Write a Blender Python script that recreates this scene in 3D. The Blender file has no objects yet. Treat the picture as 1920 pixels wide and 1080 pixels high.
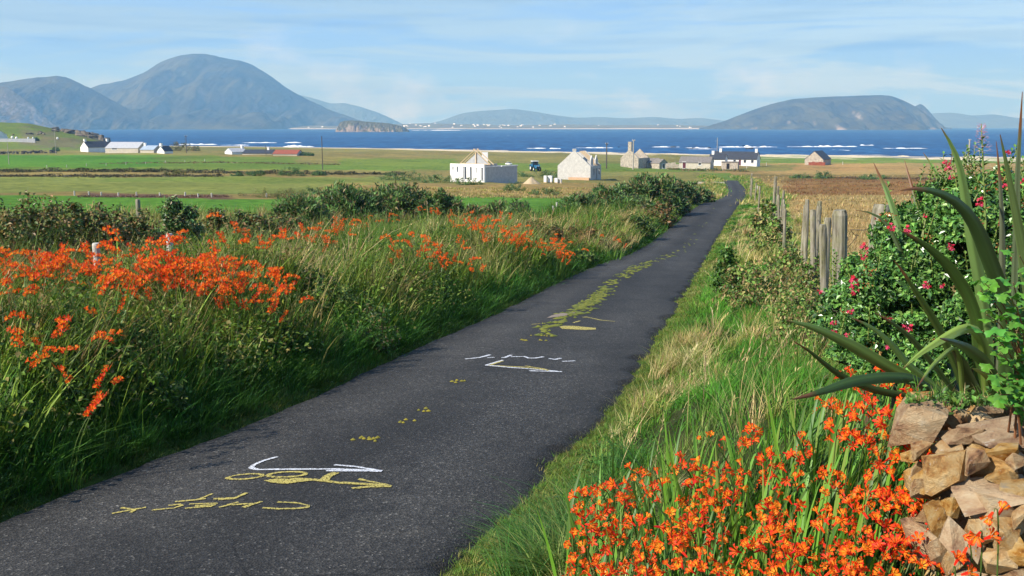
import bpy, bmesh, math, random
import numpy as np
from mathutils import Vector, Matrix
random.seed(7); rng = np.random.default_rng(7)
sc = bpy.context.scene
COL = sc.collection
# ------------------------------------------------------------------ camera
F = 1867.0; CZ = 17.0; TH = math.atan(304 / F)
cam = bpy.data.cameras.new('camera'); camo = bpy.data.objects.new('camera', cam); COL.objects.link(camo)
cam.sensor_width = 36; cam.lens = 36 * F / 1920; cam.clip_end = 60000; cam.clip_start = .05
camo.location = (0, 0, CZ); camo.rotation_euler = (math.pi / 2 - TH, 0, 0)
sc.camera = camo
# ------------------------------------------------------------------ world, sun, exposure
SUN_EL = math.radians(37); SUN_AZ = math.atan2(-.84, -.54)          # azimuth of the sun, from +Y towards +X
W = bpy.data.worlds.new('World'); sc.world = W; W.use_nodes = True
def N(nt, t, **k):
    n = nt.nodes.new(t)
    for a, b in k.items():
        if a.startswith('i_'): n.inputs[a[2:].replace('_', ' ')].default_value = b
        else: setattr(n, a, b)
    return n
def ramp(nt, fac, stops, interp='LINEAR'):
    r = nt.nodes.new('ShaderNodeValToRGB'); r.color_ramp.interpolation = interp
    e = r.color_ramp.elements
    while len(e) < len(stops): e.new(.5)
    for q, (p, c) in zip(e, stops):
        q.position = p; q.color = (*c, 1) if len(c) == 3 else c
    nt.links.new(fac, r.inputs[0]); return r
def build_world():
    nt = W.node_tree; nt.nodes.clear(); L = nt.links.new
    out = N(nt, 'ShaderNodeOutputWorld'); bg = N(nt, 'ShaderNodeBackground', i_Strength=.085)
    sky = N(nt, 'ShaderNodeTexSky', sky_type='NISHITA', sun_disc=False, sun_elevation=SUN_EL, sun_rotation=SUN_AZ,
            altitude=50, air_density=1.0, dust_density=.25, ozone_density=2.5)
    tc = N(nt, 'ShaderNodeTexCoord')
    mp = N(nt, 'ShaderNodeMapping'); mp.inputs['Scale'].default_value = (2.6, 2.6, 26)
    n1 = N(nt, 'ShaderNodeTexNoise', i_Scale=1.3, i_Detail=8, i_Roughness=.6, i_Distortion=.6)
    L(tc.outputs['Generated'], mp.inputs[0]); L(mp.outputs[0], n1.inputs['Vector'])
    r1 = ramp(nt, n1.outputs['Fac'], [(.46, (0, 0, 0)), (.58, (1, 1, 1))])
    # bright heaped cloud low down
    mp2 = N(nt, 'ShaderNodeMapping'); mp2.inputs['Scale'].default_value = (7, 7, 13)
    n2 = N(nt, 'ShaderNodeTexNoise', i_Scale=1.0, i_Detail=9, i_Roughness=.62)
    L(tc.outputs['Generated'], mp2.inputs[0]); L(mp2.outputs[0], n2.inputs['Vector'])
    r2 = ramp(nt, n2.outputs['Fac'], [(.55, (0, 0, 0)), (.68, (1, 1, 1))])
    sep = N(nt, 'ShaderNodeSeparateXYZ'); L(tc.outputs['Generated'], sep.inputs[0])
    low = ramp(nt, sep.outputs['Z'], [(.0, (1, 1, 1)), (.03, (1, 1, 1)), (.12, (0, 0, 0))])
    mul = N(nt, 'ShaderNodeMath', operation='MULTIPLY'); L(r2.outputs[0], mul.inputs[0]); L(low.outputs[0], mul.inputs[1])
    k1 = N(nt, 'ShaderNodeMath', operation='MULTIPLY', ); k1.operation = 'MULTIPLY_ADD'; k1.inputs[1].default_value = .5; L(r1.outputs[0], k1.inputs[0]); lo2 = ramp(nt, sep.outputs['Z'], [(.0, (.85, .85, .85)), (.06, (.6, .6, .6)), (.16, (.22, .22, .22))]); L(lo2.outputs[0], k1.inputs[2]); k1.use_clamp = True
    mp4 = N(nt, 'ShaderNodeMapping'); mp4.inputs['Scale'].default_value = (3.2, 3.2, 60); mp4.inputs['Location'].default_value = (4, 2, 1); n4 = N(nt, 'ShaderNodeTexNoise', i_Scale=1., i_Detail=7, i_Roughness=.55); L(tc.outputs['Generated'], mp4.inputs[0]); L(mp4.outputs[0], n4.inputs['Vector']); r4 = ramp(nt, n4.outputs['Fac'], [(.50, (1, 1, 1)), (.64, (.80, .84, .90))])
    m1 = N(nt, 'ShaderNodeMixRGB'); L(k1.outputs[0], m1.inputs[0]); L(sky.outputs[0], m1.inputs[1]); m1.inputs[2].default_value = (2.3, 4.4, 8.5, 1)
    k2 = N(nt, 'ShaderNodeMath', operation='MULTIPLY'); k2.inputs[1].default_value = .6; L(mul.outputs[0], k2.inputs[0])
    m2 = N(nt, 'ShaderNodeMixRGB'); L(k2.outputs[0], m2.inputs[0]); L(m1.outputs[0], m2.inputs[1]); m2.inputs[2].default_value = (6.6, 7.6, 9.6, 1)
    m4 = N(nt, 'ShaderNodeMixRGB', blend_type='MULTIPLY'); m4.inputs[0].default_value = 1; L(m2.outputs[0], m4.inputs[1]); L(r4.outputs[0], m4.inputs[2])
    L(m4.outputs[0], bg.inputs[0]); L(bg.outputs[0], out.inputs[0])
build_world()
sd = bpy.data.lights.new('sun', 'SUN'); so = bpy.data.objects.new('sun', sd); COL.objects.link(so)
sd.energy = 5.0; sd.angle = math.radians(.53); sd.color = (1, .95, .86)
_d = Vector((math.sin(SUN_AZ) * math.cos(SUN_EL), math.cos(SUN_AZ) * math.cos(SUN_EL), math.sin(SUN_EL)))
so.rotation_euler = _d.to_track_quat('Z', 'Y').to_euler(); so.location = (-50, -20, 80)
sc.view_settings.view_transform = 'Standard'; sc.view_settings.look = 'None'; sc.view_settings.exposure = .6; sc.view_settings.gamma = 1
sc.cycles.max_bounces = 6; sc.cycles.diffuse_bounces = 3; sc.cycles.glossy_bounces = 2; sc.cycles.transmission_bounces = 3
sc.cycles.transparent_max_bounces = 12; sc.cycles.volume_bounces = 0; sc.cycles.use_denoising = True
sc.cycles.caustics_reflective = False; sc.cycles.caustics_refractive = False
# ------------------------------------------------------------------ helpers
def tag(o, label=None, cat=None, group=None, kind=None):
    if label: o['label'] = label
    if cat: o['category'] = cat
    if group: o['group'] = group
    if kind: o['kind'] = kind
    return o
def empty(name, loc=(0, 0, 0), rz=0, label=None, cat=None, group=None):
    o = bpy.data.objects.new(name, None); COL.objects.link(o); o.location = loc; o.rotation_euler = (0, 0, rz)
    o.empty_display_size = .1
    return tag(o, label, cat, group)
def link(name, me, mat=None, parent=None, loc=None, rot=None, scale=None):
    o = bpy.data.objects.new(name, me); COL.objects.link(o)
    if mat is not None and not me.materials: me.materials.append(mat)
    if parent is not None: o.parent = parent
    if loc is not None: o.location = loc
    if rot is not None: o.rotation_euler = rot
    if scale is not None: o.scale = (scale,) * 3 if not hasattr(scale, '__len__') else scale
    return o
def npmesh(name, V, polys, col=None, smooth=False):
    """polys: list of int arrays (n,k); col: (nv,3) linear colours"""
    me = bpy.data.meshes.new(name)
    V = np.asarray(V, np.float32); me.vertices.add(len(V)); me.vertices.foreach_set('co', V.ravel())
    loops = np.concatenate([p.ravel() for p in polys]).astype(np.int32)
    cnt = np.concatenate([np.full(len(p), p.shape[1]) for p in polys]).astype(np.int32)
    st = np.concatenate([[0], np.cumsum(cnt)[:-1]]).astype(np.int32)
    me.loops.add(len(loops)); me.loops.foreach_set('vertex_index', loops)
    me.polygons.add(len(cnt)); me.polygons.foreach_set('loop_start', st); me.polygons.foreach_set('loop_total', cnt)
    me.polygons.foreach_set('use_smooth', np.full(len(cnt), smooth, bool))
    if col is not None:
        a = me.color_attributes.new('Col', 'FLOAT_COLOR', 'POINT')
        c = np.ones((len(V), 4), np.float32); c[:, :3] = col; a.data.foreach_set('color', c.ravel())
    me.update(calc_edges=True); return me
class MB:
    def __init__(s): s.v = []; s.f = []; s.c = []
    def add(s, v, f, c=None):
        k = len(s.v); s.v += [tuple(p) for p in v]; s.f += [tuple(i + k for i in q) for q in f]
        s.c += [c or (1, 1, 1)] * len(v) if not isinstance(c, list) else c; return s
    def box(s, x0, x1, y0, y1, z0, z1, c=None):
        return s.add([(x, y, z) for z in (z0, z1) for y in (y0, y1) for x in (x0, x1)],
                     [(0, 2, 3, 1), (4, 5, 7, 6), (0, 1, 5, 4), (2, 6, 7, 3), (0, 4, 6, 2), (1, 3, 7, 5)], c)
    def prism(s, poly, y0, y1, c=None, axis='y'):
        """polygon in (a,z), extruded along the other horizontal axis"""
        n = len(poly)
        p = lambda a, z, t: (a, t, z) if axis == 'y' else (t, a, z)
        return s.add([p(a, z, y0) for a, z in poly] + [p(a, z, y1) for a, z in poly],
                     [tuple(range(n)), tuple(range(2 * n - 1, n - 1, -1))] + [(i, i + n, (i + 1) % n + n, (i + 1) % n) for i in range(n)], c)
    def tube(s, pts, radii, n=6, c=None, cap=True):
        pts = [Vector(p) for p in pts]; vs = []; up = Vector((.13, .21, 1)).normalized()
        if not hasattr(radii, '__len__'): radii = [radii] * len(pts)
        for i, p in enumerate(pts):
            t = (pts[min(i + 1, len(pts) - 1)] - pts[max(i - 1, 0)]).normalized()
            a = t.cross(Vector((1, .02, 0)) if abs(t.z) > .8 else up).normalized(); b = t.cross(a)
            vs += [p + (a * math.cos(2 * math.pi * j / n) + b * math.sin(2 * math.pi * j / n)) * radii[i] for j in range(n)]
        fs = [(i * n + j, i * n + (j + 1) % n, (i + 1) * n + (j + 1) % n, (i + 1) * n + j) for i in range(len(pts) - 1) for j in range(n)]
        if cap: fs += [tuple(range(n - 1, -1, -1)), tuple(range((len(pts) - 1) * n, len(pts) * n))]
        return s.add(vs, fs, c)
    def mesh(s, name, smooth=False):
        me = bpy.data.meshes.new(name); me.from_pydata(s.v, [], s.f)
        a = me.color_attributes.new('Col', 'FLOAT_COLOR', 'POINT')
        a.data.foreach_set('color', np.array([(*c, 1) for c in s.c], np.float32).ravel())
        b = bmesh.new(); b.from_mesh(me); bmesh.ops.recalc_face_normals(b, faces=b.faces); b.to_mesh(me); b.free()
        if smooth: me.polygons.foreach_set('use_smooth', np.ones(len(me.polygons), bool))
        me.update(); return me
    def build(s, name, mat, parent=None, smooth=False, **k): return link(name, s.mesh(name, smooth), mat, parent, **k)
# ------------------------------------------------------------------ numpy noise
def vn(x, y, seed=0):
    x = np.asarray(x, float); y = np.asarray(y, float)
    xi = np.floor(x).astype(np.int64); yi = np.floor(y).astype(np.int64); fx = x - xi; fy = y - yi
    fx = fx * fx * (3 - 2 * fx); fy = fy * fy * (3 - 2 * fy)
    def h(a, b):
        n = (a * 374761393 + b * 668265263 + seed * 1274126177) & 0x7fffffff
        n = ((n ^ (n >> 13)) * 1274126177) & 0x7fffffff
        return ((n ^ (n >> 16)) & 0xffff) / 65535.0
    return (h(xi, yi) * (1 - fx) + h(xi + 1, yi) * fx) * (1 - fy) + (h(xi, yi + 1) * (1 - fx) + h(xi + 1, yi + 1) * fx) * fy
def fbm(x, y, o=4, seed=0):
    r = 0; a = .5; t = 0
    for i in range(o): r = r + a * vn(np.asarray(x) * 2 ** i, np.asarray(y) * 2 ** i, seed + i); t += a; a *= .5
    return r / t
ss = lambda a, b, x: (lambda t: t * t * (3 - 2 * t))(np.clip((np.asarray(x, float) - a) / (b - a), 0, 1))
# ------------------------------------------------------------------ pixel -> direction, road and ground heights
def ray(px, py):
    a = (np.asarray(px, float) - 960) / F; b = (540 - np.asarray(py, float)) / F
    return np.stack([a, np.cos(TH) + b * np.sin(TH), -np.sin(TH) + b * np.cos(TH)], -1)
def pix(x, y, z):
    dz = np.asarray(z) - CZ; zc = y * math.cos(TH) - dz * math.sin(TH); yc = y * math.sin(TH) + dz * math.cos(TH)
    zc = np.maximum(zc, .05); return 960 + F * x / zc, 540 - F * yc / zc
_yy = np.arange(-60, 421, .5)
def _smooth(v, s=5):
    w = int(3 * s); k = np.exp(-.5 * (np.arange(-w, w + 1) / s) ** 2); k /= k.sum()
    return np.convolve(np.pad(v, w, mode='reflect', reflect_type='odd'), k, 'valid')
_rd = _smooth(np.interp(_yy, [-60, 0, 10, 20, 30, 40, 50, 61, 78, 100, 150, 190, 260, 320, 420], [-2.2, 2, 2.7, 3.4, 4.1, 4.8, 5.2, 5.5, 5.95, 7.2, 9.5, 10.5, 12.2, 13, 13.8]))
_ly = [-60, 0, 5, 6, 7, 8.6, 10, 11, 13, 16, 20, 25, 30, 34, 47, 64.5, 76, 90, 120, 150, 193, 230, 300, 420]
_lx = [-20, -4.75, -3.45, -3.2, -2.88, -2.3, -1.98, -1.76, -1.3, -.5, .37, 1.45, 2.72, 3.95, 7.0, 11.3, 14.3, 18.3, 25.9, 32.4, 40.9, 47, 58, 75]
_ry = [-60, 0, 5, 6, 6.7, 7.8, 9.3, 11.3, 12.3, 14.6, 21, 32, 40, 54.6, 74.5, 90, 110, 150, 193, 230, 300, 420]
_rx = [-17, -1.75, -.37, -.05, .16, .56, 1.02, 1.48, 1.68, 2.25, 3.75, 6.3, 8.1, 11.75, 16.95, 21, 25.8, 35.2, 43.8, 50, 61, 78]
_LX = _smooth(np.interp(_yy, _ly, _lx), 2); _RX = _smooth(np.interp(_yy, _ry, _rx), 2)
zr = lambda y: CZ - np.interp(y, _yy, _rd)
xL = lambda y: np.interp(y, _yy, _LX)
xR = lambda y: np.interp(y, _yy, _RX)
_ty = np.array([-60, 0, 20, 40, 60, 80, 120, 180, 260, 380, 500, 650, 820, 1000, 1400], float)
_tu = (np.array([-600, 0, 480, 960, 1370, 1920, 2600]) - 960) / F
_tt = np.array([
 [-2.0] * 7, [1.5, 1.5, 1.5, 1.6, 1.7, 1.7, 1.7], [2.9, 2.9, 2.9, 3.0, 3.2, 2.9, 2.9], [3.9, 3.9, 3.9, 4.2, 4.7, 4.2, 4.2],
 [4.6, 4.6, 4.6, 5.0, 5.4, 5.2, 5.2], [5.2, 5.2, 5.2, 5.9, 6.0, 6.0, 6.0], [6.4, 6.5, 6.6, 7.4, 8.2, 7.6, 7.6],
 [7.8, 8.0, 8.2, 10, 10.3, 9.5, 9.5], [9, 9.2, 9.8, 11.7, 12.3, 12.4, 12.4], [10, 10.2, 11, 13.1, 14, 14.4, 14.6],
 [11, 11.5, 12.3, 14.4, 15.5, 16.6, 16.9], [12.4, 12.8, 14, 16.5, 17.7, 18.2, 18.5], [15, 15.4, 16.8, 18.6, 20, 20, 20],
 [17.6, 18.2, 18.7, 20, 22, 22, 22], [22] * 7])
def _tab(u, y):
    u = np.clip(u, _tu[0], _tu[-1]); y = np.clip(y, _ty[0], _ty[-1])
    i = np.clip(np.searchsorted(_ty, y) - 1, 0, len(_ty) - 2); j = np.clip(np.searchsorted(_tu, u) - 1, 0, len(_tu) - 2)
    a = (y - _ty[i]) / (_ty[i + 1] - _ty[i]); b = (u - _tu[j]) / (_tu[j + 1] - _tu[j])
    return (_tt[i, j] * (1 - b) + _tt[i, j + 1] * b) * (1 - a) + (_tt[i + 1, j] * (1 - b) + _tt[i + 1, j + 1] * b) * a
def ground(x, y):
    x = np.asarray(x, float); y = np.asarray(y, float)
    u = x / np.maximum(y, 12)
    z = CZ - _tab(u, y)
    z = z + (fbm(x / 14, y / 14, 3, 5) - .5) * np.clip(y / 120, .25, 1.3) * ss(900, 500, y)
    # the green headland, far left
    uu = u + .52
    z = z + np.interp(uu, [-.1, 0, .04, .055, .075, .1, .112, .125], [13, 14.2, 13.6, 12, 9.2, 6.5, 4.0, 0]) * np.exp(-(np.clip(np.abs(y - 640) - 25, 0, 999) / 75.) ** 2) * (.86 + .28 * fbm(x / 22, y / 22, 4, 9))
    # low dunes before the shore
    z = z + 1.6 * np.exp(-((y - 560) / 60.) ** 2) * (fbm(x / 60, y / 60, 3, 31) - .35) * ss(-.2, -.1, u) * ss(.15, .02, u)
    # near the road the ground follows the road's level: bank on one side, verge on the other
    zz = zr(y); sl = (xL(y) - x) * .95; sr = (x - xR(y)) * .95
    n1 = fbm(x / 1.3, y / 1.3, 3, 2)
    bank = np.interp(sl, [-.3, 0, .25, .9, 1.7, 2.6, 4.5, 7, 10], [-.04, -.03, .05, .32, .58, .66, .5, .3, .2]) * np.interp(y, [0, 12, 30, 60, 110, 160], [.9, 1, .95, .8, .5, .2])
    bank = bank + ((n1 - .5) * .2 + (fbm(x / 2.1 + 5, y / 2.1, 2, 6) - .5) * .55) * ss(.35, 1.4, sl)
    verge = np.interp(sr, [-.3, 0, .3, 1.2, 2.2, 3.5, 6], [-.04, -.03, .05, .22, .38, .45, .4]) * np.interp(y, [0, 30, 60, 110, 160], [1, .9, .7, .5, .2])
    verge = verge + (n1 - .5) * .15 * ss(.2, 1.2, sr)
    side = np.where(sl > sr, bank, verge); s = np.maximum(sl, sr)
    near = zz + side
    far_w = ss(4.0, 11.0, s) * ss(-5, 12, y)
    z = np.where(y < 260, near * (1 - far_w) + z * far_w, z)
    z = np.where((s <= 0) & (y < 196), zz - .05, z)
    # planting bed behind the stone wall
    bed = ss(1.0, 1.5, x) * ss(2.9, 3.4, y) * ss(9.5, 6.2, y) * ss(6.5, 4.5, x)
    z = z + bed * .42
    return z
_T = np.geomspace(1.5, 1500, 1500)
def hit(px, py, lift=0.):
    """where the line of sight through a pixel of the photograph meets the ground (or a height above it)"""
    r = ray(px, py); r = r / r[1]
    z = CZ + _T * r[2]; below = z < ground(_T * r[0], _T) + lift
    i = int(np.argmax(below))
    if not below.any(): i = len(_T) - 1
    a, b = _T[max(i - 1, 0)], _T[i]
    for _ in range(18):
        m = (a + b) / 2
        if CZ + m * r[2] < ground(m * r[0], m) + lift: b = m
        else: a = m
    return Vector((b * r[0], b, CZ + b * r[2]))
def at(px, py, d):
    r = ray(px, py); r = r / r[1]; return Vector((d * r[0], d, CZ + d * r[2]))
def gz(x, y): return float(ground(x, y))
# ------------------------------------------------------------------ materials
def newmat(name):
    m = bpy.data.materials.new(name); m.use_nodes = True; nt = m.node_tree; nt.nodes.clear()
    out = N(nt, 'ShaderNodeOutputMaterial'); return m, nt, out
def mat_plain(name, c, rough=.8, var=.25, scale=3., bump=.15, bscale=30., spec=.3, metal=0, c2=None, objrand=0.):
    m, nt, out = newmat(name); L = nt.links.new
    p = N(nt, 'ShaderNodeBsdfPrincipled', i_Roughness=rough, i_Metallic=metal); p.inputs['Specular IOR Level'].default_value = spec
    tc = N(nt, 'ShaderNodeTexCoord')
    n = N(nt, 'ShaderNodeTexNoise', i_Scale=scale, i_Detail=6, i_Roughness=.65); L(tc.outputs['Object'], n.inputs['Vector'])
    c2 = c2 or tuple(v * (1 - var) for v in c); c1 = tuple(min(1, v * (1 + var * .5)) for v in c)
    r = ramp(nt, n.outputs['Fac'], [(.3, c2), (.68, c1)]); src = r.outputs[0]
    if objrand:
        oi = N(nt, 'ShaderNodeObjectInfo'); hs = N(nt, 'ShaderNodeHueSaturation')
        mr = N(nt, 'ShaderNodeMapRange'); L(oi.outputs['Random'], mr.inputs[0]); mr.inputs[3].default_value = 1 - objrand; mr.inputs[4].default_value = 1 + objrand * .6
        L(mr.outputs[0], hs.inputs['Value']); L(src, hs.inputs['Color']); src = hs.outputs[0]
    L(src, p.inputs['Base Color'])
    if bump:
        n2 = N(nt, 'ShaderNodeTexNoise', i_Scale=bscale, i_Detail=5); L(tc.outputs['Object'], n2.inputs['Vector'])
        b = N(nt, 'ShaderNodeBump', i_Strength=bump, i_Distance=.02); L(n2.outputs['Fac'], b.inputs['Height']); L(b.outputs[0], p.inputs['Normal'])
    L(p.outputs[0], out.inputs[0]); return m
def mat_leaf(name, trans=.3, rough=.5, spec=.25, sat=1.):
    m, nt, out = newmat(name); L = nt.links.new
    a = N(nt, 'ShaderNodeAttribute', attribute_name='Col')
    p = N(nt, 'ShaderNodeBsdfPrincipled', i_Roughness=rough); p.inputs['Specular IOR Level'].default_value = spec
    t = N(nt, 'ShaderNodeBsdfTranslucent'); mx = N(nt, 'ShaderNodeMixShader'); mx.inputs[0].default_value = trans
    L(a.outputs['Color'], p.inputs['Base Color'])
    g = N(nt, 'ShaderNodeMixRGB', blend_type='MULTIPLY'); g.inputs[0].default_value = 1; L(a.outputs['Color'], g.inputs[1]); g.inputs[2].default_value = (1.25, 1.2, .75, 1)
    L(g.outputs[0], t.inputs[0]); L(p.outputs[0], mx.inputs[1]); L(t.outputs[0], mx.inputs[2]); L(mx.outputs[0], out.inputs[0]); return m
M = {}
M['grass'] = mat_leaf('grass_blades', .3, .55, .2)
M['leaf'] = mat_leaf('leaves', .25, .45, .3)
M['glossy'] = mat_leaf('glossy_leaves', .12, .28, .5)
M['petal'] = mat_leaf('petals', .35, .5, .2)
M['flax'] = mat_leaf('flax_leaves', .15, .4, .35)
# ------------------------------------------------------------------ ground sheet
def mat_ground():
    m, nt, out = newmat('ground'); L = nt.links.new
    a = N(nt, 'ShaderNodeAttribute', attribute_name='Col'); tc = N(nt, 'ShaderNodeTexCoord')
    n = N(nt, 'ShaderNodeTexNoise', i_Scale=.9, i_Detail=9, i_Roughness=.75); L(tc.outputs['Object'], n.inputs['Vector'])
    n3 = N(nt, 'ShaderNodeTexNoise', i_Scale=.06, i_Detail=6, i_Roughness=.7); L(tc.outputs['Object'], n3.inputs['Vector'])
    r = ramp(nt, n.outputs['Fac'], [(.3, (.45, .5, .42)), (.5, (1, 1, 1)), (.72, (1.6, 1.4, 1.15))])
    r3 = ramp(nt, n3.outputs['Fac'], [(.32, (.78, .84, .8)), (.68, (1.25, 1.16, 1.05))])
    mu = N(nt, 'ShaderNodeMixRGB', blend_type='MULTIPLY'); mu.inputs[0].default_value = 1
    mu2 = N(nt, 'ShaderNodeMixRGB', blend_type='MULTIPLY'); mu2.inputs[0].default_value = 1
    L(a.outputs['Color'], mu.inputs[1]); L(r.outputs[0], mu.inputs[2]); L(mu.outputs[0], mu2.inputs[1]); L(r3.outputs[0], mu2.inputs[2])
    p = N(nt, 'ShaderNodeBsdfPrincipled', i_Roughness=1.); p.inputs['Specular IOR Level'].default_value = .05
    L(mu2.outputs[0], p.inputs['Base Color'])
    b = N(nt, 'ShaderNodeBump', i_Strength=.7, i_Distance=.35); L(n.outputs['Fac'], b.inputs['Height']); L(b.outputs[0], p.inputs['Normal'])
    L(p.outputs[0], out.inputs[0]); return m
GREEN = np.array((.125, .19, .040)); BRIGHT = np.array((.085, .20, .030)); YELLOW = np.array((.20, .225, .065)); OLIVE = np.array((.19, .18, .062))
TAN = np.array((.31, .215, .09)); BROWN = np.array((.20, .12, .05)); ROUGH = np.array((.25, .19, .075)); HEATH = np.array((.14, .085, .06))
DARK = np.array((.07, .075, .03)); SAND = np.array((.62, .54, .42)); SOIL = np.array((.045, .05, .02)); ROCK = np.array((.16, .13, .095))
def ground_colour(x, y, z):
    px, py = pix(x, y, z)
    w = (fbm(x / 9, y / 9, 4, 41) - .5); py = py + w * np.clip(1300 / np.maximum(y, 20), 3, 14); px = px + (fbm(x / 12, y / 12, 3, 43) - .5) * 60
    c = np.zeros((len(x), 3)) + OLIVE
    def put(mask, col, k=1.): c[mask] = c[mask] * (1 - k) + np.asarray(col) * k
    left = px < 1330
    put(left & (py > 300) & (py < 322), GREEN); put((px < 640) & (py > 288) & (py < 320), GREEN); put((px < 300) & (py > 287) & (py < 314), BRIGHT)
    put((px > 560) & (px < 1330) & (py > 286) & (py < 306), OLIVE); put((px > 640) & (px < 860) & (py > 298) & (py < 317), GREEN)
    put((px < 860) & (py > 284) & (py < 291), ROUGH, .6); put((px > 420) & (px < 800) & (py > 290) & (py < 294), ROUGH, .7)
    put((px < 860) & (py > 319) & (py < 333), ROUGH, .75); put((px < 760) & (py > 332) & (py < 363), YELLOW); put((px >= 200) & (px < 640) & (py > 334) & (py < 342), GREEN, .5)
    put((px < 900) & (py > 362) & (py < 371), ROUGH); put((px > 150) & (px < 430) & (py > 363) & (py < 371), HEATH)
    put((px > 620) & (px < 1330) & (py > 343) & (py < 372), ROUGH); put((px > 850) & (px < 1250) & (py > 322) & (py < 344), OLIVE, .7)
    put(left & (py >= 370) & (py < 396), BRIGHT); put(left & (py >= 396), GREEN * .8)
    right = px >= 1330
    put(right & (py > 318), TAN * .9); put(right & (py > 306) & (py <= 320), ROUGH); put((px > 1440) & (py > 303) & (py < 333), TAN)
    put((px > 1400) & (py > 286) & (py < 306), GREEN * 1.1); put((px > 1400) & (px < 1480) & (py > 308) & (py < 320), OLIVE)
    put((px > 1470) & (py > 334) & (py < 366), BROWN); put((px > 1400) & (py > 327) & (py < 336), ROUGH * .75)
    put((px > 1440) & (py > 366), TAN)
    # verges and bank: soil and roots between the plants
    s = np.maximum((xL(y) - x), (x - xR(y))) * .95
    put((s < 3.2) & (y < 75), SOIL * 1.4); put((s < 1.6) & (y >= 75) & (y < 260), GREEN)
    put((s < 3.0) & (s > 1.4) & (y >= 75) & (y < 200), ROUGH)
    put((s < .45) & (s > -.3) & (y < 75), (.09, .12, .03))
    # headland rock and the beach
    rk = (px < 215) & (px > 8) & (y > 480) & (y < 760) & (fbm(x / 11, y / 22, 4, 77) > .62 - .13 * ss(100, 190, px)) & (py > 231)
    put((px < 215) & (y > 470) & (y < 800), np.array((.13, .175, .04))); put(rk, ROCK, .6)
    c = c * (.72 + .56 * fbm(x / 22, y / 40, 4, 88))[:, None] * (1 + (fbm(x / 50, y / 60, 3, 89) - .5)[:, None] * np.array((.5, .15, .2)))
    sh = ss(1.6, .5, z + (fbm(x / 18, y / 18, 3, 19) - .5) * 1.6)[:, None]
    c = c * (1 - sh) + SAND * sh
    return c
def build_ground():
    rows = np.concatenate([np.arange(-30, 0, 1.2), np.geomspace(8, 1408, 460) - 8])
    t = np.linspace(-1, 1, 620); u = np.sign(t) * np.abs(t) ** 1.7 * 1.5
    Y, U = np.meshgrid(rows, u, indexing='ij'); X = U * (Y + 36)
    # finer columns near the road: slide the middle columns along with it
    X = X + np.interp(Y, _yy, (_LX + _RX) / 2) * (1 - np.abs(t)[None, :] ** 2)
    x = X.ravel(); y = Y.ravel(); z = ground(x, y)
    nr, nc = X.shape; i = np.arange(nr * nc).reshape(nr, nc)
    q = np.stack([i[:-1, :-1], i[:-1, 1:], i[1:, 1:], i[1:, :-1]], -1).reshape(-1, 4)
    me = npmesh('ground', np.stack([x, y, z], 1), [q], ground_colour(x, y, z), True)
    tag(link('ground', me, mat_ground()), kind='structure', label='rolling green and straw fields sloping down to the shore')
build_ground()
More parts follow.
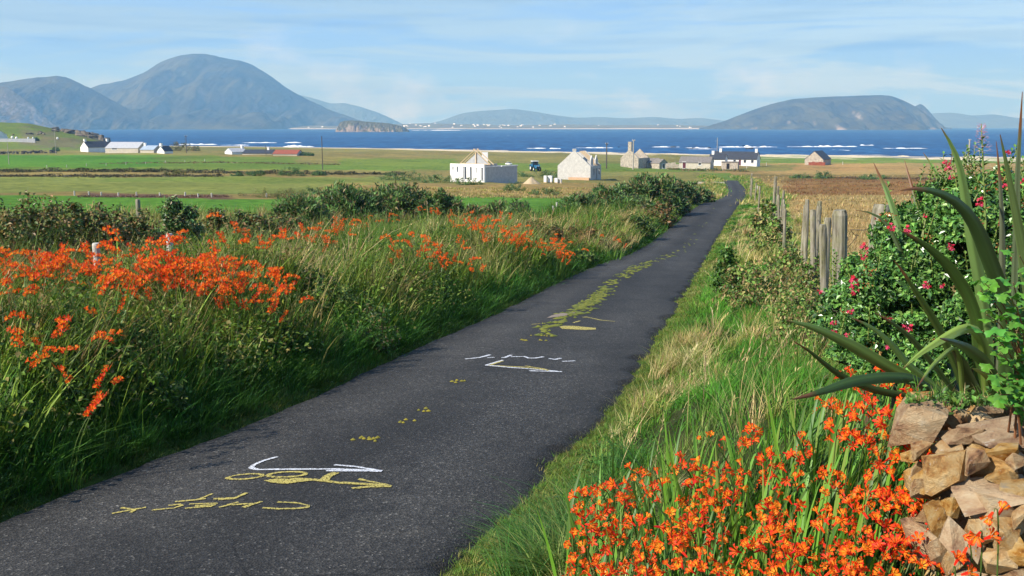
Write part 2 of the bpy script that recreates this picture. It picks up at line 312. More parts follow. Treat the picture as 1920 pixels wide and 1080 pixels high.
# ------------------------------------------------------------------ road
def mat_road():
    m, nt, out = newmat('asphalt'); L = nt.links.new; tc = N(nt, 'ShaderNodeTexCoord')
    v = N(nt, 'ShaderNodeTexVoronoi', i_Scale=75.); L(tc.outputs['Object'], v.inputs['Vector'])
    n = N(nt, 'ShaderNodeTexNoise', i_Scale=.55, i_Detail=7, i_Roughness=.65); L(tc.outputs['Object'], n.inputs['Vector'])
    n2 = N(nt, 'ShaderNodeTexNoise', i_Scale=55., i_Detail=4, i_Roughness=.8); L(tc.outputs['Object'], n2.inputs['Vector'])
    r1 = ramp(nt, v.outputs['Color'], [(.12, (.013, .013, .013)), (.5, (.029, .0285, .0275)), (.82, (.050, .0485, .046)), (.97, (.15, .145, .135))])
    r2 = ramp(nt, n2.outputs['Fac'], [(.35, (.65, .65, .66)), (.65, (1.25, 1.24, 1.22))])
    r3 = ramp(nt, n.outputs['Fac'], [(.3, (.70, .70, .71)), (.7, (1.3, 1.28, 1.25))])
    m1 = N(nt, 'ShaderNodeMixRGB', blend_type='MULTIPLY'); m1.inputs[0].default_value = 1
    m2 = N(nt, 'ShaderNodeMixRGB', blend_type='MULTIPLY'); m2.inputs[0].default_value = 1
    L(r1.outputs[0], m1.inputs[1]); L(r2.outputs[0], m1.inputs[2]); L(m1.outputs[0], m2.inputs[1]); L(r3.outputs[0], m2.inputs[2])
    mpd = N(nt, 'ShaderNodeTexNoise', i_Scale=1.3, i_Detail=4); L(tc.outputs['Object'], mpd.inputs['Vector'])
    wv = N(nt, 'ShaderNodeMixRGB'); wv.inputs[0].default_value = .35; L(tc.outputs['Object'], wv.inputs[1]); L(mpd.outputs['Color'], wv.inputs[2])
    vc = N(nt, 'ShaderNodeTexVoronoi', feature='DISTANCE_TO_EDGE', i_Scale=1.1); L(wv.outputs[0], vc.inputs['Vector'])
    rc = ramp(nt, vc.outputs['Distance'], [(.0, (.35, .35, .35)), (.012, (1, 1, 1))]); npm = N(nt, 'ShaderNodeTexNoise', i_Scale=.35, i_Detail=3); L(tc.outputs['Object'], npm.inputs['Vector'])
    rpm = ramp(nt, npm.outputs['Fac'], [(.54, (0, 0, 0)), (.62, (1, 1, 1))]); mc = N(nt, 'ShaderNodeMixRGB', blend_type='MULTIPLY'); L(rpm.outputs[0], mc.inputs[0]); L(m2.outputs[0], mc.inputs[1]); L(rc.outputs[0], mc.inputs[2])
    nst = N(nt, 'ShaderNodeTexNoise', i_Scale=2.3, i_Detail=6, i_Roughness=.7); L(tc.outputs['Object'], nst.inputs['Vector']); rst = ramp(nt, nst.outputs['Fac'], [(.36, (.72, .72, .73)), (.46, (1, 1, 1)), (.60, (1, 1, 1)), (.70, (1.45, 1.42, 1.36))])
    ms = N(nt, 'ShaderNodeMixRGB', blend_type='MULTIPLY'); ms.inputs[0].default_value = 1; L(mc.outputs[0], ms.inputs[1]); L(rst.outputs[0], ms.inputs[2]); m2 = ms
    a = N(nt, 'ShaderNodeAttribute', attribute_name='Col'); m3 = N(nt, 'ShaderNodeMixRGB', blend_type='MULTIPLY'); m3.inputs[0].default_value = 1
    L(m2.outputs[0], m3.inputs[1]); L(a.outputs['Color'], m3.inputs[2])
    p = N(nt, 'ShaderNodeBsdfPrincipled', i_Roughness=.82); p.inputs['Specular IOR Level'].default_value = .35
    L(m3.outputs[0], p.inputs['Base Color'])
    ad = N(nt, 'ShaderNodeMath', operation='ADD'); L(v.outputs['Distance'], ad.inputs[0]); L(n2.outputs['Fac'], ad.inputs[1])
    b = N(nt, 'ShaderNodeBump', i_Strength=.55, i_Distance=.012); L(ad.outputs[0], b.inputs['Height']); L(b.outputs[0], p.inputs['Normal'])
    L(p.outputs[0], out.inputs[0]); return m
def road_z(x, y):
    c = (xL(y) + xR(y)) / 2; h = (xR(y) - xL(y)) / 2
    t = np.clip((x - c) / h, -1.2, 1.2)
    return zr(y) + .05 * (1 - t * t) + .012 * (fbm(np.asarray(x) * .9, np.asarray(y) * .9, 2, 3) - .5) - .012 * (np.exp(-((np.abs(t) - .52) / .2) ** 2))
def build_road():
    y = np.concatenate([np.arange(-30, 0, .5), np.geomspace(6, 204, 900) - 6]); k = 31
    t = np.linspace(-1, 1, k); Y = np.repeat(y[:, None], k, 1)
    l = xL(y) + .10 * (fbm(y * 2.2, y * 0, 3, 11) - .5) * 1.2; r = xR(y) + .14 * (fbm(y * 2.5, y * 0 + 7, 4, 13) - .5) * 2.6
    X = l[:, None] * (1 - t) / 2 + r[:, None] * (1 + t) / 2
    Z = road_z(X, Y); Z[:, 0] -= .05; Z[:, -1] -= .06
    T = np.abs(t)[None, :] + 0 * Y
    wob = fbm(X * 1.5, Y * .25, 3, 55)
    g = 1 + .34 * np.exp(-((T - .5) / .2) ** 2) - .16 * np.exp(-(T / .16) ** 2) + (wob - .5) * .6
    g = g * np.interp(T, [0, .86, 1], [1, 1, .8])
    col = np.stack([g * 1.02, g * 1.0, g * .96], -1).reshape(-1, 3)
    i = np.arange(Y.size).reshape(Y.shape); q = np.stack([i[:-1, :-1], i[:-1, 1:], i[1:, 1:], i[1:, :-1]], -1).reshape(-1, 4)
    me = npmesh('road', np.stack([X, Y, Z], -1).reshape(-1, 3), [q], col, True)
    return tag(link('road', me, mat_road()), kind='structure', label='narrow dark tarmac lane running down towards the sea')
ROAD = build_road()
# sprayed writing and arrows on the tarmac
def rhit(px, py):
    r = ray(px, py); r = r / r[1]; t = np.geomspace(2, 330, 9000); i = int(np.argmax(CZ + t * r[2] < zr(t) + .04)); return t[i] * r[0], t[i]
def mat_paint(name, c, cut):
    m, nt, out = newmat(name); L = nt.links.new; tc = N(nt, 'ShaderNodeTexCoord')
    n = N(nt, 'ShaderNodeTexNoise', i_Scale=70., i_Detail=5, i_Roughness=.8); L(tc.outputs['Object'], n.inputs['Vector'])
    r = ramp(nt, n.outputs['Fac'], [(cut, (0, 0, 0)), (cut + .07, (1, 1, 1))])
    p = N(nt, 'ShaderNodeBsdfPrincipled', i_Roughness=.75); p.inputs['Base Color'].default_value = (*c, 1)
    tr = N(nt, 'ShaderNodeBsdfTransparent'); mx = N(nt, 'ShaderNodeMixShader'); L(r.outputs[0], mx.inputs[0]); L(tr.outputs[0], mx.inputs[1]); L(p.outputs[0], mx.inputs[2])
    L(mx.outputs[0], out.inputs[0]); return m
M['ypaint'] = mat_paint('yellow_spray_paint', (.50, .41, .10), .43); M['wpaint'] = mat_paint('white_spray_paint', (.66, .67, .70), .42)
def ribbon(mb, pts, w, closed=False):
    P = []
    for a, b in zip(pts[:-1], pts[1:]):
        for k in range(6): P.append((a[0] + (b[0] - a[0]) * k / 6, a[1] + (b[1] - a[1]) * k / 6))
    P.append(pts[-1]); Q = [rhit(*p) for p in P]; n = len(Q); vs = []
    for i, (x, y) in enumerate(Q):
        x0, y0 = Q[max(i - 1, 0)]; x1, y1 = Q[min(i + 1, n - 1)]; l = math.hypot(x1 - x0, y1 - y0) or 1
        nx, ny = -(y1 - y0) / l, (x1 - x0) / l; ww = w * (.6 + .45 * random.random()) / 2
        for s in (1, -1): vs.append((x + nx * ww * s, y + ny * ww * s, float(road_z(x + nx * ww * s, y + ny * ww * s)) + .006))
    mb.add(vs, [(2 * i, 2 * i + 1, 2 * i + 3, 2 * i + 2) for i in range(n - 1)])
def blob(mb, poly):
    Q = [rhit(*p) for p in poly]; cx = sum(q[0] for q in Q) / len(Q); cy = sum(q[1] for q in Q) / len(Q)
    vs = [(x, y, float(road_z(x, y)) + .006) for x, y in [(cx, cy)] + Q]; n = len(Q)
    mb.add(vs, [(0, 1 + i, 1 + (i + 1) % n) for i in range(n)])
A = lambda L: [(180 + x / 3.2, 820 + y / 3.2) for x, y in L]
B = lambda L: [(800 + x / 4.364, 540 + y / 4.364) for x, y in L]
def ell(cx, cy, rx, ry, k=0): return [(cx + rx * math.cos(a) , cy + ry * math.sin(a) - k * math.cos(a)) for a in [i * 2 * math.pi / 16 for i in range(17)]]
def marking(name, label, mat, strokes, blobs=()):
    mb = MB()
    for w, st in strokes: ribbon(mb, st, w)
    for b in blobs: blob(mb, b)
    o = mb.build(name, mat); tag(o, label, 'road marking', 'sprayed marks on the road'); return o
marking('white_arrow_marking', 'white sprayed hooked arrow, nearest of the marks on the tarmac', M['wpaint'], [
    (.045, A([(1088, 120), (1000, 143), (945, 168), (930, 187), (970, 201), (1200, 206), (1450, 206), (1715, 212)])),
    (.035, A([(1430, 180), (1560, 190), (1715, 212)])), (.035, A([(1380, 216), (1550, 215), (1715, 213)]))])
marking('yellow_arrow_marking', 'yellow sprayed bicycle and arrow just below the hooked white arrow', M['ypaint'], [
    (.04, A(ell(895, 243, 105, 16, 3))), (.04, A(ell(1145, 237, 115, 16, 4))),
    (.05, A([(1300, 268), (1450, 285), (1770, 293)])), (.07, A([(1440, 225), (1385, 252), (1365, 280)])),
    (.04, A([(1575, 262), (1680, 278), (1770, 293)])), (.04, A([(1535, 315), (1650, 301), (1770, 294)]))],
    [A([(1005, 272), (1050, 285), (1110, 293), (1150, 294), (1230, 282), (1320, 272), (1290, 262), (1200, 258), (1160, 265), (1080, 262)])])
marking('yellow_writing_marking', 'upside-down yellow sprayed words CHECK IT, lowest of the marks', M['ypaint'], [
    (.03, A([(95, 445), (200, 428), (300, 414)])), (.03, A([(150, 411), (200, 420), (232, 428), (207, 443)])),
    (.03, A([(435, 409), (500, 406), (515, 415), (470, 428), (335, 434)])),
    (.03, A([(560, 408), (725, 408), (690, 426), (535, 433)])), (.03, A([(595, 421), (700, 418)])),
    (.035, A([(740, 434), (855, 403)])), (.035, A([(885, 435), (995, 400)])), (.03, A([(795, 420), (940, 413)])),
    (.03, A([(1090, 403), (1200, 407), (1275, 420), (1270, 432), (1200, 441), (1100, 444), (1000, 438)])),
    (.03, A([(475, 387), (610, 381), (700, 346)])), (.03, A([(600, 381), (660, 376)])), (.035, A([(705, 380), (835, 378), (905, 347)])), (.03, A([(735, 386), (835, 380)]))])
marking('white_writing_marking', 'wavy white sprayed letters across the lane beyond the hooked arrow', M['wpaint'], [
    (.06, B([(315, 583), (430, 575), (480, 563), (522, 552)])), (.04, B([(495, 578), (555, 575)])), (.05, B([(610, 579), (640, 578), (692, 556)])),
    (.05, B([(690, 572), (800, 568), (835, 582), (895, 580), (955, 568)])), (.05, B([(1000, 581), (1050, 586), (1100, 574)])), (.04, B([(1110, 599), (1215, 589)]))])
marking('white_angle_marking', 'white and yellow sprayed sharp-angled arrow under the wavy white letters', M['wpaint'], [
    (.05, B([(625, 599), (560, 618), (485, 640), (700, 660), (1105, 680)])), (.05, B([(840, 683), (960, 682), (1105, 679)]))])
marking('yellow_angle_marking', 'thin yellow line sprayed inside the sharp-angled white arrow', M['ypaint'], [
    (.05, B([(620, 606), (510, 642), (800, 656), (1000, 674)])), (.04, B([(810, 645), (980, 668)]))])
marking('yellow_bar_marking', 'short thick yellow painted bar in front of the moss strip', M['ypaint'], [],
    [B([(1085, 325), (1110, 343), (1180, 345), (1300, 347), (1385, 340), (1385, 328), (1300, 325), (1200, 318), (1120, 318)])])
marking('yellow_dash_marking', 'thin yellow dash tapering to the right beside the worn patch', M['ypaint'], [(.08, B([(1275, 246), (1320, 243)])), (.05, B([(1318, 246), (1420, 265), (1540, 270)]))])
marking('yellow_dash_marking', 'tiny yellow dash on the left of the yellow bar', M['ypaint'], [(.05, B([(860, 301), (930, 296)]))])
marking('yellow_dash_marking', 'tiny slanted yellow dash just above the yellow bar', M['ypaint'], [(.05, B([(1200, 292), (1255, 275)]))])
# tar patch
pm = MB(); blob(pm, B([(980, 250), (1020, 228), (1080, 212), (1180, 203), (1220, 205), (1180, 225), (1080, 240)]))
tag(pm.build('road_patch', mat_plain('worn_patch', (.24, .19, .15), .9, .3, 14)), 'worn pale brown patch where the moss strip begins', 'road patch')
# moss growing down the middle
def build_moss():
    V = []; Q = []; C = []; n = 0
    path = [(1015, 625), (1035, 612), (1070, 592), (1095, 578), (1115, 562), (1135, 545), (1150, 530), (1175, 515), (1200, 500), (1225, 490), (1252, 482), (1275, 470), (1300, 448), (1330, 402), (1345, 388)]
    W_ = [P for P in path]
    pts = np.array([rhit(*p) for p in path]); seg = np.interp
    dens = [.35, .35, .55, .9, 1, 1, .9, .8, .7, .55, .4, .3, .2, .2, .2]
    yy = pts[:, 1]
    V, C, T = [], [], []; base = 0
    N_ = 900
    for _ in range(N_):
        u = random.random() ** 1.4 * (len(path) - 1); i = int(u); f = u - i
        if random.random() > dens[i] or fbm(u * 4., 2., 2, 7) < .42: continue
        cx = pts[i, 0] * (1 - f) + pts[i + 1, 0] * f; cy = pts[i, 1] * (1 - f) + pts[i + 1, 1] * f
        cx += random.gauss(0, .075); cy += random.gauss(0, .3)
        r = random.uniform(.012, .055) * (1.3 if random.random() < .25 else 1); k = 7
        g = random.random(); c = (.13 + .13 * g, .16 + .11 * g, .03 + .02 * g)
        ring = [(cx + r * (1.5 if abs(math.cos(a)) > .5 else .9) * random.uniform(.6, 1.2) * math.cos(a), cy + r * random.uniform(.7, 1.4) * math.sin(a)) for a in [j * 2 * math.pi / k for j in range(k)]]
        V.append((cx, cy, float(road_z(cx, cy)) + random.uniform(.018, .035))); C.append(c)
        for (x, y) in ring: V.append((x, y, float(road_z(x, y)) + .004)); C.append(tuple(q * .85 for q in c))
        T += [(base, base + 1 + j, base + 1 + (j + 1) % k) for j in range(k)]; base += k + 1
    for (px, py) in [(1370, 385), (797, 771), (752, 793), (690, 823), (856, 717), (1018, 640), (1015, 632), (985, 640), (700, 826)]:
        x0, y0 = rhit(px, py)
        for _ in range(5):
            cx = x0 + random.gauss(0, .05); cy = y0 + random.gauss(0, .04); r = random.uniform(.008, .022); k = 6; g = random.random()
            c = (.20 + .15 * g, .19 + .1 * g, .04)
            V.append((cx, cy, float(road_z(cx, cy)) + .02)); C.append(c)
            for j in range(k):
                a = j * 2 * math.pi / k; x = cx + r * 1.4 * math.cos(a); y = cy + r * math.sin(a); V.append((x, y, float(road_z(x, y)) + .003)); C.append(c)
            T += [(base, base + 1 + j, base + 1 + (j + 1) % k) for j in range(k)]; base += k + 1
    me = npmesh('moss', np.array(V), [np.array(T)], np.array(C), True)
    tag(link('moss', me, M['grass']), 'yellow-green moss growing down the middle of the lane', 'moss', kind='stuff')
build_moss()
# ------------------------------------------------------------------ sea
def mat_sea():
    m, nt, out = newmat('sea'); L = nt.links.new; tc = N(nt, 'ShaderNodeTexCoord')
    mp = N(nt, 'ShaderNodeMapping'); mp.inputs['Scale'].default_value = (.085, .016, 1); L(tc.outputs['Object'], mp.inputs[0])
    n = N(nt, 'ShaderNodeTexNoise', i_Scale=1., i_Detail=9, i_Roughness=.68); L(mp.outputs[0], n.inputs['Vector'])
    mp2 = N(nt, 'ShaderNodeMapping'); mp2.inputs['Scale'].default_value = (.0012, .004, 1); L(tc.outputs['Object'], mp2.inputs[0])
    n2 = N(nt, 'ShaderNodeTexNoise', i_Scale=1., i_Detail=5); L(mp2.outputs[0], n2.inputs['Vector'])
    mp3 = N(nt, 'ShaderNodeMapping'); mp3.inputs['Scale'].default_value = (.05, .009, 1); L(tc.outputs['Object'], mp3.inputs[0])
    n3 = N(nt, 'ShaderNodeTexNoise', i_Scale=1., i_Detail=4, i_Roughness=.6); L(mp3.outputs[0], n3.inputs['Vector'])
    r = ramp(nt, n.outputs['Fac'], [(.34, (.003, .026, .095)), (.5, (.009, .06, .175)), (.66, (.022, .115, .27))])
    r2 = ramp(nt, n2.outputs['Fac'], [(.35, (.75, .8, .85)), (.65, (1.2, 1.22, 1.15))])
    foam = ramp(nt, n3.outputs['Fac'], [(.70, (0, 0, 0)), (.74, (1, 1, 1))])
    mu = N(nt, 'ShaderNodeMixRGB', blend_type='MULTIPLY'); mu.inputs[0].default_value = 1; L(r.outputs[0], mu.inputs[1]); L(r2.outputs[0], mu.inputs[2])
    mx = N(nt, 'ShaderNodeMixRGB'); L(foam.outputs[0], mx.inputs[0]); L(mu.outputs[0], mx.inputs[1]); mx.inputs[2].default_value = (.75, .78, .8, 1)
    p = N(nt, 'ShaderNodeBsdfPrincipled', i_Roughness=.42, i_IOR=1.33); p.inputs['Specular IOR Level'].default_value = .16
    L(mx.outputs[0], p.inputs['Base Color'])
    b = N(nt, 'ShaderNodeBump', i_Strength=1., i_Distance=2.0); L(n.outputs['Fac'], b.inputs['Height']); L(b.outputs[0], p.inputs['Normal'])
    L(p.outputs[0], out.inputs[0]); return m
def build_sea():
    y = np.concatenate([np.linspace(300, 3000, 260), np.geomspace(3050, 10300, 60)]); t = np.linspace(-1, 1, 200)
    Y, T = np.meshgrid(y, t, indexing='ij'); X = T * np.minimum(Y * 1.0 + 500, 8900)
    k = np.exp(-Y / 2500.)
    Z = (.30 * np.sin(Y / 3.1 + 2.4 * fbm(X / 70, Y / 50, 2, 4) * 6) + .9 * (fbm(X / 18, Y / 9, 3, 8) - .5)) * k
    i = np.arange(Y.size).reshape(Y.shape); q = np.stack([i[:-1, :-1], i[:-1, 1:], i[1:, 1:], i[1:, :-1]], -1).reshape(-1, 4)
    me = npmesh('sea', np.stack([X, Y, Z], -1).reshape(-1, 3), [q], None, True)
    tag(link('sea', me, mat_sea()), kind='structure', label='deep blue choppy sea filling the bay')
build_sea()
M['foam'] = mat_plain('foam', (.85, .87, .88), .9, .06, 2., .4, 3.)
def sea_hit(px, py):
    r = ray(px, py); r = r / r[1]; d = -CZ / r[2]; return d * r[0], d
def surf(px0, px1, py0, py1, label):
    """a breaker: a low irregular white ridge of foam lying on the water"""
    x0, ya = sea_hit(px0, (py0 + py1) / 2); x1, yb = sea_hit(px1, (py0 + py1) / 2)
    hm = max(.5, (py1 - py0) / F * ya); n = max(10, int((px1 - px0) / 2.2)); V = []; Fc = []
    for i in range(n + 1):
        f = i / n; x = x0 + (x1 - x0) * f; y = ya + (yb - ya) * f
        e = math.sin(math.pi * min(1, max(0, f * 1.04 - .02))) ** .45
        a = float(fbm(f * n / 5., px0 * .1, 4, 71)); a = max(.05, (a - .31) * 2.2)
        h = hm * .5 * e * (a + .05); w = 5 * e * (.25 + a)
        V += [(x, y - w * 1.8, .1), (x, y - w * .5, .1 + h * .75), (x, y + w * .1, .15 + h), (x, y + w * .7, .1)]
    for i in range(n):
        for j in range(3): Fc.append((4 * i + j, 4 * i + j + 1, 4 * i + j + 5, 4 * i + j + 4))
    mb = MB(); mb.add(V, Fc); tag(mb.build('breaking_wave', M['foam'], smooth=True), label, 'wave', 'breakers off the shore')
for a in [(333, 410, 269, 274, 'white breaker off the shore behind the long grey-roofed shed'), (413, 468, 271, 274, 'thin faint breaker between two left-hand white breakers'),
          (453, 520, 266.5, 269.5, 'thin white breaker above the low cottage with the dark roof'), (530, 590, 272, 279, 'broad white breaker above the rust-red roof'),
          (533, 566, 266, 270, 'small bright breaker farther out above the rust-red roof'), (987, 1024, 277, 280, 'small white breaker behind the blue tractor'),
          (1030, 1052, 277, 281, 'tiny white breaker right of the one behind the tractor'), (1222, 1275, 274, 278, 'thin white breaker above the roofless stone house'),
          (1285, 1330, 275, 280, 'white breaker above the grey shed roof'), (1345, 1460, 273, 279.5, 'long white breaker above the white cottage'), (1473, 1610, 272, 279, 'longest white breaker, above the lone barn'),
          (1290, 1345, 278, 281, 'thin white breaker close in before the white cottage chimney'), (1655, 1740, 277, 280, 'thin white breaker far right, seen past the flax tips'), (1080, 1150, 276, 279, 'thin white breaker above the block house shell'), (1612, 1638, 270, 275.5, 'short bright breaker at the end of the longest one'), (640, 700, 278, 280, 'thin shore breaker right of the tall dark pole'),
          (770, 880, 243.5, 246, 'thin white surf at the tip of the far cliffed island')]: surf(*a)
def rocks_in_sea():
    for k, (px, py, s) in enumerate([(1262, 276, 3), (1330, 277, 2.5), (1395, 273, 2.5), (1405, 279, 3.5), (1160, 276, 2), (1300, 279, 3), (345, 262, 2), (1035, 279, 2)]):
        x, y = sea_hit(px, py); o = link('sea_rock', rock_mesh(k), M['searock'], loc=(x, y, .1), scale=(s * 1.6, s, s * .45)); o.rotation_euler = (0, 0, k)
        tag(o, 'low dark rock awash among the breakers', 'rock', 'dark rocks awash off the shore')
def rock_mesh(seed, n=13, box=.75):
    r = random.Random(seed); bm = bmesh.new()
    for _ in range(n):
        v = Vector((r.uniform(-1, 1), r.uniform(-1, 1), r.uniform(-1, 1))); m = max(abs(c) for c in v); v = v / m * (1 - box * 0) if r.random() < box else v.normalized()
        bm.verts.new(v * r.uniform(.8, 1.) * .5 * 1.15)
    h = bmesh.ops.convex_hull(bm, input=bm.verts)
    bmesh.ops.delete(bm, geom=list({g for g in h['geom_interior'] + h['geom_unused'] if isinstance(g, bmesh.types.BMVert)}), context='VERTS')
    bmesh.ops.dissolve_limit(bm, angle_limit=.22, verts=bm.verts, edges=bm.edges)
    bmesh.ops.bevel(bm, geom=bm.edges[:], offset=.035, segments=1, affect='EDGES', clamp_overlap=True)
    me = bpy.data.meshes.new('stone'); bm.normal_update(); bm.to_mesh(me); bm.free(); return me
M['searock'] = mat_plain('wet_rock', (.035, .033, .03), .6, .3, 2.)
rocks_in_sea()
# ------------------------------------------------------------------ far hills
def mat_hill(name, grass, heath, rock, rk0=.55, rk1=.8, sc_=.004):
    m, nt, out = newmat(name); L = nt.links.new; tc = N(nt, 'ShaderNodeTexCoord'); g = N(nt, 'ShaderNodeNewGeometry')
    n = N(nt, 'ShaderNodeTexNoise', i_Scale=sc_, i_Detail=10, i_Roughness=.66); L(tc.outputs['Object'], n.inputs['Vector'])
    r = ramp(nt, n.outputs['Fac'], [(.38, heath), (.6, grass)])
    sep = N(nt, 'ShaderNodeSeparateXYZ'); L(g.outputs['Normal'], sep.inputs[0])
    n2 = N(nt, 'ShaderNodeTexNoise', i_Scale=sc_ * 5, i_Detail=8, i_Roughness=.7); L(tc.outputs['Object'], n2.inputs['Vector'])
    ad = N(nt, 'ShaderNodeMath', operation='MULTIPLY_ADD'); L(n2.outputs['Fac'], ad.inputs[0]); ad.inputs[1].default_value = .5; L(sep.outputs['Z'], ad.inputs[2])
    rr = ramp(nt, ad.outputs[0], [(rk0, (1, 1, 1)), (rk1, (0, 0, 0))])
    mx = N(nt, 'ShaderNodeMixRGB'); L(rr.outputs[0], mx.inputs[0]); L(r.outputs[0], mx.inputs[1]); mx.inputs[2].default_value = (*rock, 1)
    p = N(nt, 'ShaderNodeBsdfPrincipled', i_Roughness=1.); p.inputs['Specular IOR Level'].default_value = 0
    L(mx.outputs[0], p.inputs['Base Color']); b = N(nt, 'ShaderNodeBump', i_Strength=.6, i_Distance=22.); L(n2.outputs['Fac'], b.inputs['Height']); L(b.outputs[0], p.inputs['Normal'])
    L(p.outputs[0], out.inputs[0]); return m
def hill(name, label, sil, D, near, back, mat, rough=.10, gull=.25, seed=0, cliff=0., nx=240, ny=90, lat=1., nearf=None):
    """a hill with its crest at distance D: sil = crest outline (pixel x, pixel y), near/back = how far its flanks reach"""
    px = np.array([s[0] for s in sil], float); pz = np.array([at(s[0], s[1], D).z for s in sil])
    xs = (px - 960) / F * D * lat; X1 = np.linspace(xs[0], xs[-1], nx); crest = _smooth(np.interp(X1, xs, pz), nx / 110)
    crest = np.maximum(crest, -1)
    v = np.concatenate([np.linspace(-1, 0, int(ny * .7)), np.linspace(0, 1, int(ny * .3) + 1)[1:]])
    X, Vv = np.meshgrid(X1, v, indexing='ij'); Cr = crest[:, None]
    Hm = crest.max()
    f = np.where(Vv < 0, (1 - np.abs(Vv) ** 1.25) , 1 - Vv ** 1.4)
    if cliff: f = np.where(Vv < 0, np.clip(f, 0, 1) ** (1 - .75 * cliff), f)
    if nearf: near = _smooth(np.interp(X1 / D * F + 960, [q[0] for q in nearf], [q[1] for q in nearf]), 6)[:, None] * (.8 + .4 * fbm(X1 / (Hm * .5), X1 * 0, 3, seed + 77))[:, None]
    Y = D + np.where(Vv < 0, Vv * near, Vv * back)
    sc_ = Hm / 2.
    r1 = fbm(X / (Hm * .55) + 3 * 0, Y / (Hm * 2.2), 5, seed + 3); ridg = 1 - np.abs(2 * r1 - 1)
    r2 = fbm(X / (Hm * .22), Y / (Hm * .5), 4, seed + 17)
    edge = np.sin(np.pi * np.clip(f, 0, 1)) ** .8
    Z = Cr * f - Hm * gull * edge * (ridg - .35).clip(0, 1) * 1.3 + Hm * rough * (r2 - .5) * edge
    Z = Z + Hm * rough * .12 * (fbm(X / (Hm * .09), Y / (Hm * .09), 3, seed + 29) - .5)
    Z = np.where(Vv <= -.999, -3, np.where(Vv >= .999, -3, Z))
    Z[0, :] = np.minimum(Z[0, :], -2); Z[-1, :] = np.minimum(Z[-1, :], -2)
    i = np.arange(X.size).reshape(X.shape); q = np.stack([i[:-1, :-1], i[1:, :-1], i[1:, 1:], i[:-1, 1:]], -1).reshape(-1, 4)
    me = npmesh(name, np.stack([X, Y, Z], -1).reshape(-1, 3), [q], None, True)
    return tag(link(name, me, mat), label, kind='structure')
HG, HH, HR = (.08, .075, .032), (.022, .022, .02), (.20, .17, .15)
mh3 = mat_hill('far_hill_haze_pale', (.10, .12, .10), (.07, .085, .075), (.14, .14, .13), .5, .7, .004); mh1 = mat_hill('hill_heather', HG, HH, HR, .78, 1.02, .004); mh2 = mat_hill('hill_cliff', (.085, .08, .036), (.03, .029, .024), (.34, .29, .24), .62, .9, .008)  # mh3: haze paleness painted into the far hills' own colours
hill('mountain', 'big rounded heather mountain across the bay', [(150, 190), (195, 160), (215, 157), (250, 150), (285, 136), (310, 120), (330, 110), (360, 102.5), (385, 100.5), (405, 102), (430, 108), (455, 113), (475, 117), (500, 131), (520, 145), (545, 165), (575, 182), (620, 204), (660, 219), (700, 234), (725, 243)], 6300, 1500, 900, mh1, .14, .30, 5)
hill('hill', 'dark cliffed hill in front of the big mountain', [(-160, 158), (-60, 165), (0, 158), (40, 152), (80, 146), (128, 142), (145, 146), (165, 156), (190, 168), (220, 186), (255, 206), (290, 224), (320, 236), (348, 244)], 4900, 700, 500, mh2, .14, .34, 11, .3, nearf=[(-160, 1000), (60, 850), (140, 600), (348, 90)])
hill('hill', 'pale rocky cliffs at the left edge of the bay', [(-160, 140), (-60, 143), (-20, 150), (10, 156), (35, 166), (55, 180), (75, 196), (100, 222), (130, 246)], 4300, 420, 300, mat_hill('pale_cliff', (.16, .14, .08), (.15, .12, .08), (.42, .35, .29), .9, 1.15, .01), .2, .4, 21, .5)
hill('hill', 'low blue shoulder running down right of the big mountain', [(540, 200), (570, 178), (600, 186), (625, 194), (650, 193), (680, 200), (710, 210), (735, 221), (760, 234), (780, 243)], 9300, 800, 900, mh3, .1, .15, 31)
hill('hill', 'faint blue hills on the far side of the bay', [(780, 238), (830, 226), (868, 212), (900, 208), (935, 206), (962, 204), (1000, 209), (1040, 216), (1080, 221), (1120, 219), (1170, 222), (1220, 219), (1270, 223), (1310, 221), (1350, 226), (1420, 236)], 9300, 800, 900, mh3, .06, .1, 41)
hill('hill', 'long flat-topped hill ending in sea cliffs on the right', [(1310, 243), (1330, 234), (1350, 228), (1375, 218), (1400, 208), (1425, 199), (1450, 192), (1475, 186), (1510, 183), (1550, 181), (1600, 179.5), (1640, 178), (1660, 180), (1680, 188), (1700, 197), (1720, 210), (1738, 224), (1755, 235), (1768, 244)], 5200, 800, 600, mh2, .12, .26, 51, .45, nearf=[(1310, 500), (1480, 900), (1575, 950), (1640, 520), (1700, 260), (1768, 90)])
hill('sea_stack', 'small pale rock stack behind the end of the cliffed hill', [(1690, 215), (1704, 199), (1712, 195), (1720, 198), (1728, 206), (1745, 225), (1760, 243)], 5600, 120, 100, mh2, .3, .3, 61, .5, 80, 40)
hill('hill', 'faint blue ridge behind the cliffed hill on the right', [(1660, 225), (1740, 212), (1775, 211), (1810, 217), (1850, 214), (1890, 221), (1960, 224), (2100, 212), (2300, 235)], 9000, 900, 900, mh3, .06, .1, 71)
COAST = hill('hill', 'low flat coast with pale beach across the bay', [(330, 240), (400, 237), (470, 233), (560, 234), (640, 236), (720, 234), (800, 231), (870, 233), (960, 235), (1050, 233), (1150, 235), (1250, 234), (1330, 236), (1420, 235), (1500, 238)], 5900, 550, 900, mat_hill('far_coast', (.17, .17, .08), (.13, .11, .06), (.6, .52, .42), .3, .6, .01), .1, .03, 81, .2, 300, 40)
hill('hill', 'pale cliffed flat island before the far coast', [(638, 244), (641, 230), (650, 226.5), (665, 225.5), (690, 228), (712, 229.5), (730, 231), (748, 234.5), (762, 239), (770, 245)], 2900, 70, 90, mat_hill('island_cliff', (.13, .125, .05), (.12, .11, .06), (.30, .24, .18), .95, 1.2, .04), .35, .35, 91, .85, 160, 60)
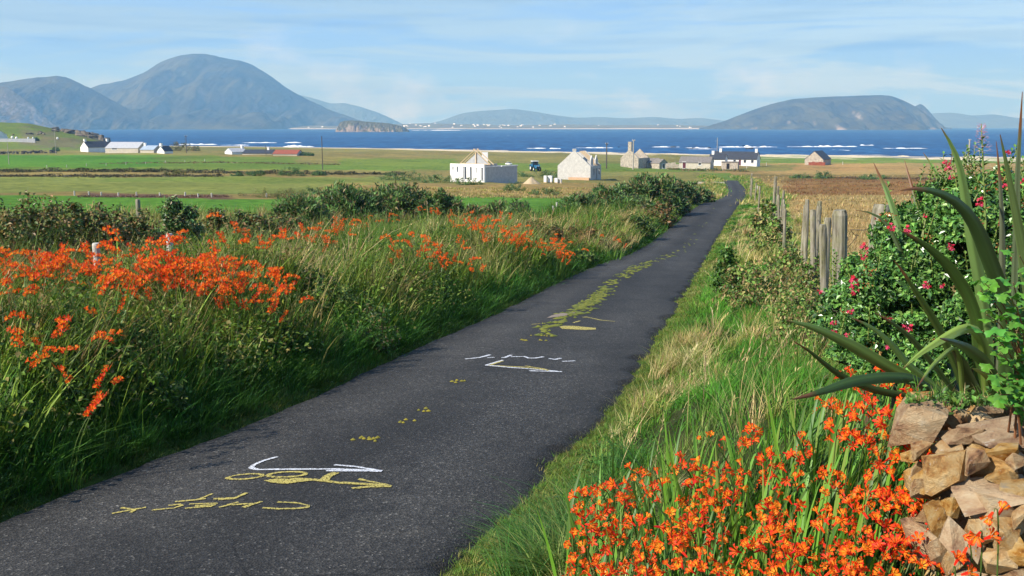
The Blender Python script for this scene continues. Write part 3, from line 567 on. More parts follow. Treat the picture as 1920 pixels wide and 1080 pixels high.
M['whitewall'] = mat_plain('white_render', (.80, .79, .76), .85, .1, 1.2, .1, 12.); M['slate'] = mat_plain('slate', (.045, .05, .062), .6, .35, 2., .3, 8.)
M['beach'] = mat_plain('beach_sand', (.42, .38, .32), .95, .1, .05)
# pale strand along the far coast
def strand():
    pts = np.linspace(330, 1400, 120); V = []; Fc = []
    for i, p in enumerate(pts):
        a = 1 if i % 2 else 1; w = 6 * fbm(p / 40., 3., 3, 5) + 1
        b = at(p, 240, 5330); V += [(b.x, 5330, -.5), (b.x, 5345, 1 + w * .8)]
    for i in range(len(pts) - 1): Fc.append((2 * i, 2 * i + 1, 2 * i + 3, 2 * i + 2))
    mb = MB(); mb.add(V, Fc); tag(mb.build('far_beach', M['beach'], smooth=True), 'thin pale beach along the far coast', kind='structure')
strand()
fh = MB(); fh.prism([(-6, -3), (6, -3), (6, 4.5), (0, 9), (-6, 4.5)], -9, 9, axis='x'); FHM = fh.mesh('far_house'); FHM.materials.append(M['whitewall'])
from mathutils.bvhtree import BVHTree
_cb = BVHTree.FromPolygons([v.co.copy() for v in COAST.data.vertices], [tuple(p.vertices) for p in COAST.data.polygons])
for k in range(64):
    px = random.choice([random.uniform(480, 640), random.uniform(640, 800), random.uniform(800, 1060), random.uniform(1060, 1380), random.uniform(800, 1000)])
    y = random.uniform(5450, 5880); x = (px - 960) / F * y; h = _cb.ray_cast(Vector((x, y, 400)), Vector((0, 0, -1)))[0]
    if h is None: continue
    o = link('far_house', FHM, loc=h, scale=random.uniform(.35, .7), rot=(0, 0, random.uniform(-.5, .5)))
    tag(o, 'tiny white house on the far coast across the bay', 'house', 'white houses along the far coast')
# ------------------------------------------------------------------ buildings
M['block'] = mat_plain('concrete_block', (.50, .49, .46), .9, .22, 2.5, .3, 14.); M['stonewall'] = mat_plain('rubble_stone', (.42, .37, .30), .95, .5, 2.2, .6, 6.)
M['beige'] = mat_plain('weathered_render', (.52, .47, .38), .9, .2, 1.5); M['timber'] = mat_plain('new_timber', (.58, .44, .28), .8, .2, 4.); M['inner_shade'] = mat_plain('painted_inner_shade', (.012, .012, .015), .9, .2, 2., 0)  # near-black colour paints the darkness inside openings and house shells
M['glass'] = mat_plain('window_glass', (.03, .035, .045), .1, .1, 2., 0, spec=.6); M['tin'] = mat_plain('grey_tin', (.42, .43, .45), .5, .2, 1.5, .2, 6.)
M['rust'] = mat_plain('rust_red_tin', (.30, .085, .045), .7, .35, 1.5, .2, 6.); M['oldslate'] = mat_plain('lichened_slate', (.20, .18, .16), .8, .4, 2.5, .4, 6.)
M['bluetin'] = mat_plain('bluish_tin', (.33, .40, .48), .5, .15, 1.5); M['frame'] = mat_plain('painted_frame', (.7, .7, .68), .6, .08, 2., 0)
M['redpaint'] = mat_plain('dark_red_paint', (.10, .02, .03), .6, .2, 2., 0); M['wood'] = mat_plain('weathered_wood', (.30, .265, .20), .9, .35, 9., .4, 40., objrand=.3)
M['polewood'] = mat_plain('pole_wood', (.10, .085, .07), .9, .3, 5.); M['palepole'] = mat_plain('pale_pole', (.36, .33, .28), .9, .2, 5.)
def wall_holes(mb, L, H, t, holes, org=(0, 0), ax=(1, 0), nrm=(0, 1), z0=-.6):
    """a wall from org along ax, thickness t along nrm, with rectangular openings (a0,a1,z0,z1) left out"""
    xs = sorted({0, L, *[h[0] for h in holes], *[h[1] for h in holes]}); zs = sorted({z0, H, *[h[2] for h in holes], *[h[3] for h in holes]})
    for a0, a1 in zip(xs[:-1], xs[1:]):
        run = None
        for b0, b1 in zip(zs[:-1], zs[1:]):
            ca, cb = (a0 + a1) / 2, (b0 + b1) / 2
            solid = not any(h[0] < ca < h[1] and h[2] < cb < h[3] for h in holes)
            if solid: run = [b0, b1] if run is None else [run[0], b1]
            if (not solid or b1 == zs[-1]) and run:
                P = [(org[0] + ax[0] * a + nrm[0] * n, org[1] + ax[1] * a + nrm[1] * n) for n in (0, t) for a in (a0, a1)]
                mb.add([(*p, z) for z in run for p in P], [(0, 2, 3, 1), (4, 5, 7, 6), (0, 1, 5, 4), (2, 6, 7, 3), (0, 4, 6, 2), (1, 3, 7, 5)]); run = None
def window(parent, c, ax, nrm, w, h, z, pane='glass', frame='frame', name='window', sill=True):
    """a framed pane standing 4 cm proud of a wall; nrm points outwards"""
    o = (c[0], c[1]); ang = math.atan2(ax[1], ax[0])
    mb = MB(); f = .09
    sgn = 1 if (ax[0] * nrm[1] - ax[1] * nrm[0]) > 0 else -1
    for a0, a1, b0, b1 in ((-w / 2, w / 2, h - f, h), (-w / 2, w / 2, 0, f), (-w / 2, -w / 2 + f, f, h - f), (w / 2 - f, w / 2, f, h - f)):
        mb.box(a0, a1, *sorted((-.04 * sgn, .05 * sgn)), b0, b1)
    fr = mb.build(name, M[frame], parent, loc=(o[0], o[1], z), rot=(0, 0, ang))
    MB().box(-w / 2 + f, w / 2 - f, *sorted((-.03 * sgn, .02 * sgn)), f, h - f).build('pane' if name == 'window' else 'panel', M[pane], fr)
    if sill and name == 'window': MB().box(-w / 2 - .1, w / 2 + .1, *sorted((-.03 * sgn, .12 * sgn)), -.09, -.003).build('sill', M[frame], fr)
def house(name, label, cat, base, rz, L, Wd, hw, hr, wall='whitewall', roof='slate', chim=(), wins=(), doors=(), gwins=(), over=.2, group=None, chim_m=None, slab=.12, parent=None, off=(0, 0)):
    """gabled house, ridge along local x; front is local -y"""
    e = empty(name, base, rz, label, cat, group) if parent is None else parent
    ox, oy = off
    b = MB(); b.prism([(oy - Wd / 2, -.7), (oy + Wd / 2, -.7), (oy + Wd / 2, hw), (oy, hw + hr), (oy - Wd / 2, hw)], ox - L / 2, ox + L / 2, axis='x'); b.build('wall', M[wall], e)
    k = over * hr / (Wd / 2)
    for s in (-1, 1):
        r = MB(); y0, y1 = oy, oy + s * (Wd / 2 + over); za, zb = hw + hr + .02, hw - k + .02
        r.prism([(y0, za), (y1, zb), (y1, zb + slab), (y0, za + slab * 1.15)], ox - L / 2 - .12, ox + L / 2 + .12, axis='x'); r.build('roof_slope', M[roof], e)
    for cx in chim:
        c = MB(); c.box(ox + cx - .4, ox + cx + .4, oy - .45, oy + .45, hw + hr * .75, hw + hr + 1.0); co = c.build('chimney', M[chim_m or wall], e)
        MB().box(ox + cx - .47, ox + cx + .47, oy - .52, oy + .52, hw + hr + 1.003, hw + hr + 1.12).build('chimney_cap', M[chim_m or wall], co)
    for wx, w, h, z in wins: window(e, (ox + wx, oy - Wd / 2), (1, 0), (0, -1), w, h, z)
    for wx, w, h in doors: window(e, (ox + wx, oy - Wd / 2), (1, 0), (0, -1), w, h, 0.02, pane='redpaint', name='door')
    for sx, w, h, z in gwins: window(e, (ox + sx * L / 2, oy), (0, 1), (sx, 0), w, h, z)
    return e
def base_at(px, py, lift=0):
    p = hit(px, py); return (p.x, p.y, p.z + lift)
def scale_at(px, py): return F / hit(px, py).y      # pixels per metre there
# --- bungalow being built (white front, grey block side)
def bungalow():
    p = hit(908, 342); a = math.radians(40); k = p.y / F
    e = empty('unfinished_bungalow', (p.x, p.y, p.z), 0, 'unfinished white-fronted bungalow with open gable trusses and grey block side', 'house')
    ax = (-math.cos(a), math.sin(a)); ay = (math.sin(a), math.cos(a))      # along the front (leftwards), along the side (rightwards)
    Lf = 67 * k / math.cos(a); Ls = 62 * k / math.sin(a); H = 33 * k
    u = Lf / 67.
    f = MB(); g = lambda x0, x1, z0, z1: ((908 - x1) * u, (908 - x0) * u, z0 * H, z1 * H)
    holes = [g(845.5, 848, .62, .84), g(854, 857.5, .5, .84), g(866, 873.5, .12, .85), g(880, 884, .1, .84), g(891.5, 893.5, .5, .82), g(901, 906, .08, .82)]
    wall_holes(f, Lf, H, .3, holes, (0, 0), ax, ay); f.build('front_wall', M['whitewall'], e)
    for h in holes[2:6:3]:
        c = ((h[0] + h[1]) / 2); mb = MB(); P = lambda aa, n, z: (ax[0] * aa + ay[0] * n, ax[1] * aa + ay[1] * n, z)
        m_ = h[0] + (h[1] - h[0]) * .3
        mb.add([P(h[1] - .05, .1, h[2]), P(h[1] - .05 - (h[1] - h[0]) * .35, .1, h[2]), P(h[1] - .05 - (h[1] - h[0]) * .35, .1, h[3]), P(h[1] - .05, .1, h[3]), P(h[1] - .05, .16, h[2]), P(h[1] - .05 - (h[1] - h[0]) * .35, .16, h[2]), P(h[1] - .05 - (h[1] - h[0]) * .35, .16, h[3]), P(h[1] - .05, .16, h[3])],
               [(0, 1, 2, 3), (4, 5, 6, 7), (0, 1, 5, 4), (3, 2, 6, 7), (0, 3, 7, 4), (1, 2, 6, 5)]); mb.build('door', M['tin'], e)
    s = MB(); wall_holes(s, Ls - .3, H * .84, .3, [], (ay[0] * .3, ay[1] * .3), ay, ax); s.build('side_wall', M['block'], e)
    b = MB(); wall_holes(b, Lf - .3, H * .84, .3, [], (ay[0] * Ls + ax[0] * .3 - ay[0] * .3, ay[1] * Ls + ax[1] * .3 - ay[1] * .3), ax, ay); b.build('back_wall', M['block'], e)
    l = MB(); wall_holes(l, Ls - .6, H * .84, .3, [], (ax[0] * (Lf - .3) + ay[0] * .3, ax[1] * (Lf - .3) + ay[1] * .3), ay, ax); l.build('end_wall', M['block'], e)
    fl = MB(); wall_holes(fl, Lf - .62, .1, Ls - .62, [], (ax[0] * .31 + ay[0] * .31, ax[1] * .31 + ay[1] * .31), ax, ay); fl.build('floor_slab', M['inner_shade'], e)
    # white capping on the block walls
    for (o0, L_) in ((.302, Ls * .45), (Ls * .45 + .5, Ls * .5)):
        c = MB(); wall_holes(c, L_, H * .84 + .14, .42, [], (ay[0] * o0 - ax[0] * .06, ay[1] * o0 - ax[1] * .06), ay, ax, z0=H * .84 + .004); c.build('wall_plate', M['whitewall'], e)
    # gable of grey block with timber rafters, set back from the front
    n0 = 1.0
    A_ = lambda x, z, n=0: (ax[0] * (908 - x) * u + ay[0] * (n0 + n), ax[1] * (908 - x) * u + ay[1] * (n0 + n), z * H)
    gb = MB(); tri = [(861, .98), (908, .98), (884.5, 1.62)]
    gb.add([A_(x, z) for x, z in tri] + [A_(x, z, .25) for x, z in tri], [(0, 1, 2), (3, 4, 5), (0, 1, 4, 3), (1, 2, 5, 4), (2, 0, 3, 5)]); gb.build('gable', mat_plain('grey_block_gable', (.37, .38, .39), .9, .2, 2.5, .3, 14.), e)
    for q in range(2):
        n = -.35 + q * .75
        for (x0, z0, x1, z1) in ((854, .98, 885.5, 1.86), (914, .98, 882, 1.86)):
            r = MB(); r.tube([A_(x0, z0, n), A_(x1, z1, n)], .075, 4); r.build('rafter', M['timber'], e)
    po = MB(); po.tube([A_(884.5, .98, -.12), A_(884.5, 1.65, -.12)], .1, 4); po.build('post', M['timber'], e)
    lt = MB(); lt.tube([A_(856, 1.0, -.35), A_(912, 1.0, -.35)], .08, 4); lt.build('tie_beam', M['timber'], e)
    # inner partition seen over the side wall
    iw = MB(); wall_holes(iw, Ls * .5, H * .98, .25, [], (ax[0] * 2.6 + ay[0] * 2.2, ax[1] * 2.6 + ay[1] * 2.2), ay, ax); iw.build('inner_wall', M['beige'], e)
    ch = MB(); q = A_(866, 1, 4.); ch.box(q[0] - .45, q[0] + .45, q[1] - .45, q[1] + .45, 0, H * 1.62); ch.build('chimney', M['whitewall'], e)
bungalow()
def shell_house():
    p = hit(1107, 338); a = math.radians(26); k = p.y / F
    e = empty('block_house_shell', p, 0, 'roofless two-gabled grey block house shell beyond the gorse', 'house')
    ax = (-math.cos(a), math.sin(a)); ay = (math.sin(a), math.cos(a)); Wd = 60 * k / math.cos(a); Ls = 24 * k / math.sin(a); He = 26 * k; Hp = 53 * k
    P = lambda s, n, z: (ax[0] * s + ay[0] * n, ax[1] * s + ay[1] * n, z)
    def gable(n, t, mat='block', lo=-.6, s0=0, s1=Wd, he=He, hp=Hp, name='gable_wall'):
        poly = [(s0, lo), (s1, lo), (s1, he), ((s0 + s1) / 2 + .25, hp), ((s0 + s1) / 2 - .25, hp), (s0, he)]
        m = MB(); N_ = len(poly); m.add([P(s, n, z) for s, z in poly] + [P(s, n + t, z) for s, z in poly], [tuple(range(N_)), tuple(range(N_, 2 * N_))] + [(i, (i + 1) % N_, (i + 1) % N_ + N_, i + N_) for i in range(N_)])
        return m.build(name, M[mat], e)
    gable(0, .3); gable(Ls - .3, .3); gable(Ls * .45, .25, s0=.32, s1=Wd - .32, he=He * .98, hp=Hp * .93, name='cross_wall')
    s = MB(); wall_holes(s, Ls - .6, He, .3, [(Ls * .2, Ls * .33, .9, He * .8), (Ls * .45, Ls * .58, .1, He * .8), (Ls * .7, Ls * .83, .9, He * .8)], P(0, .3, 0)[:2], ay, ax); s.build('side_wall', M['block'], e)
    s = MB(); wall_holes(s, Ls - .6, He, .3, [], P(Wd - .3, .3, 0)[:2], ay, ax); s.build('side_wall', M['block'], e)
    fl = MB(); wall_holes(fl, Wd - .62, .08, Ls - .62, [], P(.31, .31, 0)[:2], ax, ay); fl.build('floor_slab', M['inner_shade'], e)
    # dormer walls rising over the near side wall
    for n in (.18, .62):
        d = MB(); w = Ls * .22; z1 = He + 1.6
        d.add([P(0.35, Ls * n, He + .02), P(.35, Ls * n + w, He + .02), P(.35, Ls * n + w, z1 - .5), P(.35, Ls * n + w / 2, z1 + .4), P(.35, Ls * n, z1 - .5), P(.6, Ls * n, He + .02), P(.6, Ls * n + w, He + .02), P(.6, Ls * n + w, z1 - .5), P(.6, Ls * n + w / 2, z1 + .4), P(.6, Ls * n, z1 - .5)],
              [(0, 1, 2, 3, 4), (5, 6, 7, 8, 9), (0, 1, 6, 5), (1, 2, 7, 6), (2, 3, 8, 7), (3, 4, 9, 8), (4, 0, 5, 9)]); d.build('dormer_wall', M['block'], e)
    for n in np.linspace(Ls * .5, Ls - .6, 5):
        r = MB(); r.tube([P(.1, n, He + .05), P(Wd / 2, n, Hp)], .08, 4); r.build('rafter', M['timber'], e)
    c = MB(); c.box(*sorted((P(Wd / 2, .15, 0)[0] - .35, P(Wd / 2, .15, 0)[0] + .35)), P(Wd / 2, .15, 0)[1] - .1, P(Wd / 2, .15, 0)[1] + .5, Hp + .004, Hp + .5); c.build('chimney', M['block'], e)
    pl = MB(); wall_holes(pl, Wd * .62, .5, .4, [], P(.1, -.55, 0)[:2], ax, ay, z0=-.5); pl.build('plinth', mat_plain('orange_plinth', (.55, .36, .22), .9), e)
shell_house()
def ruin():
    p = hit(1190, 314); k = p.y / F; rz = math.radians(60)
    e = empty('stone_ruin', p, rz, 'roofless old stone house with tall chimney behind the gorse', 'house')
    # ridge along local x; local -x end is the lit gable that faces us
    Wd = 6.0; L = 8.5; hw = 18 * k; hr = 16 * k
    def gab(x, t, hp=0, name='gable_wall'):
        m = MB(); m.prism([(-Wd / 2, -.7), (Wd / 2, -.7), (Wd / 2, hw), (0, hw + hr + hp), (-Wd / 2, hw)], x, x + t, axis='x'); m.build(name, M['stonewall'], e)
    gab(-L / 2, .55); gab(L / 2 - .55, .55)
    for s in (-1, 1): MB().box(-L / 2 + .552, L / 2 - .552, *sorted((s * (Wd / 2 - .02), s * (Wd / 2 - .5))), -.7, hw).build('side_wall', M['stonewall'], e)
    MB().box(-L / 2 - .02, -L / 2 + .9, -.55, .55, hw + hr * .7, hw + hr + 2.3).build('chimney', M['stonewall'], e)
    MB().box(-L / 2 + .6, L / 2 - .6, -Wd / 2 + .5, Wd / 2 - .5, -.1, .02).build('floor_slab', M['inner_shade'], e)
    p2 = hit(1218, 314); house('stone_lean_to', 'low stone outbuilding with grey slate roof beside the roofless house', 'outbuilding', p2, math.radians(-14), 34 * p2.y / F, 4.6, 9 * k, 8 * k, 'stonewall', 'oldslate', over=.15, doors=())
    p3 = hit(1237, 316); house('stone_hut', 'small dark-fronted stone hut at the end of the roofless house', 'outbuilding', p3, math.radians(-58), 3.6, 3.4, 10 * k, 7 * k, 'stonewall', 'oldslate', over=.12, gwins=[(1, .9, 1.5, .1)])
ruin()
def farm_right():
    p = hit(1308, 316); k = p.y / F
    house('grey_shed', 'long shed with patchy grey roof among the right-hand farm buildings', 'shed', (p.x, p.y + 2, p.z), math.radians(-20), 58 * k, 6.5, 11 * k, 10 * k, 'beige', 'oldslate', chim=(), doors=[(-3, 1.1, 2.0)], wins=[(1.5, .9, .9, 1.)], gwins=[(1, 1.4, 1.8, .1)], over=.15)
    p = hit(1388, 311); k = p.y / F
    house('white_cottage', 'long white cottage with dark slate roof and two white chimneys', 'cottage', (p.x, p.y + 6, p.z), math.radians(-24), 82 * k, 6.4, 12 * k, 13 * k, 'whitewall', 'slate', chim=(-78 * k / 2 * .78, 80 * k / 2 - .6), wins=[(0, 1, 1.1, .9), (3.5, 1, 1.1, .9), (6, 1, 1.1, .9), (-3.5, 1, 1.1, .9)], doors=[(1.8, .95, 2.)], gwins=[(1, .8, .9, 1.)])
    p = hit(1350, 311); k = p.y / F
    house('slate_annexe', 'dark slate-roofed wing between the grey shed and the white cottage', 'outbuilding', (p.x, p.y + 3, p.z), math.radians(-22), 30 * k, 5, 12 * k, 9 * k, 'whitewall', 'slate', chim=(-10 * k,))
    p = hit(1369, 317); k = p.y / F
    e = empty('stone_byre', p, math.radians(-18), 'small flat-roofed stone byre in front of the white cottage', 'outbuilding')
    w = 30 * k; MB().box(-w / 2, w / 2, -1.8, 1.8, -.6, 13 * k).build('wall', M['stonewall'], e); MB().box(-w / 2 - .15, w / 2 + .15, -1.95, 1.95, 13 * k + .003, 13 * k + .15).build('roof', M['oldslate'], e)
    window(e, (-w * .1, -1.8), (1, 0), (0, -1), 1, 1.8, .02, 'inner_shade', 'wood', 'door')  # doorway: its inner darkness is a painted near-black panel
    p = hit(1264, 316); k = p.y / F
    e = empty('ruined_wall', p, math.radians(-6), 'broken pale stone yard wall between the roofless house and grey shed', 'wall'); r_ = random.Random(3)
    for i in range(9):
        w = 3.7 * k; MB().box(-16 * k + i * w, -16 * k + (i + 1) * w - .003, -.3, .3, -.5, (10 + r_.uniform(-2, 3)) * k).build('wall_section', M['stonewall'], e)
    p = hit(1538, 309); k = p.y / F
    e = house('lone_barn', 'lone gabled stone barn with slate roof in the straw field', 'barn', (p.x, p.y + 3, p.z), math.radians(58), 10.5, 36 * k * .95, 10 * k, 15 * k, 'stonewall', 'slate', over=.15)
    p = hit(1529, 310); k = p.y / F
    e = empty('rusty_gate', (p.x, p.y - 1.5, gz(p.x, p.y - 1.5)), math.radians(-8), 'rust-red sheet gate leaning before the lone barn', 'gate')
    for i in range(5): MB().box(-15 * k + i * 6 * k, -15 * k + (i + 1) * 6 * k - .02, -.05, .05, -.1, (6 + (i % 2)) * k).build('sheet', M['rust'], e)
farm_right()
def farm_left():
    p = hit(176, 285); k = p.y / F
    e = house('white_farmhouse', 'white gabled farmhouse with dark slate roof at the left farm', 'house', (p.x, p.y + 3, p.z), math.radians(52), 11, 27 * k, 9 * k, 10 * k, 'whitewall', 'slate', chim=(-5.0, 5.0))
    p = hit(186, 284.5); k = p.y / F
    e = empty('white_porch', (p.x, p.y - 3, gz(p.x, p.y - 3)), math.radians(-5), 'flat white outhouse with a dark open doorway beside the farmhouse', 'outbuilding')
    w = 17 * k; m = MB(); wall_holes(m, w, 9.5 * k, .3, [(w * .28, w * .75, .02, 5.5 * k)], (-w / 2, -1.5)); wall_holes(m, 3, 9.5 * k, .3, [], (-w / 2 + .302, -1.19), (0, 1), (-1, 0)); wall_holes(m, 3, 9.5 * k, .3, [], (w / 2, -1.19), (0, 1), (-1, 0)); m.build('wall', M['whitewall'], e)
    MB().box(-w / 2 - .1, w / 2 + .1, -1.6, 1.9, 9.5 * k + .003, 9.5 * k + .15).build('roof', M['slate'], e); MB().box(-w / 2 + .31, w / 2 - .31, 1.5, 1.8, -.3, 9.3 * k).build('back_wall', M['redpaint'], e)
    p = hit(232, 287); k = p.y / F
    house('long_shed', 'long farm shed with pale grey tin roof beside the white farmhouse', 'shed', (p.x, p.y + 4, p.z), math.radians(-10), 66 * k, 8.5, 9 * k, 10.5 * k, 'beige', 'tin', gwins=[(1, 2, 2.4, .05)], wins=[(-3, 2.4, .7, 1.3)], over=.15)
    p = hit(277, 287); k = p.y / F
    house('low_shed', 'low shed with bluish tin roof and white chimney beside the long shed', 'shed', (p.x, p.y + 4, p.z), math.radians(-12), 28 * k, 6, 6 * k, 7 * k, 'beige', 'bluetin', chim=(-2.5,), chim_m='whitewall')
    p = hit(306, 287.5); k = p.y / F
    house('small_white_gable', 'small white gabled hut with chimney, last of the left farm', 'outbuilding', (p.x, p.y + 2, p.z), math.radians(70), 5, 17 * k, 4 * k, 9 * k, 'whitewall', 'slate', chim=(-2.1,), over=.1)
    p = hit(0, 262); k = p.y / F
    house('hillside_house', 'pale house cut by the left edge below the green headland', 'house', (p.x - 3, p.y, p.z), math.radians(-50), 12, 34 * k, 9 * k, 11 * k, 'whitewall', 'tin')
    p = hit(33, 266); k = p.y / F; e = empty('white_yard_wall', p, 0, 'long low pale wall beside the house at the left edge', 'wall')
    for i in range(4): MB().box((-33 + i * 16.5) * k, (-33 + (i + 1) * 16.5) * k - .02, -.3, .3, -.6, 6.0 * k - .02 * (i % 2)).build('wall_section', M['tin'], e)
    bm_ = bmesh.new(); bmesh.ops.create_uvsphere(bm_, u_segments=10, v_segments=7, radius=.5); bme = bpy.data.meshes.new('bale'); bm_.to_mesh(bme); bm_.free(); bme.materials.append(M['whitewall'])
    for i, (px, py, w) in enumerate([(13.5, 259, 2.2), (23, 258.5, 5), (31, 259.5, 5), (53, 260, 3), (62, 260, 3), (108, 260, 4)]):
        k = hit(px, py + 1.5); q = k.y / F; o = link('wrapped_bale', bme, loc=(k.x, k.y, k.z + .6), scale=(w * q, 1.4, 1.5)); tag(o, 'white wrapped bale by the house at the left edge', 'bale', 'white bales at the left edge')
    p = hit(440, 289); k = p.y / F
    house('low_white_cottage', 'low white cottage gable beside the dark-roofed shed mid-left', 'cottage', (p.x, p.y + 2, p.z), math.radians(48), 7, 24 * k, 4 * k, 6.5 * k, 'whitewall', 'tin', chim=(3.,))
    p = hit(484, 289.5); k = p.y / F
    house('dark_roof_shed', 'low shed with dark slate roof next to the rust-red roof', 'shed', (p.x, p.y + 3, p.z), math.radians(-6), 56 * k, 7, 2.0 * k, 6 * k, 'beige', 'slate', chim=(3.5,), chim_m='whitewall')
    p = hit(537, 291); k = p.y / F
    house('rust_roof_shed', 'low shed with rust-red tin roof mid-left', 'shed', (p.x, p.y + 3, p.z), math.radians(-5), 46 * k, 8, 2.5 * k, 6.5 * k, 'beige', 'rust')
    # dry stone field wall
    e = empty('dry_stone_wall', (0, 0, 0), 0, 'dark tumbledown dry stone wall across the left field', 'wall'); r_ = random.Random(5); RM = [rock_mesh(100 + i) for i in range(5)]
    for m in RM: m.materials.append(M['drystone'])
    for i in range(150):
        f = r_.random(); px = -8 + 112 * f; py = 289.5 - 3.0 * f; p = hit(px, py); k = p.y / F
        s = r_.uniform(1.0, 2.6) * k * 1.3; link('stone', RM[i % 5], parent=e, loc=(p.x, p.y + r_.uniform(-.4, .4), p.z + r_.random() ** 1.2 * 4.5 * k), scale=(s * 1.3, s, s), rot=(r_.random(), r_.random(), r_.random() * 6))
M['drystone'] = mat_plain('dry_stone', (.16, .15, .14), .95, .6, 1.2, .3, 8., c2=(.03, .03, .03), objrand=.6)
farm_left()
# ------------------------------------------------------------------ poles
def pole(px, y0, y1, w, label, mat='polewood', cross=False, group='utility poles'):
    p = hit(px, y1); k = p.y / F; H = (y1 - y0) * k; r = max(w * k / 2, .09)
    e = empty('utility_pole', p, 0, label, 'pole', group); MB().tube([(0, 0, -.5), (0, 0, H)], [r * 1.1, r * .8], 8).build('shaft', M[mat], e)
    if cross:
        MB().box(-2.6 * k, 2.6 * k, -.06, .06, H - .35, H - .15).build('cross_arm', M[mat], e)
        for s in (-1, 1): MB().tube([(s * 2.2 * k, 0, H - .148), (s * 2.2 * k, 0, H + .1)], .07, 6).build('insulator', M['frame'], e)
    return e
pole(605, 256, 318, 1.6, 'tall dark utility pole standing in the green field left of centre')
pole(350, 255, 287, 1.3, 'thin dark utility pole right of the left farm', cross=True)
pole(499, 272, 291, 1., 'short thin pole behind the low dark-roofed shed'); pole(17, 268, 308, 1.3, 'pale pole in the green field near the left edge', 'palepole')
pole(105, 246, 290, 1., 'thin grey pole at the end of the dry stone wall', 'palepole'); pole(1344, 259, 300, 1.2, 'thin pole rising behind the grey shed roof', 'palepole')
pole(1815, 262, 309, 3., 'pale pole at the shore behind the flax', 'palepole', True); pole(1783, 274, 306, 1.6, 'thin dark pole left of the pale shore pole')
pole(1137, 269, 316, 2.4, 'dark pole right of the block house shell', cross=True); pole(1187, 263, 318, 2.4, 'pale pole with cross arm in front of the stone ruin', 'palepole', True)
# ------------------------------------------------------------------ tractor, van, building materials
M['blue'] = mat_plain('tractor_blue', (.03, .16, .30), .4, .2, 2., 0, spec=.5); M['tyre'] = mat_plain('tyre', (.015, .015, .015), .85, .2, 8.); M['white_car'] = mat_plain('white_car_paint', (.8, .8, .8), .25, .03, 1., 0, spec=.5)
M['red'] = mat_plain('red_lamp', (.4, .02, .02), .3, .1, 1., 0)
def wheel(e, loc, r, w, hub):
    o = MB().tube([(0, -w / 2, 0), (0, -w * .3, 0), (0, w * .3, 0), (0, w / 2, 0)], [r * .86, r, r, r * .86], 18).build('wheel', M['tyre'], e, loc=loc)
    MB().tube([(0, -w / 2 - .02, 0), (0, w / 2 + .02, 0)], r * .5, 12).build('rim', M[hub], o)
def tractor():
    p = hit(1004, 321); k = p.y / F; s = 20 * k / 2.75
    e = empty('tractor', p, math.radians(-72), 'blue tractor with white-roofed cab parked behind the building site', 'tractor'); e.scale = (s,) * 3
    MB().prism([(-.1, .75), (1.75, .75), (1.8, 1.25), (1.6, 1.45), (-.1, 1.55)], -.36, .36).build('bonnet', M['blue'], e)
    MB().box(1.803, 1.84, -.28, .28, .85, 1.25).build('grille', M['tyre'], e); MB().box(-1.1, 1.6, -.25, .25, .55, .748).build('chassis', M['tyre'], e)
    c = MB()
    for x in (-1.2, -.12):
        for y in (-.72, .66): c.box(x, x + .08, y, y + .08, 1.05, 2.45)
    c.box(-1.2, -.04, -.72, .74, .95, 1.048); c.build('cab_frame', M['blue'], e)
    MB().box(-1.17, -.07, -.69, .71, 1.06, 2.44).build('cab_window', M['glass'], e); MB().box(-1.35, .08, -.82, .84, 2.453, 2.65).build('cab_roof', M['white_car'], e)
    for y in (-.95, .95):
        wheel(e, (-.65, y, .82), .82, .42, 'white_car'); wheel(e, (1.25, y * .85, .55), .55, .3, 'white_car')
        MB().prism([(-1.45, 1.2), (-1.2, 1.62), (-.65, 1.78), (-.1, 1.62), (.12, 1.2), (.02, 1.2), (-.2, 1.5), (-.65, 1.66), (-1.1, 1.5), (-1.35, 1.2)], y - .24, y + .24).build('mudguard', M['blue'], e)
    MB().tube([(.7, -.3, 1.4), (.7, -.3, 2.3)], .05, 8).build('exhaust', M['tyre'], e)
    for y in (-.22, .22): MB().tube([(1.8, y, 1.32), (1.86, y, 1.32)], .08, 8).build('headlight', M['frame'], e)
tractor()
def car():
    p = hit(954, 309.5); k = p.y / F; s = 10.5 * k / 3.0
    e = empty('parked_car', p, math.radians(-50), 'small white car parked on the track behind the bungalow', 'car'); e.scale = (s,) * 3
    MB().prism([(-2, .35), (2, .35), (2.05, .75), (1.1, .95), (-1.95, .98), (-2.05, .7)], -.85, .85).build('body', M['white_car'], e)
    MB().prism([(-1.7, .983), (1.0, .955), (.35, 1.5), (-1.3, 1.53)], -.74, .74).build('cabin', M['glass'], e); MB().prism([(-1.4, 1.47), (.4, 1.45), (.3, 1.56), (-1.3, 1.58)], -.76, .76).build('roof', M['white_car'], e)
    for x in (-1.25, 1.25):
        for y in (-.8, .8): wheel(e, (x, y, .33), .33, .22, 'tin')
    for y in (-.6, .6): MB().box(2.0, 2.06, y - .15, y + .15, .6, .74).build('headlight', M['frame'], e); MB().box(-2.08, -2.0, y - .12, y + .12, .65, .85).build('tail_light', M['red'], e)
car()
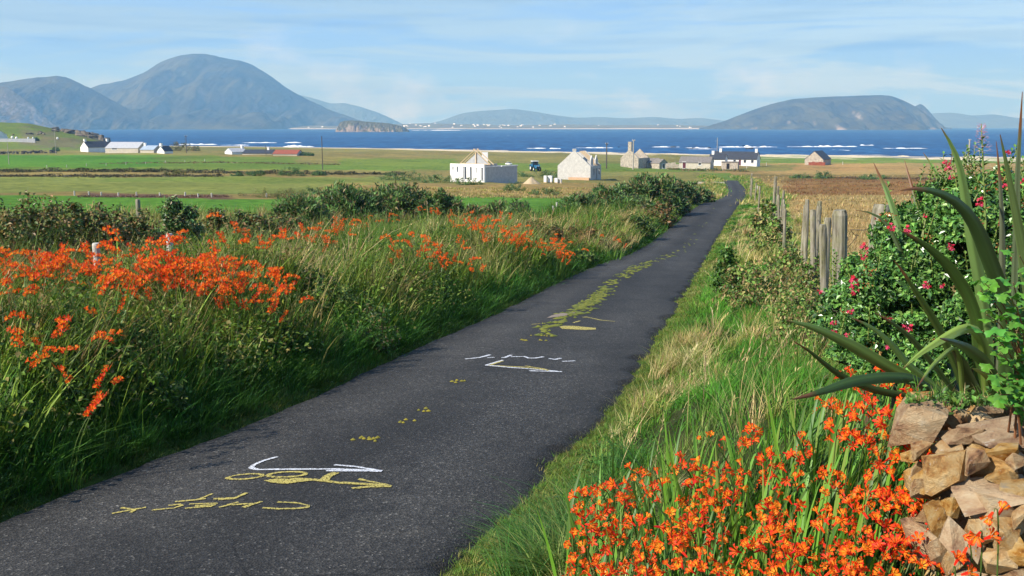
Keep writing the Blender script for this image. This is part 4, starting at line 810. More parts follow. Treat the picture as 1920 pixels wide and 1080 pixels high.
def mound():
    p = hit(996, 345); k = p.y / F; V = []; n, m_ = 28, 9; R = 19 * k; H = 13 * k
    for j in range(m_):
        f = j / (m_ - 1)
        for i in range(n):
            a = 2 * math.pi * i / n; r = R * (1 - f) * (1 + .12 * math.sin(a * 3 + 1) + .06 * math.sin(a * 7)) + .05; V.append((r * math.cos(a), r * math.sin(a) * .8, -.3 + (H + .3) * (f ** .9) * (1 + .03 * math.sin(a * 5 + j))))
    Fc = [(j * n + i, j * n + (i + 1) % n, (j + 1) * n + (i + 1) % n, (j + 1) * n + i) for j in range(m_ - 1) for i in range(n)] + [tuple(range((m_ - 1) * n, m_ * n))]
    mb = MB(); mb.add(V, Fc); o = mb.build('sand_heap', mat_plain('sand', (.46, .36, .22), 1., .2, 1.5, .4, 8.), smooth=True, loc=p); tag(o, 'heap of tan building sand between the two building sites', 'sand heap')
mound()
for (px, py, w, h, mat, name, label) in [(1022.5, 342.5, 6, 13, 'whitewall', 'wrapped_pallet', 'tall white-wrapped pallet of blocks beside the sand heap'), (1031.5, 342.5, 9, 13, 'whitewall', 'wrapped_pallet', 'second white-wrapped pallet, on the house-shell side of the first'),
                                          (1043, 343, 7, 9, 'whitewall', 'wrapped_pallet', 'low white-wrapped pallet beside the grey block stack'), (1050.5, 343.5, 6, 8, 'block', 'block_stack', 'low grey stack of concrete blocks before the house shell')]:
    p = hit(px, py); k = p.y / F; e = empty(name, p, math.radians(-18), label, 'pallet'); w_ = w * k * .42; hh = h * k
    MB().box(-w_, w_, -w_, w_, .12, hh).build('load', M[mat], e)
    for y in (-.7, 0, .7): MB().box(-w_ - .03, w_ + .03, y * w_ - .05, y * w_ + .05, -.12, .117).build('bearer', M['timber'], e)
# pale wall by the bend
p = hit(1330, 344); k = p.y / F; e = empty('roadside_wall', p, 0, 'low pale wall beside the far bend of the lane', 'wall')
for i in range(5): MB().box((-32 + i * 12) * k, (-32 + (i + 1) * 12) * k - .02, -.2, .2, -.4, 2.4 * k + .05 * (i % 2)).build('wall_section', M['beige'], e)
# ------------------------------------------------------------------ fence posts
def post_mesh(seed, r, H, n=10):
    q = random.Random(seed); mb = MB(); lean = (q.uniform(-.07, .07) * H, q.uniform(-.07, .07) * H); zs = [-.5, 0, .3, .6, .85, .97, 1.]
    for z in range(7): pass
    pts = [(lean[0] * max(0, z), lean[1] * max(0, z), z * H if z > 0 else z) for z in zs]; rr = [r * (1.03 + q.uniform(-.09, .09)) for _ in zs[:-1]] + [r * .86]
    mb.tube(pts, rr, n + 4); return mb.mesh('post')
def mat_post():
    m, nt, out = newmat('fence_post_wood'); L = nt.links.new; tc = N(nt, 'ShaderNodeTexCoord'); mp = N(nt, 'ShaderNodeMapping'); mp.inputs['Scale'].default_value = (26, 26, 2.2); L(tc.outputs['Object'], mp.inputs[0])
    n = N(nt, 'ShaderNodeTexNoise', i_Scale=1., i_Detail=8, i_Roughness=.7); L(mp.outputs[0], n.inputs['Vector'])
    n2 = N(nt, 'ShaderNodeTexNoise', i_Scale=5., i_Detail=5, i_Roughness=.7); L(tc.outputs['Object'], n2.inputs['Vector'])
    r = ramp(nt, n.outputs['Fac'], [(.36, (.03, .025, .018)), (.46, (.17, .15, .105)), (.62, (.34, .305, .235)), (.72, (.24, .21, .16))]); r2 = ramp(nt, n2.outputs['Fac'], [(.45, (0, 0, 0)), (.7, (1, 1, 1))])
    mx = N(nt, 'ShaderNodeMixRGB'); k = N(nt, 'ShaderNodeMath', operation='MULTIPLY'); L(r2.outputs[0], k.inputs[0]); k.inputs[1].default_value = .6; L(k.outputs[0], mx.inputs[0]); L(r.outputs[0], mx.inputs[1]); mx.inputs[2].default_value = (.19, .19, .07, 1)
    p_ = N(nt, 'ShaderNodeBsdfPrincipled', i_Roughness=.9); L(mx.outputs[0], p_.inputs['Base Color']); b = N(nt, 'ShaderNodeBump', i_Strength=.6, i_Distance=.01); L(n.outputs['Fac'], b.inputs['Height']); L(b.outputs[0], p_.inputs['Normal']); L(p_.outputs[0], out.inputs[0]); return m
M['post'] = mat_post()
def fence_right():
    e = empty('post_fence', (0, 0, 0), 0, 'line of weathered round posts fencing the straw field on the right', 'fence'); tops = []
    # pixel x, pixel y of the top, distance, diameter in metres
    for i, (px, py, d, dia) in enumerate([(1643, 384, 7.0, .125), (1590, 393, 8.3, .115), (1604, 405, 8.9, .06), (1575, 439, 9.0, .075), (1561, 421, 9.8, .07), (1553, 409, 10.8, .075), (1537, 394, 12.4, .07), (1531, 387, 13.6, .065), (1522, 377, 15.2, .07), (1516, 374, 17, .075), (1508, 384, 19, .07),
                                          (1473, 392, 24, .07), (1470, 383, 27, .07), (1467, 374, 30, .07), (1464, 366, 34, .075), (1461, 357, 38, .08), (1458, 349, 43, .09), (1453, 331, 47, .14), (1424, 349, 62, .1), (1417, 343, 78, .1), (1410, 334, 90, .12), (1408, 326, 100, .1)]):
        t = at(px, py, d); g = gz(t.x, d); H = max(.35, t.z - g)
        link('post', post_mesh(i, dia / 2, H), M['post'], e, loc=(t.x, d, g), rot=(0, 0, i * 1.3)); tops.append((t.x, d, g, H))
    for h in (.32, .62, .88):
        pts = [(x + .03, y, g + H * h) for x, y, g, H in tops if H > .3][:17]; mid = []
        for a, b in zip(pts[:-1], pts[1:]): mid += [a, tuple((np.array(a) + np.array(b)) / 2 - np.array((0, 0, .02)))]
        MB().tube(mid + [pts[-1]], .003, 4, cap=False).build('wire', M['polewood'], e)
    return e
fence_right()
def small_posts(label, spec, dia, cat='fence', mat='post', name='post_fence', wire=True):
    e = empty(name, (0, 0, 0), 0, label, cat); P = []
    for i, (px, y0, y1) in enumerate(spec):
        b = hit(px, y1); k = b.y / F; H = (y1 - y0) * k; link('post', post_mesh(50 + i, max(dia / 2, .55 * k), H, 7), M[mat], e, loc=b); P.append((b.x, b.y, b.z + H * .85))
    if wire and len(P) > 1: MB().tube(P, .006, 4, cap=False).build('wire', M['polewood'], e)
M['palepost'] = mat_plain('pale_post', (.48, .46, .40), .85, .2, 6.)
small_posts('four pale posts before the big gorse bank', [(1037, 386, 412), (1045, 379, 410), (1053, 387, 410), (1060, 386, 410)], .1, mat='palepost')
def lone_post(px, y0, d, dia, label, mat='palepost'):
    t = at(px, y0, d); g = gz(t.x, d); e = empty('fence_post', (t.x, d, g), 0, label, 'post'); link('shaft', post_mesh(px, dia / 2, t.z - g), M[mat], e)
lone_post(181, 455, 11.5, .085, 'white post standing among the orange flowers on the left bank'); lone_post(317, 438, 13, .085, 'pale post at the hedge, right of the white post')
lone_post(258, 373, 22, .10, 'brown post rising above the bramble hedge', 'post')
small_posts('thin pale posts along the foot of the upper green field', [(88 + i * 37, 309.5 - i * 1.4 + (i % 2), 315 - i * 1.5) for i in range(9)], .1, mat='palepost')
small_posts('short pale posts along the purple heather strip', [(140, 358, 367), (167, 359, 368), (190, 360, 368), (222, 361, 369), (256, 360, 368), (300, 361, 369), (347, 360, 369), (372, 363, 370), (397, 362, 370), (500, 362, 370)], .1, mat='palepost')
small_posts('row of short posts before the right-hand farm buildings', [(1248, 310, 317), (1272, 312, 318), (1306, 312, 318), (1325, 313, 319), (1355, 313, 320), (1378, 312, 319), (1400, 308, 316), (1437, 305, 311), (1580, 303, 309)], .1, mat='palepost')
small_posts('pale marker posts beside the far bend of the lane', [(1420, 348, 358), (1411, 334, 343), (1409, 325, 334)], .12, mat='palepost', wire=False)
# ------------------------------------------------------------------ vegetation makers
ORD = ['first', 'second', 'third', 'fourth', 'fifth', 'sixth', 'seventh', 'eighth', 'ninth', 'tenth', 'eleventh', 'twelfth', 'thirteenth', 'fourteenth', 'fifteenth', 'sixteenth', 'seventeenth', 'eighteenth', 'nineteenth', 'twentieth', 'twenty-first', 'twenty-second', 'twenty-third', 'twenty-fourth']
def blades(base, h, lean, az, w, col, nseg=3, tipcol=None, curl=None, basecol=None):
    """curved tapering blades: base (n,3), height, lean (horizontal reach), azimuth, width, colour (n,3)"""
    n = len(base); t = np.linspace(0, 1, nseg + 1); V = []; C = []
    dx, dy = np.cos(az), np.sin(az); curl = np.full(n, 1.8) if curl is None else curl
    droop = np.clip(lean / np.maximum(h, 1e-3) - .5, 0, 2)
    fa = az + math.pi / 2 + rng.normal(0, .5, n); sx, sy = np.cos(fa), np.sin(fa)
    for i, ti in enumerate(t):
        r = lean * ti ** curl; z = h * (ti - droop * .28 * ti ** 3)
        c = base + np.stack([dx * r, dy * r, z], 1); ww = w * (1 - ti ** 1.6) * (.7 + .6 * min(ti * 3, 1)) * .5
        cc = col * (.92 + .16 * ti) if tipcol is None else col * (1 - ti ** 2) + tipcol * ti ** 2
        if i < nseg:
            o = np.stack([sx * ww, sy * ww, 0 * ww], 1); V += [c - o, c + o]; C += [cc, cc]
        else: V.append(c); C.append(cc)
    k = len(V); V = np.stack(V, 1).reshape(-1, 3); C = np.stack(C, 1).reshape(-1, 3); b = np.arange(n)[:, None] * k
    q = [b + np.array([2 * i, 2 * i + 1, 2 * i + 3, 2 * i + 2]) for i in range(nseg - 1)]
    tr = b + np.array([2 * nseg - 2, 2 * nseg - 1, 2 * nseg])
    return V, (np.concatenate(q) if q else np.zeros((0, 4), int)), tr, C
def join(parts):
    V, Q, T, C = [], [], [], []; o = 0
    for v, q, t, c in parts:
        V.append(v); Q.append(q + o); T.append(t + o); C.append(c); o += len(v)
    return np.concatenate(V), np.concatenate(Q), np.concatenate(T), np.concatenate(C)
def blade_obj(name, parts, label=None, cat=None, kind='stuff', mat='grass', parent=None):
    V, Q, T, C = join(parts); pol = [p for p in (Q, T) if len(p)]
    o = link(name, npmesh(name, V, pol, C, True), M[mat], parent); return tag(o, label, cat, kind=kind)
def pal(n, cols, wts=None, jit=.18):
    c = np.array(cols)[rng.choice(len(cols), n, p=None if wts is None else np.array(wts) / sum(wts))]
    return np.clip(c * (1 + rng.normal(0, jit, (n, 1))) * (1 + rng.normal(0, jit * .35, (n, 3))), .004, 1)
def infront(x, y, m=220):
    px, _ = pix(x, y, ground(x, y)); return (px > -m) & (px < 1920 + m)
G_DEEP, G_MID, G_LITE, G_YEL, STRAW, STRAW2, RUSSET = (.045, .10, .015), (.07, .16, .02), (.13, .24, .03), (.22, .26, .05), (.44, .33, .14), (.58, .46, .22), (.20, .085, .035)
def tufts(cx, cy, per, spread, h, lean, w, col, nseg=3, wind=(.35, .1), z=None, hj=.3, upright=1.):
    """tufts of grass: blades fan out from each tuft centre"""
    n = len(cx); k = np.repeat(np.arange(n), per); m = len(k)
    a = rng.uniform(0, 2 * math.pi, m); r = np.abs(rng.normal(0, 1, m)) * np.repeat(spread, per)
    x = cx[k] + np.cos(a) * r; y = cy[k] + np.sin(a) * r; zz = ground(x, y) - .02
    hh = h[k] * np.clip(1 + rng.normal(0, hj, m), .35, 1.8); ln = lean[k] * hh * rng.uniform(.3, 1.5, m)
    ta = rng.uniform(0, 2 * math.pi, n)[k]; tl = rng.uniform(.2, 1.3, n)[k]; vx = np.cos(a) + wind[0] + np.cos(ta) * tl + rng.normal(0, .4, m); vy = np.sin(a) + wind[1] + np.sin(ta) * tl + rng.normal(0, .4, m)
    ww = np.maximum(w[k] * rng.uniform(.7, 1.3, m), .00055 * y)
    c = col[k] * (1 + rng.normal(0, .2, (m, 1))); c = np.clip(c, .004, 1)
    return blades(np.stack([x, y, zz], 1), hh, ln, np.arctan2(vy, vx), ww, c, nseg)
def seed_heads(x, y, h, lean, col, w=.004, z=None):
    """tall thin stems with a feathery head"""
    n = len(x); zz = ground(x, y) - .02; az = rng.normal(.2, .8, n); ww = np.maximum(np.full(n, w), .0006 * y)
    st = blades(np.stack([x, y, zz], 1), h, lean, az, ww, col, 3)
    parts = [st]; k = 9; i = np.repeat(np.arange(n), k); t = np.tile(np.linspace(.74, 1., k), n); r = lean[i] * t ** 1.8
    dro = np.clip(lean / np.maximum(h, .01) - .5, 0, 2)[i]
    b = np.stack([x[i] + np.cos(az[i]) * r, y[i] + np.sin(az[i]) * r, zz[i] + h[i] * (t - dro * .28 * t ** 3)], 1)
    parts.append(blades(b, np.full(len(i), .035) * rng.uniform(.6, 1.4, len(i)), np.full(len(i), .035) * rng.uniform(.2, 1.2, len(i)), az[i] + rng.normal(0, 1.2, len(i)), np.maximum(.007, .0008 * y[i]), np.clip(col[i] * 1.12, 0, 1), 2))
    return join(parts)
def logy(n, a, b): return np.exp(rng.uniform(math.log(a), math.log(b), n))
def weeds(n, y, xf, hmax, ll, cols, seed, thr=.5):
    """patches of low broad-leaved weeds among the grass"""
    x = xf(y); ok = (fbm(x * 1.1, y * .8, 2, seed) > thr) & infront(x, y) & ~((x > 1.) & (y < 3.8) & (x < 4)); x, y = x[ok], y[ok]; per = 14; k = np.repeat(np.arange(len(x)), per); m = len(k)
    px = x[k] + rng.normal(0, .09, m) * np.clip(y[k] / 9, .8, 2); py = y[k] + rng.normal(0, .09, m) * np.clip(y[k] / 9, .8, 2); z = ground(px, py) + rng.random(m) ** .7 * hmax * rng.uniform(.5, 1.2, len(x))[k]
    nr = unit(rng.normal(0, .6, (m, 3)) + np.array((0, 0, 1.))); a = unit(np.cross(nr, rng.normal(0, 1, (m, 3)))); l = np.maximum(ll, .0018 * py) * rng.uniform(.6, 1.4, m)
    return leafset(np.stack([px, py, z], 1), a, nr, l, l * rng.uniform(.35, .7, m), pal(m, cols))
def leafset(c, a, nrm, l, w, col, fold=.25):
    """folded leaves: centre, axis, normal, length, width"""
    b = np.cross(nrm, a); b /= np.linalg.norm(b, axis=1, keepdims=True) + 1e-9; L_ = l[:, None]; W_ = w[:, None]; up = nrm * W_ * fold
    V = np.stack([c - a * L_ * .5, c + b * W_ * .5 + up - a * L_ * .05, c + a * L_ * .5, c - b * W_ * .5 + up - a * L_ * .05], 1).reshape(-1, 3)
    n = len(c); k = np.arange(n)[:, None] * 4; T = np.concatenate([k + np.array([0, 1, 2]), k + np.array([0, 2, 3])])
    return V, np.zeros((0, 4), int), T, np.repeat(col, 4, 0)
def unit(v): return v / (np.linalg.norm(v, axis=1, keepdims=True) + 1e-9)
# ------------------------------------------------------------------ right-hand verge
def verge():
    P = []
    n = 5200; y = logy(n, 1.7, 90); s = rng.uniform(.0, 1, n) ** .8 * np.interp(y, [1.7, 8, 20, 90], [4.0, 3.6, 3.3, 3.2]) + .02; x = xR(y) + s / .95
    ok = infront(x, y) & ~((x > 1.0) & (y < 3.6) & (y > 1.)); x, y, s = x[ok], y[ok], s[ok]; n = len(x)
    m = fbm(x * .9, y * .5, 3, 91); straw = ss(.60, .76, fbm(x * .6 + 9, y * .35, 3, 95) + .10 * np.exp(-((s - 1.0) / .7) ** 2) + .12 * ss(9, 16, y))[:, None]
    h = np.interp(s, [0, .25, .7, 1.4, 3], [.04, .06, .09, .11, .15]) * (.6 + .9 * m) * np.interp(y, [2, 6, 14], [.85, 1., 1.25])
    c = pal(n, [(.055, .16, .014), (.09, .24, .02), (.17, .25, .035), (.055, .21, .014)], [4, 4, .7, 4]); edge = np.exp(-(s / .22) ** 2)[:, None]
    c = c * (1 - edge * .7) + np.array((.17, .19, .035)) * edge * .7
    c = c * (1 - straw * .75) + pal(n, [STRAW, STRAW2, G_YEL]) * straw * .75
    P.append(tufts(x, y, 24, np.full(n, .07) * np.clip(y / 8, .8, 2.2), h, np.full(n, .75), np.full(n, .0048), c, 3))
    # straw tussocks leaning over the edge
    for (px, py, k, hh) in [(1240, 705, 40, .2), (1200, 760, 26, .17), (1300, 660, 30, .2), (1275, 690, 30, .2), (1340, 635, 18, .22), (1180, 800, 14, .15), (1120, 850, 9, .13), (1400, 650, 10, .24), (1450, 620, 12, .28), (1260, 750, 20, .18), (1320, 720, 14, .2), (1560, 600, 8, .32), (1480, 560, 10, .32), (1430, 500, 24, .4), (1470, 470, 24, .42), (1400, 490, 18, .36), (1500, 455, 20, .42), (1450, 440, 20, .42), (1490, 420, 16, .42), (1530, 540, 14, .4), (1420, 800, 4, .25)]:
        q = hit(px, py); r = .17 * q.y / 8
        x = q.x + rng.normal(0, r, k); y = q.y + rng.normal(0, r * 1.6, k); ok = x > xR(y) + .28; x, y = x[ok], y[ok]; k = len(x); c = pal(k, [STRAW, STRAW2, (.36, .30, .11), G_YEL, (.16, .24, .04)])
        P.append(tufts(x, y, 26, np.full(k, .05), np.full(k, hh), np.full(k, .8), np.full(k, .0035), c, 3))
    # tall dark green leaning grass in the very foreground
    for (px, py, k, hh) in [(1000, 1065, 14, .2), (1030, 1030, 12, .18), (1060, 1000, 12, .2), (1100, 1050, 14, .22), (1120, 960, 10, .2), (1030, 1085, 12, .2), (1180, 880, 8, .18)]:
        q = hit(px, py); x = q.x + rng.normal(0, .10, k); y = q.y + rng.normal(0, .10, k)
        P.append(tufts(x, y, 30, np.full(k, .045), np.full(k, hh), np.full(k, 1.1), np.full(k, .005), pal(k, [(.05, .15, .03), (.08, .2, .035), (.14, .25, .05), (.2, .24, .07)]), 4, wind=(-.9, .25)))
    # lush bright green patch farther on
    for (px, py, k) in [(1400, 520, 40), (1350, 560, 40), (1420, 560, 40), (1380, 540, 40), (1480, 590, 30), (1430, 610, 30), (1330, 590, 24), (1520, 700, 30), (1450, 700, 30), (1400, 730, 20), (1520, 640, 26)]:
        q = hit(px, py); r = .05 * q.y; x = q.x + rng.normal(0, r * .7, k); y = q.y + rng.normal(0, r * 1.3, k); ok = x > xR(y) + .35; x, y = x[ok], y[ok]; k = len(x)
        P.append(tufts(x, y, 26, np.full(k, .08), np.full(k, .17), np.full(k, .9), np.full(k, .006), pal(k, [(.08, .24, .02), (.12, .29, .03), (.06, .18, .02)]), 3))
    # grass grown up round the feet of the fence posts
    d_ = np.array([7.0, 8.3, 9.0, 9.8, 10.8, 12.4, 13.6, 15.2, 17, 19, 24, 30, 38]); u_ = np.array([1643, 1590, 1575, 1561, 1553, 1537, 1531, 1522, 1516, 1508, 1473, 1467, 1461]); q_ = np.repeat(np.arange(13), 9)
    x = (u_[q_] - 960) / F * d_[q_] + rng.normal(-.12, .2, len(q_)); y = d_[q_] + rng.normal(-.2, .35, len(q_)); k = len(x)
    P.append(tufts(x, y, 26, np.full(k, .08), rng.uniform(.3, .6, k), np.full(k, .6), np.full(k, .005), pal(k, [STRAW, (.12, .21, .03), (.2, .25, .05), (.08, .17, .02)]), 3))
    n = 900; x = rng.uniform(1.3, 9, n); y = rng.uniform(1.0, 9.5, n); ok = (x - xR(y) > 1.5) & ~((x < 2.6) & (y < 3.6)); x, y = x[ok], y[ok]; n = len(x)
    P.append(tufts(x, y, 16, np.full(n, .12), rng.uniform(.12, .3, n), np.full(n, .7), np.full(n, .006), pal(n, [STRAW, (.10, .19, .025), (.2, .24, .05), (.07, .16, .02)]), 2))
    n = 240; y = logy(n, 5.5, 60); s = rng.uniform(.5, 3.2, n); x = xR(y) + s
    ok = infront(x, y) & ~((x > 1.) & (y < 3.8)); x, y = x[ok], y[ok]; n = len(x)
    P.append(seed_heads(x, y, rng.uniform(.25, .55, n), rng.uniform(.08, .35, n), pal(n, [STRAW, STRAW2, (.3, .2, .1)]), .0028))
    # moss and very short grass creeping over the tarmac edge
    n = 2600; y = logy(n, 3.2, 70); s = rng.normal(.16, .18, n); x = xR(y) + s
    P.append(tufts(x, y, 22, np.full(n, .035) * np.clip(y / 8, .8, 3), np.full(n, .05), np.full(n, .9), np.full(n, .005), pal(n, [(.17, .20, .035), (.12, .18, .03), (.22, .2, .06), (.09, .17, .02)]), 2))
    n = 2600; P.append(weeds(n, logy(n, 4.5, 60), lambda y: xR(y) + .25 + rng.uniform(0, 1, n) * 3., .10, .028, [(.05, .14, .02), (.09, .21, .03), (.13, .22, .04), (.035, .09, .015)], 7))
    blade_obj('verge_grass', P, 'mixed green and straw grass along the right verge', 'grass')
verge()
# ------------------------------------------------------------------ left-hand bank
def bank():
    P = []
    n = 4600; y = logy(n, 3.6, 95); s = .02 + rng.uniform(0, 1, n) ** .75 * 6.5; x = xL(y) - s / .95
    ok = infront(x, y); x, y, s = x[ok], y[ok], s[ok]; n = len(x)
    m = fbm(x * .8, y * .6, 3, 191); st = ss(.56, .78, fbm(x * .5 + 3, y * .35, 3, 195) + np.interp(s, [0, .6, 1.5, 3, 6], [-.12, -.1, .02, .05, .06]))[:, None]
    h = np.interp(s, [0, .12, .4, .9, 1.6, 3, 6], [.05, .09, .22, .38, .44, .44, .46]) * (.15 + 1.7 * ss(.25, .75, m))
    c = pal(n, [G_DEEP, G_MID, G_LITE, G_YEL], [3.2, 4, 2., .9]); c = c * (1 - st * .65) + pal(n, [STRAW, STRAW2, G_YEL, (.22, .16, .07)]) * st * .65
    e = np.exp(-(s / .16) ** 2)[:, None]; c = c * (1 - .6 * e) + np.array((.16, .19, .03)) * .6 * e
    P.append(tufts(x, y, 22, np.full(n, .09) * np.clip(y / 9, .8, 2.2), h, np.full(n, .65), np.full(n, .0065), c, 3, wind=(.2, -.1)))
    # lush grass rolling down to the tarmac
    n = 520; y = logy(n, 5, 40); s = rng.uniform(.2, 1.1, n); x = xL(y) - s / .95; c = pal(n, [(.05, .16, .02), (.08, .22, .03), G_DEEP])
    P.append(tufts(x, y, 24, np.full(n, .08), .30 * rng.uniform(.4, 1.3, n), np.full(n, 1.0), np.full(n, .008), c, 3, wind=(.5, -.2)))
    n = 520; y = logy(n, 6.5, 70); s = 1. + rng.uniform(0, 1, n) * 5.; x = xL(y) - s; ok = infront(x, y); x, y = x[ok], y[ok]; n = len(x)
    P.append(seed_heads(x, y, rng.uniform(.5, .95, n), rng.uniform(.08, .5, n), pal(n, [STRAW, STRAW2, (.3, .2, .1), (.26, .24, .1)]), .003))
    # bleached grass at the edge of the far stretch
    for (px, py, k) in [(1165, 478, 40), (1195, 468, 40), (1225, 448, 30), (1250, 420, 30), (1145, 486, 30), (1275, 395, 20), (1300, 372, 20), (1335, 368, 20)]:
        q = hit(px, py); x = q.x + rng.normal(0, .55, k); y = q.y + rng.normal(0, 1., k); ok = x < xL(y) - .25; x, y = x[ok], y[ok]; k = len(x)
        P.append(tufts(x, y, 26, np.full(k, .12), np.full(k, .42), np.full(k, .6), np.full(k, .006), pal(k, [STRAW2, STRAW, (.5, .42, .2)]), 3))
    n = 2000; y = logy(n, 4.5, 80); s = rng.normal(.12, .13, n); x = xL(y) - s
    P.append(tufts(x, y, 22, np.full(n, .04) * np.clip(y / 8, .8, 3), np.full(n, .06), np.full(n, .9), np.full(n, .005), pal(n, [(.13, .19, .03), (.09, .17, .025), (.18, .19, .05), (.06, .14, .02)]), 2))
    n = 1800; y = logy(n, 4.5, 60); s = rng.uniform(.1, .7, n); x = xL(y) - s
    P.append(tufts(x, y, 22, np.full(n, .06) * np.clip(y / 8, .8, 3), rng.uniform(.1, .22, n), np.full(n, .9), np.full(n, .006), pal(n, [(.05, .15, .02), (.08, .2, .03), (.035, .09, .015)]), 3, wind=(.8, -.2)))
    # strap leaves of crocosmia without flowers, in lumps
    n = 1000; y = logy(n, 5.5, 75); s = .5 + rng.uniform(0, 1, n) * 4.2; x = xL(y) - s; ok = infront(x, y) & (fbm(x * .5, y * .4, 2, 321) > .36); x, y = x[ok], y[ok]; n = len(x)
    P.append(tufts(x, y, 30, np.full(n, .16), rng.uniform(.3, .62, n), np.full(n, .6), np.full(n, .017), pal(n, [(.085, .17, .02), (.14, .235, .03), (.20, .28, .04), (.055, .11, .015), (.27, .25, .08)]), 4, hj=.25))
    n = 170; y = logy(n, 7, 55); s = .8 + rng.uniform(0, 1, n) * 3.5; x = xL(y) - s; ok = infront(x, y); x, y = x[ok], y[ok]; n = len(x)
    P.append(tufts(x, y, 40, np.full(n, .10), rng.uniform(.4, .75, n), np.full(n, .9), np.full(n, .004), pal(n, [STRAW, STRAW2, (.35, .25, .1), (.25, .13, .06)]), 3))
    n = 8500; P.append(weeds(n, logy(n, 5.5, 70), lambda y: xL(y) - .35 - rng.uniform(0, 1, n) * 4.5, .55, .055, [(.085, .16, .022), (.14, .225, .03), (.20, .28, .045), (.045, .09, .018), (.25, .22, .07)], 17, .38))
    blade_obj('bank_grass', P, 'long green and straw grass covering the left bank', 'grass')
bank()
def fields():
    P = []
    # straw field behind the fence
    n = 9000; y = logy(n, 9, 230); px = rng.uniform(1330, 2250, n); x = (px - 960) / F * y; s = x - xR(y); ok = s > 3.0; x, y = x[ok], y[ok]; n = len(x)
    px, py = pix(x, y, ground(x, y)); br = (py > 334) & (py < 366) & (px > 1470); c = pal(n, [(.36, .26, .11), (.34, .235, .095), (.28, .21, .09), (.44, .33, .15)], None, .18); c[br] = pal(int(br.sum()), [BROWN, (.22, .12, .05), RUSSET])
    P.append(tufts(x, y, 9, np.full(n, .2) * np.clip(y / 15, 1, 6), np.full(n, .2), np.full(n, .6), np.maximum(.006, .0006 * y), c, 2))
    # rough ground between hedge and bank, and around the building site
    n = 3000; y = logy(n, 11, 60); px = rng.uniform(-200, 1250, n); x = (px - 960) / F * y; s = xL(y) - x; ok = (s > 4.5) & (y < 46 + 0 * s); x, y = x[ok], y[ok]; n = len(x)
    P.append(tufts(x, y, 12, np.full(n, .2), np.full(n, .5), np.full(n, .6), np.full(n, .008), pal(n, [G_MID, G_YEL, STRAW, (.2, .14, .06)]), 2))
    n = 2600; y = logy(n, 75, 150); px = rng.uniform(600, 1330, n); x = (px - 960) / F * y; s = xL(y) - x; ok = s > 1.5; x, y = x[ok], y[ok]; n = len(x)
    _, py = pix(x, y, ground(x, y)); ok = (py < 372) & (py > 353); x, y = x[ok], y[ok]; n = len(x)
    P.append(tufts(x, y, 10, np.full(n, .5), np.full(n, .17), np.full(n, .5), .0006 * y, pal(n, [STRAW, ROUGH, (.3, .24, .09), G_YEL]), 2))
    # verges of the far stretch of the lane
    n = 1500; y = rng.uniform(75, 230, n); sd = rng.random(n) < .5; s = rng.uniform(.2, 4, n); x = np.where(sd, xL(y) - s, xR(y) + s)
    P.append(tufts(x, y, 10, np.full(n, .4), np.full(n, .35), np.full(n, .6), .0006 * y, pal(n, [G_MID, G_LITE, G_YEL, STRAW]), 2))
    blade_obj('field_grass', P, 'rough straw and green grass standing in the fields', 'grass')
fields()
# ------------------------------------------------------------------ bushes
def bush_leaves(ctr, rad, n, ll, lw, cols, wts=None, nclump=40, seed=0, flat=.35, clump=.24, inner=.25, jit=.22):
    """leaves spread through a lumpy crown; local coordinates, origin at the base"""
    r = np.random.default_rng(seed); rad = np.array(rad, float)
    d = r.normal(0, 1, (nclump, 3)); d[:, 2] = np.abs(d[:, 2]) * 1.1 - .25; d = unit(d); cr = r.uniform(.55, 1.0, (nclump, 1)) ** .5
    cc = d * cr * rad * np.array((1, 1, 1)); cs = clump * r.uniform(.55, 1.4, nclump) * rad.mean(); tone = r.uniform(.7, 1.3, nclump)
    k = r.integers(0, nclump, n); o = unit(r.normal(0, 1, (n, 3))) * (r.random((n, 1)) ** .45) * cs[k][:, None]
    p = cc[k] + o; m = r.random(n) < inner; p[m] *= r.uniform(.3, .9, (int(m.sum()), 1))
    p[:, 2] = np.maximum(p[:, 2] + rad[2] * .12, .02)
    out = unit(o + d[k] * .5 * cs[k][:, None] + np.array((0, 0, .25)) * cs[k][:, None]); nr = unit(out + r.normal(0, .55, (n, 3)))
    a = unit(np.cross(nr, r.normal(0, 1, (n, 3)))); a = unit(a + out * flat)
    nr = unit(nr - a * (nr * a).sum(1, keepdims=True))
    col = np.array(cols)[r.choice(len(cols), n, p=None if wts is None else np.array(wts) / sum(wts))] * tone[k][:, None] * (1 + r.normal(0, jit, (n, 1)))
    s = r.uniform(.65, 1.35, n)
    return leafset(p + np.array(ctr), a, nr, ll * s, lw * s, np.clip(col, .003, 1)), cc + np.array((0, 0, rad[2] * .12))
def bush(name, label, cat, base, rad, n, ll, lw, cols, wts=None, mat='leaf', group=None, nclump=40, seed=0, stems=9, rz=0, stemcol=(.09, .06, .035), **k):
    e = empty(name, base, rz, label, cat, group); (V, Q, T, C), cc = bush_leaves((0, 0, 0), rad, n, ll, lw, cols, wts, nclump, seed, **k)
    o = link('foliage', npmesh('foliage', V, [T], C), M[mat], e); tag(o, kind='stuff')
    mb = MB(); r = random.Random(seed)
    for i in range(min(stems, len(cc))):
        c = Vector(cc[i]); b = Vector((c.x * .15, c.y * .15, -.1)); m_ = b.lerp(c, .5) + Vector((r.uniform(-.1, .1), r.uniform(-.1, .1), .1)) * rad[2]
        mb.tube([b, m_, c], [.018 * rad[2] + .004, .012 * rad[2] + .003, .003], 5, stemcol)
    mb.build('stems', M['leaf'], e); return e
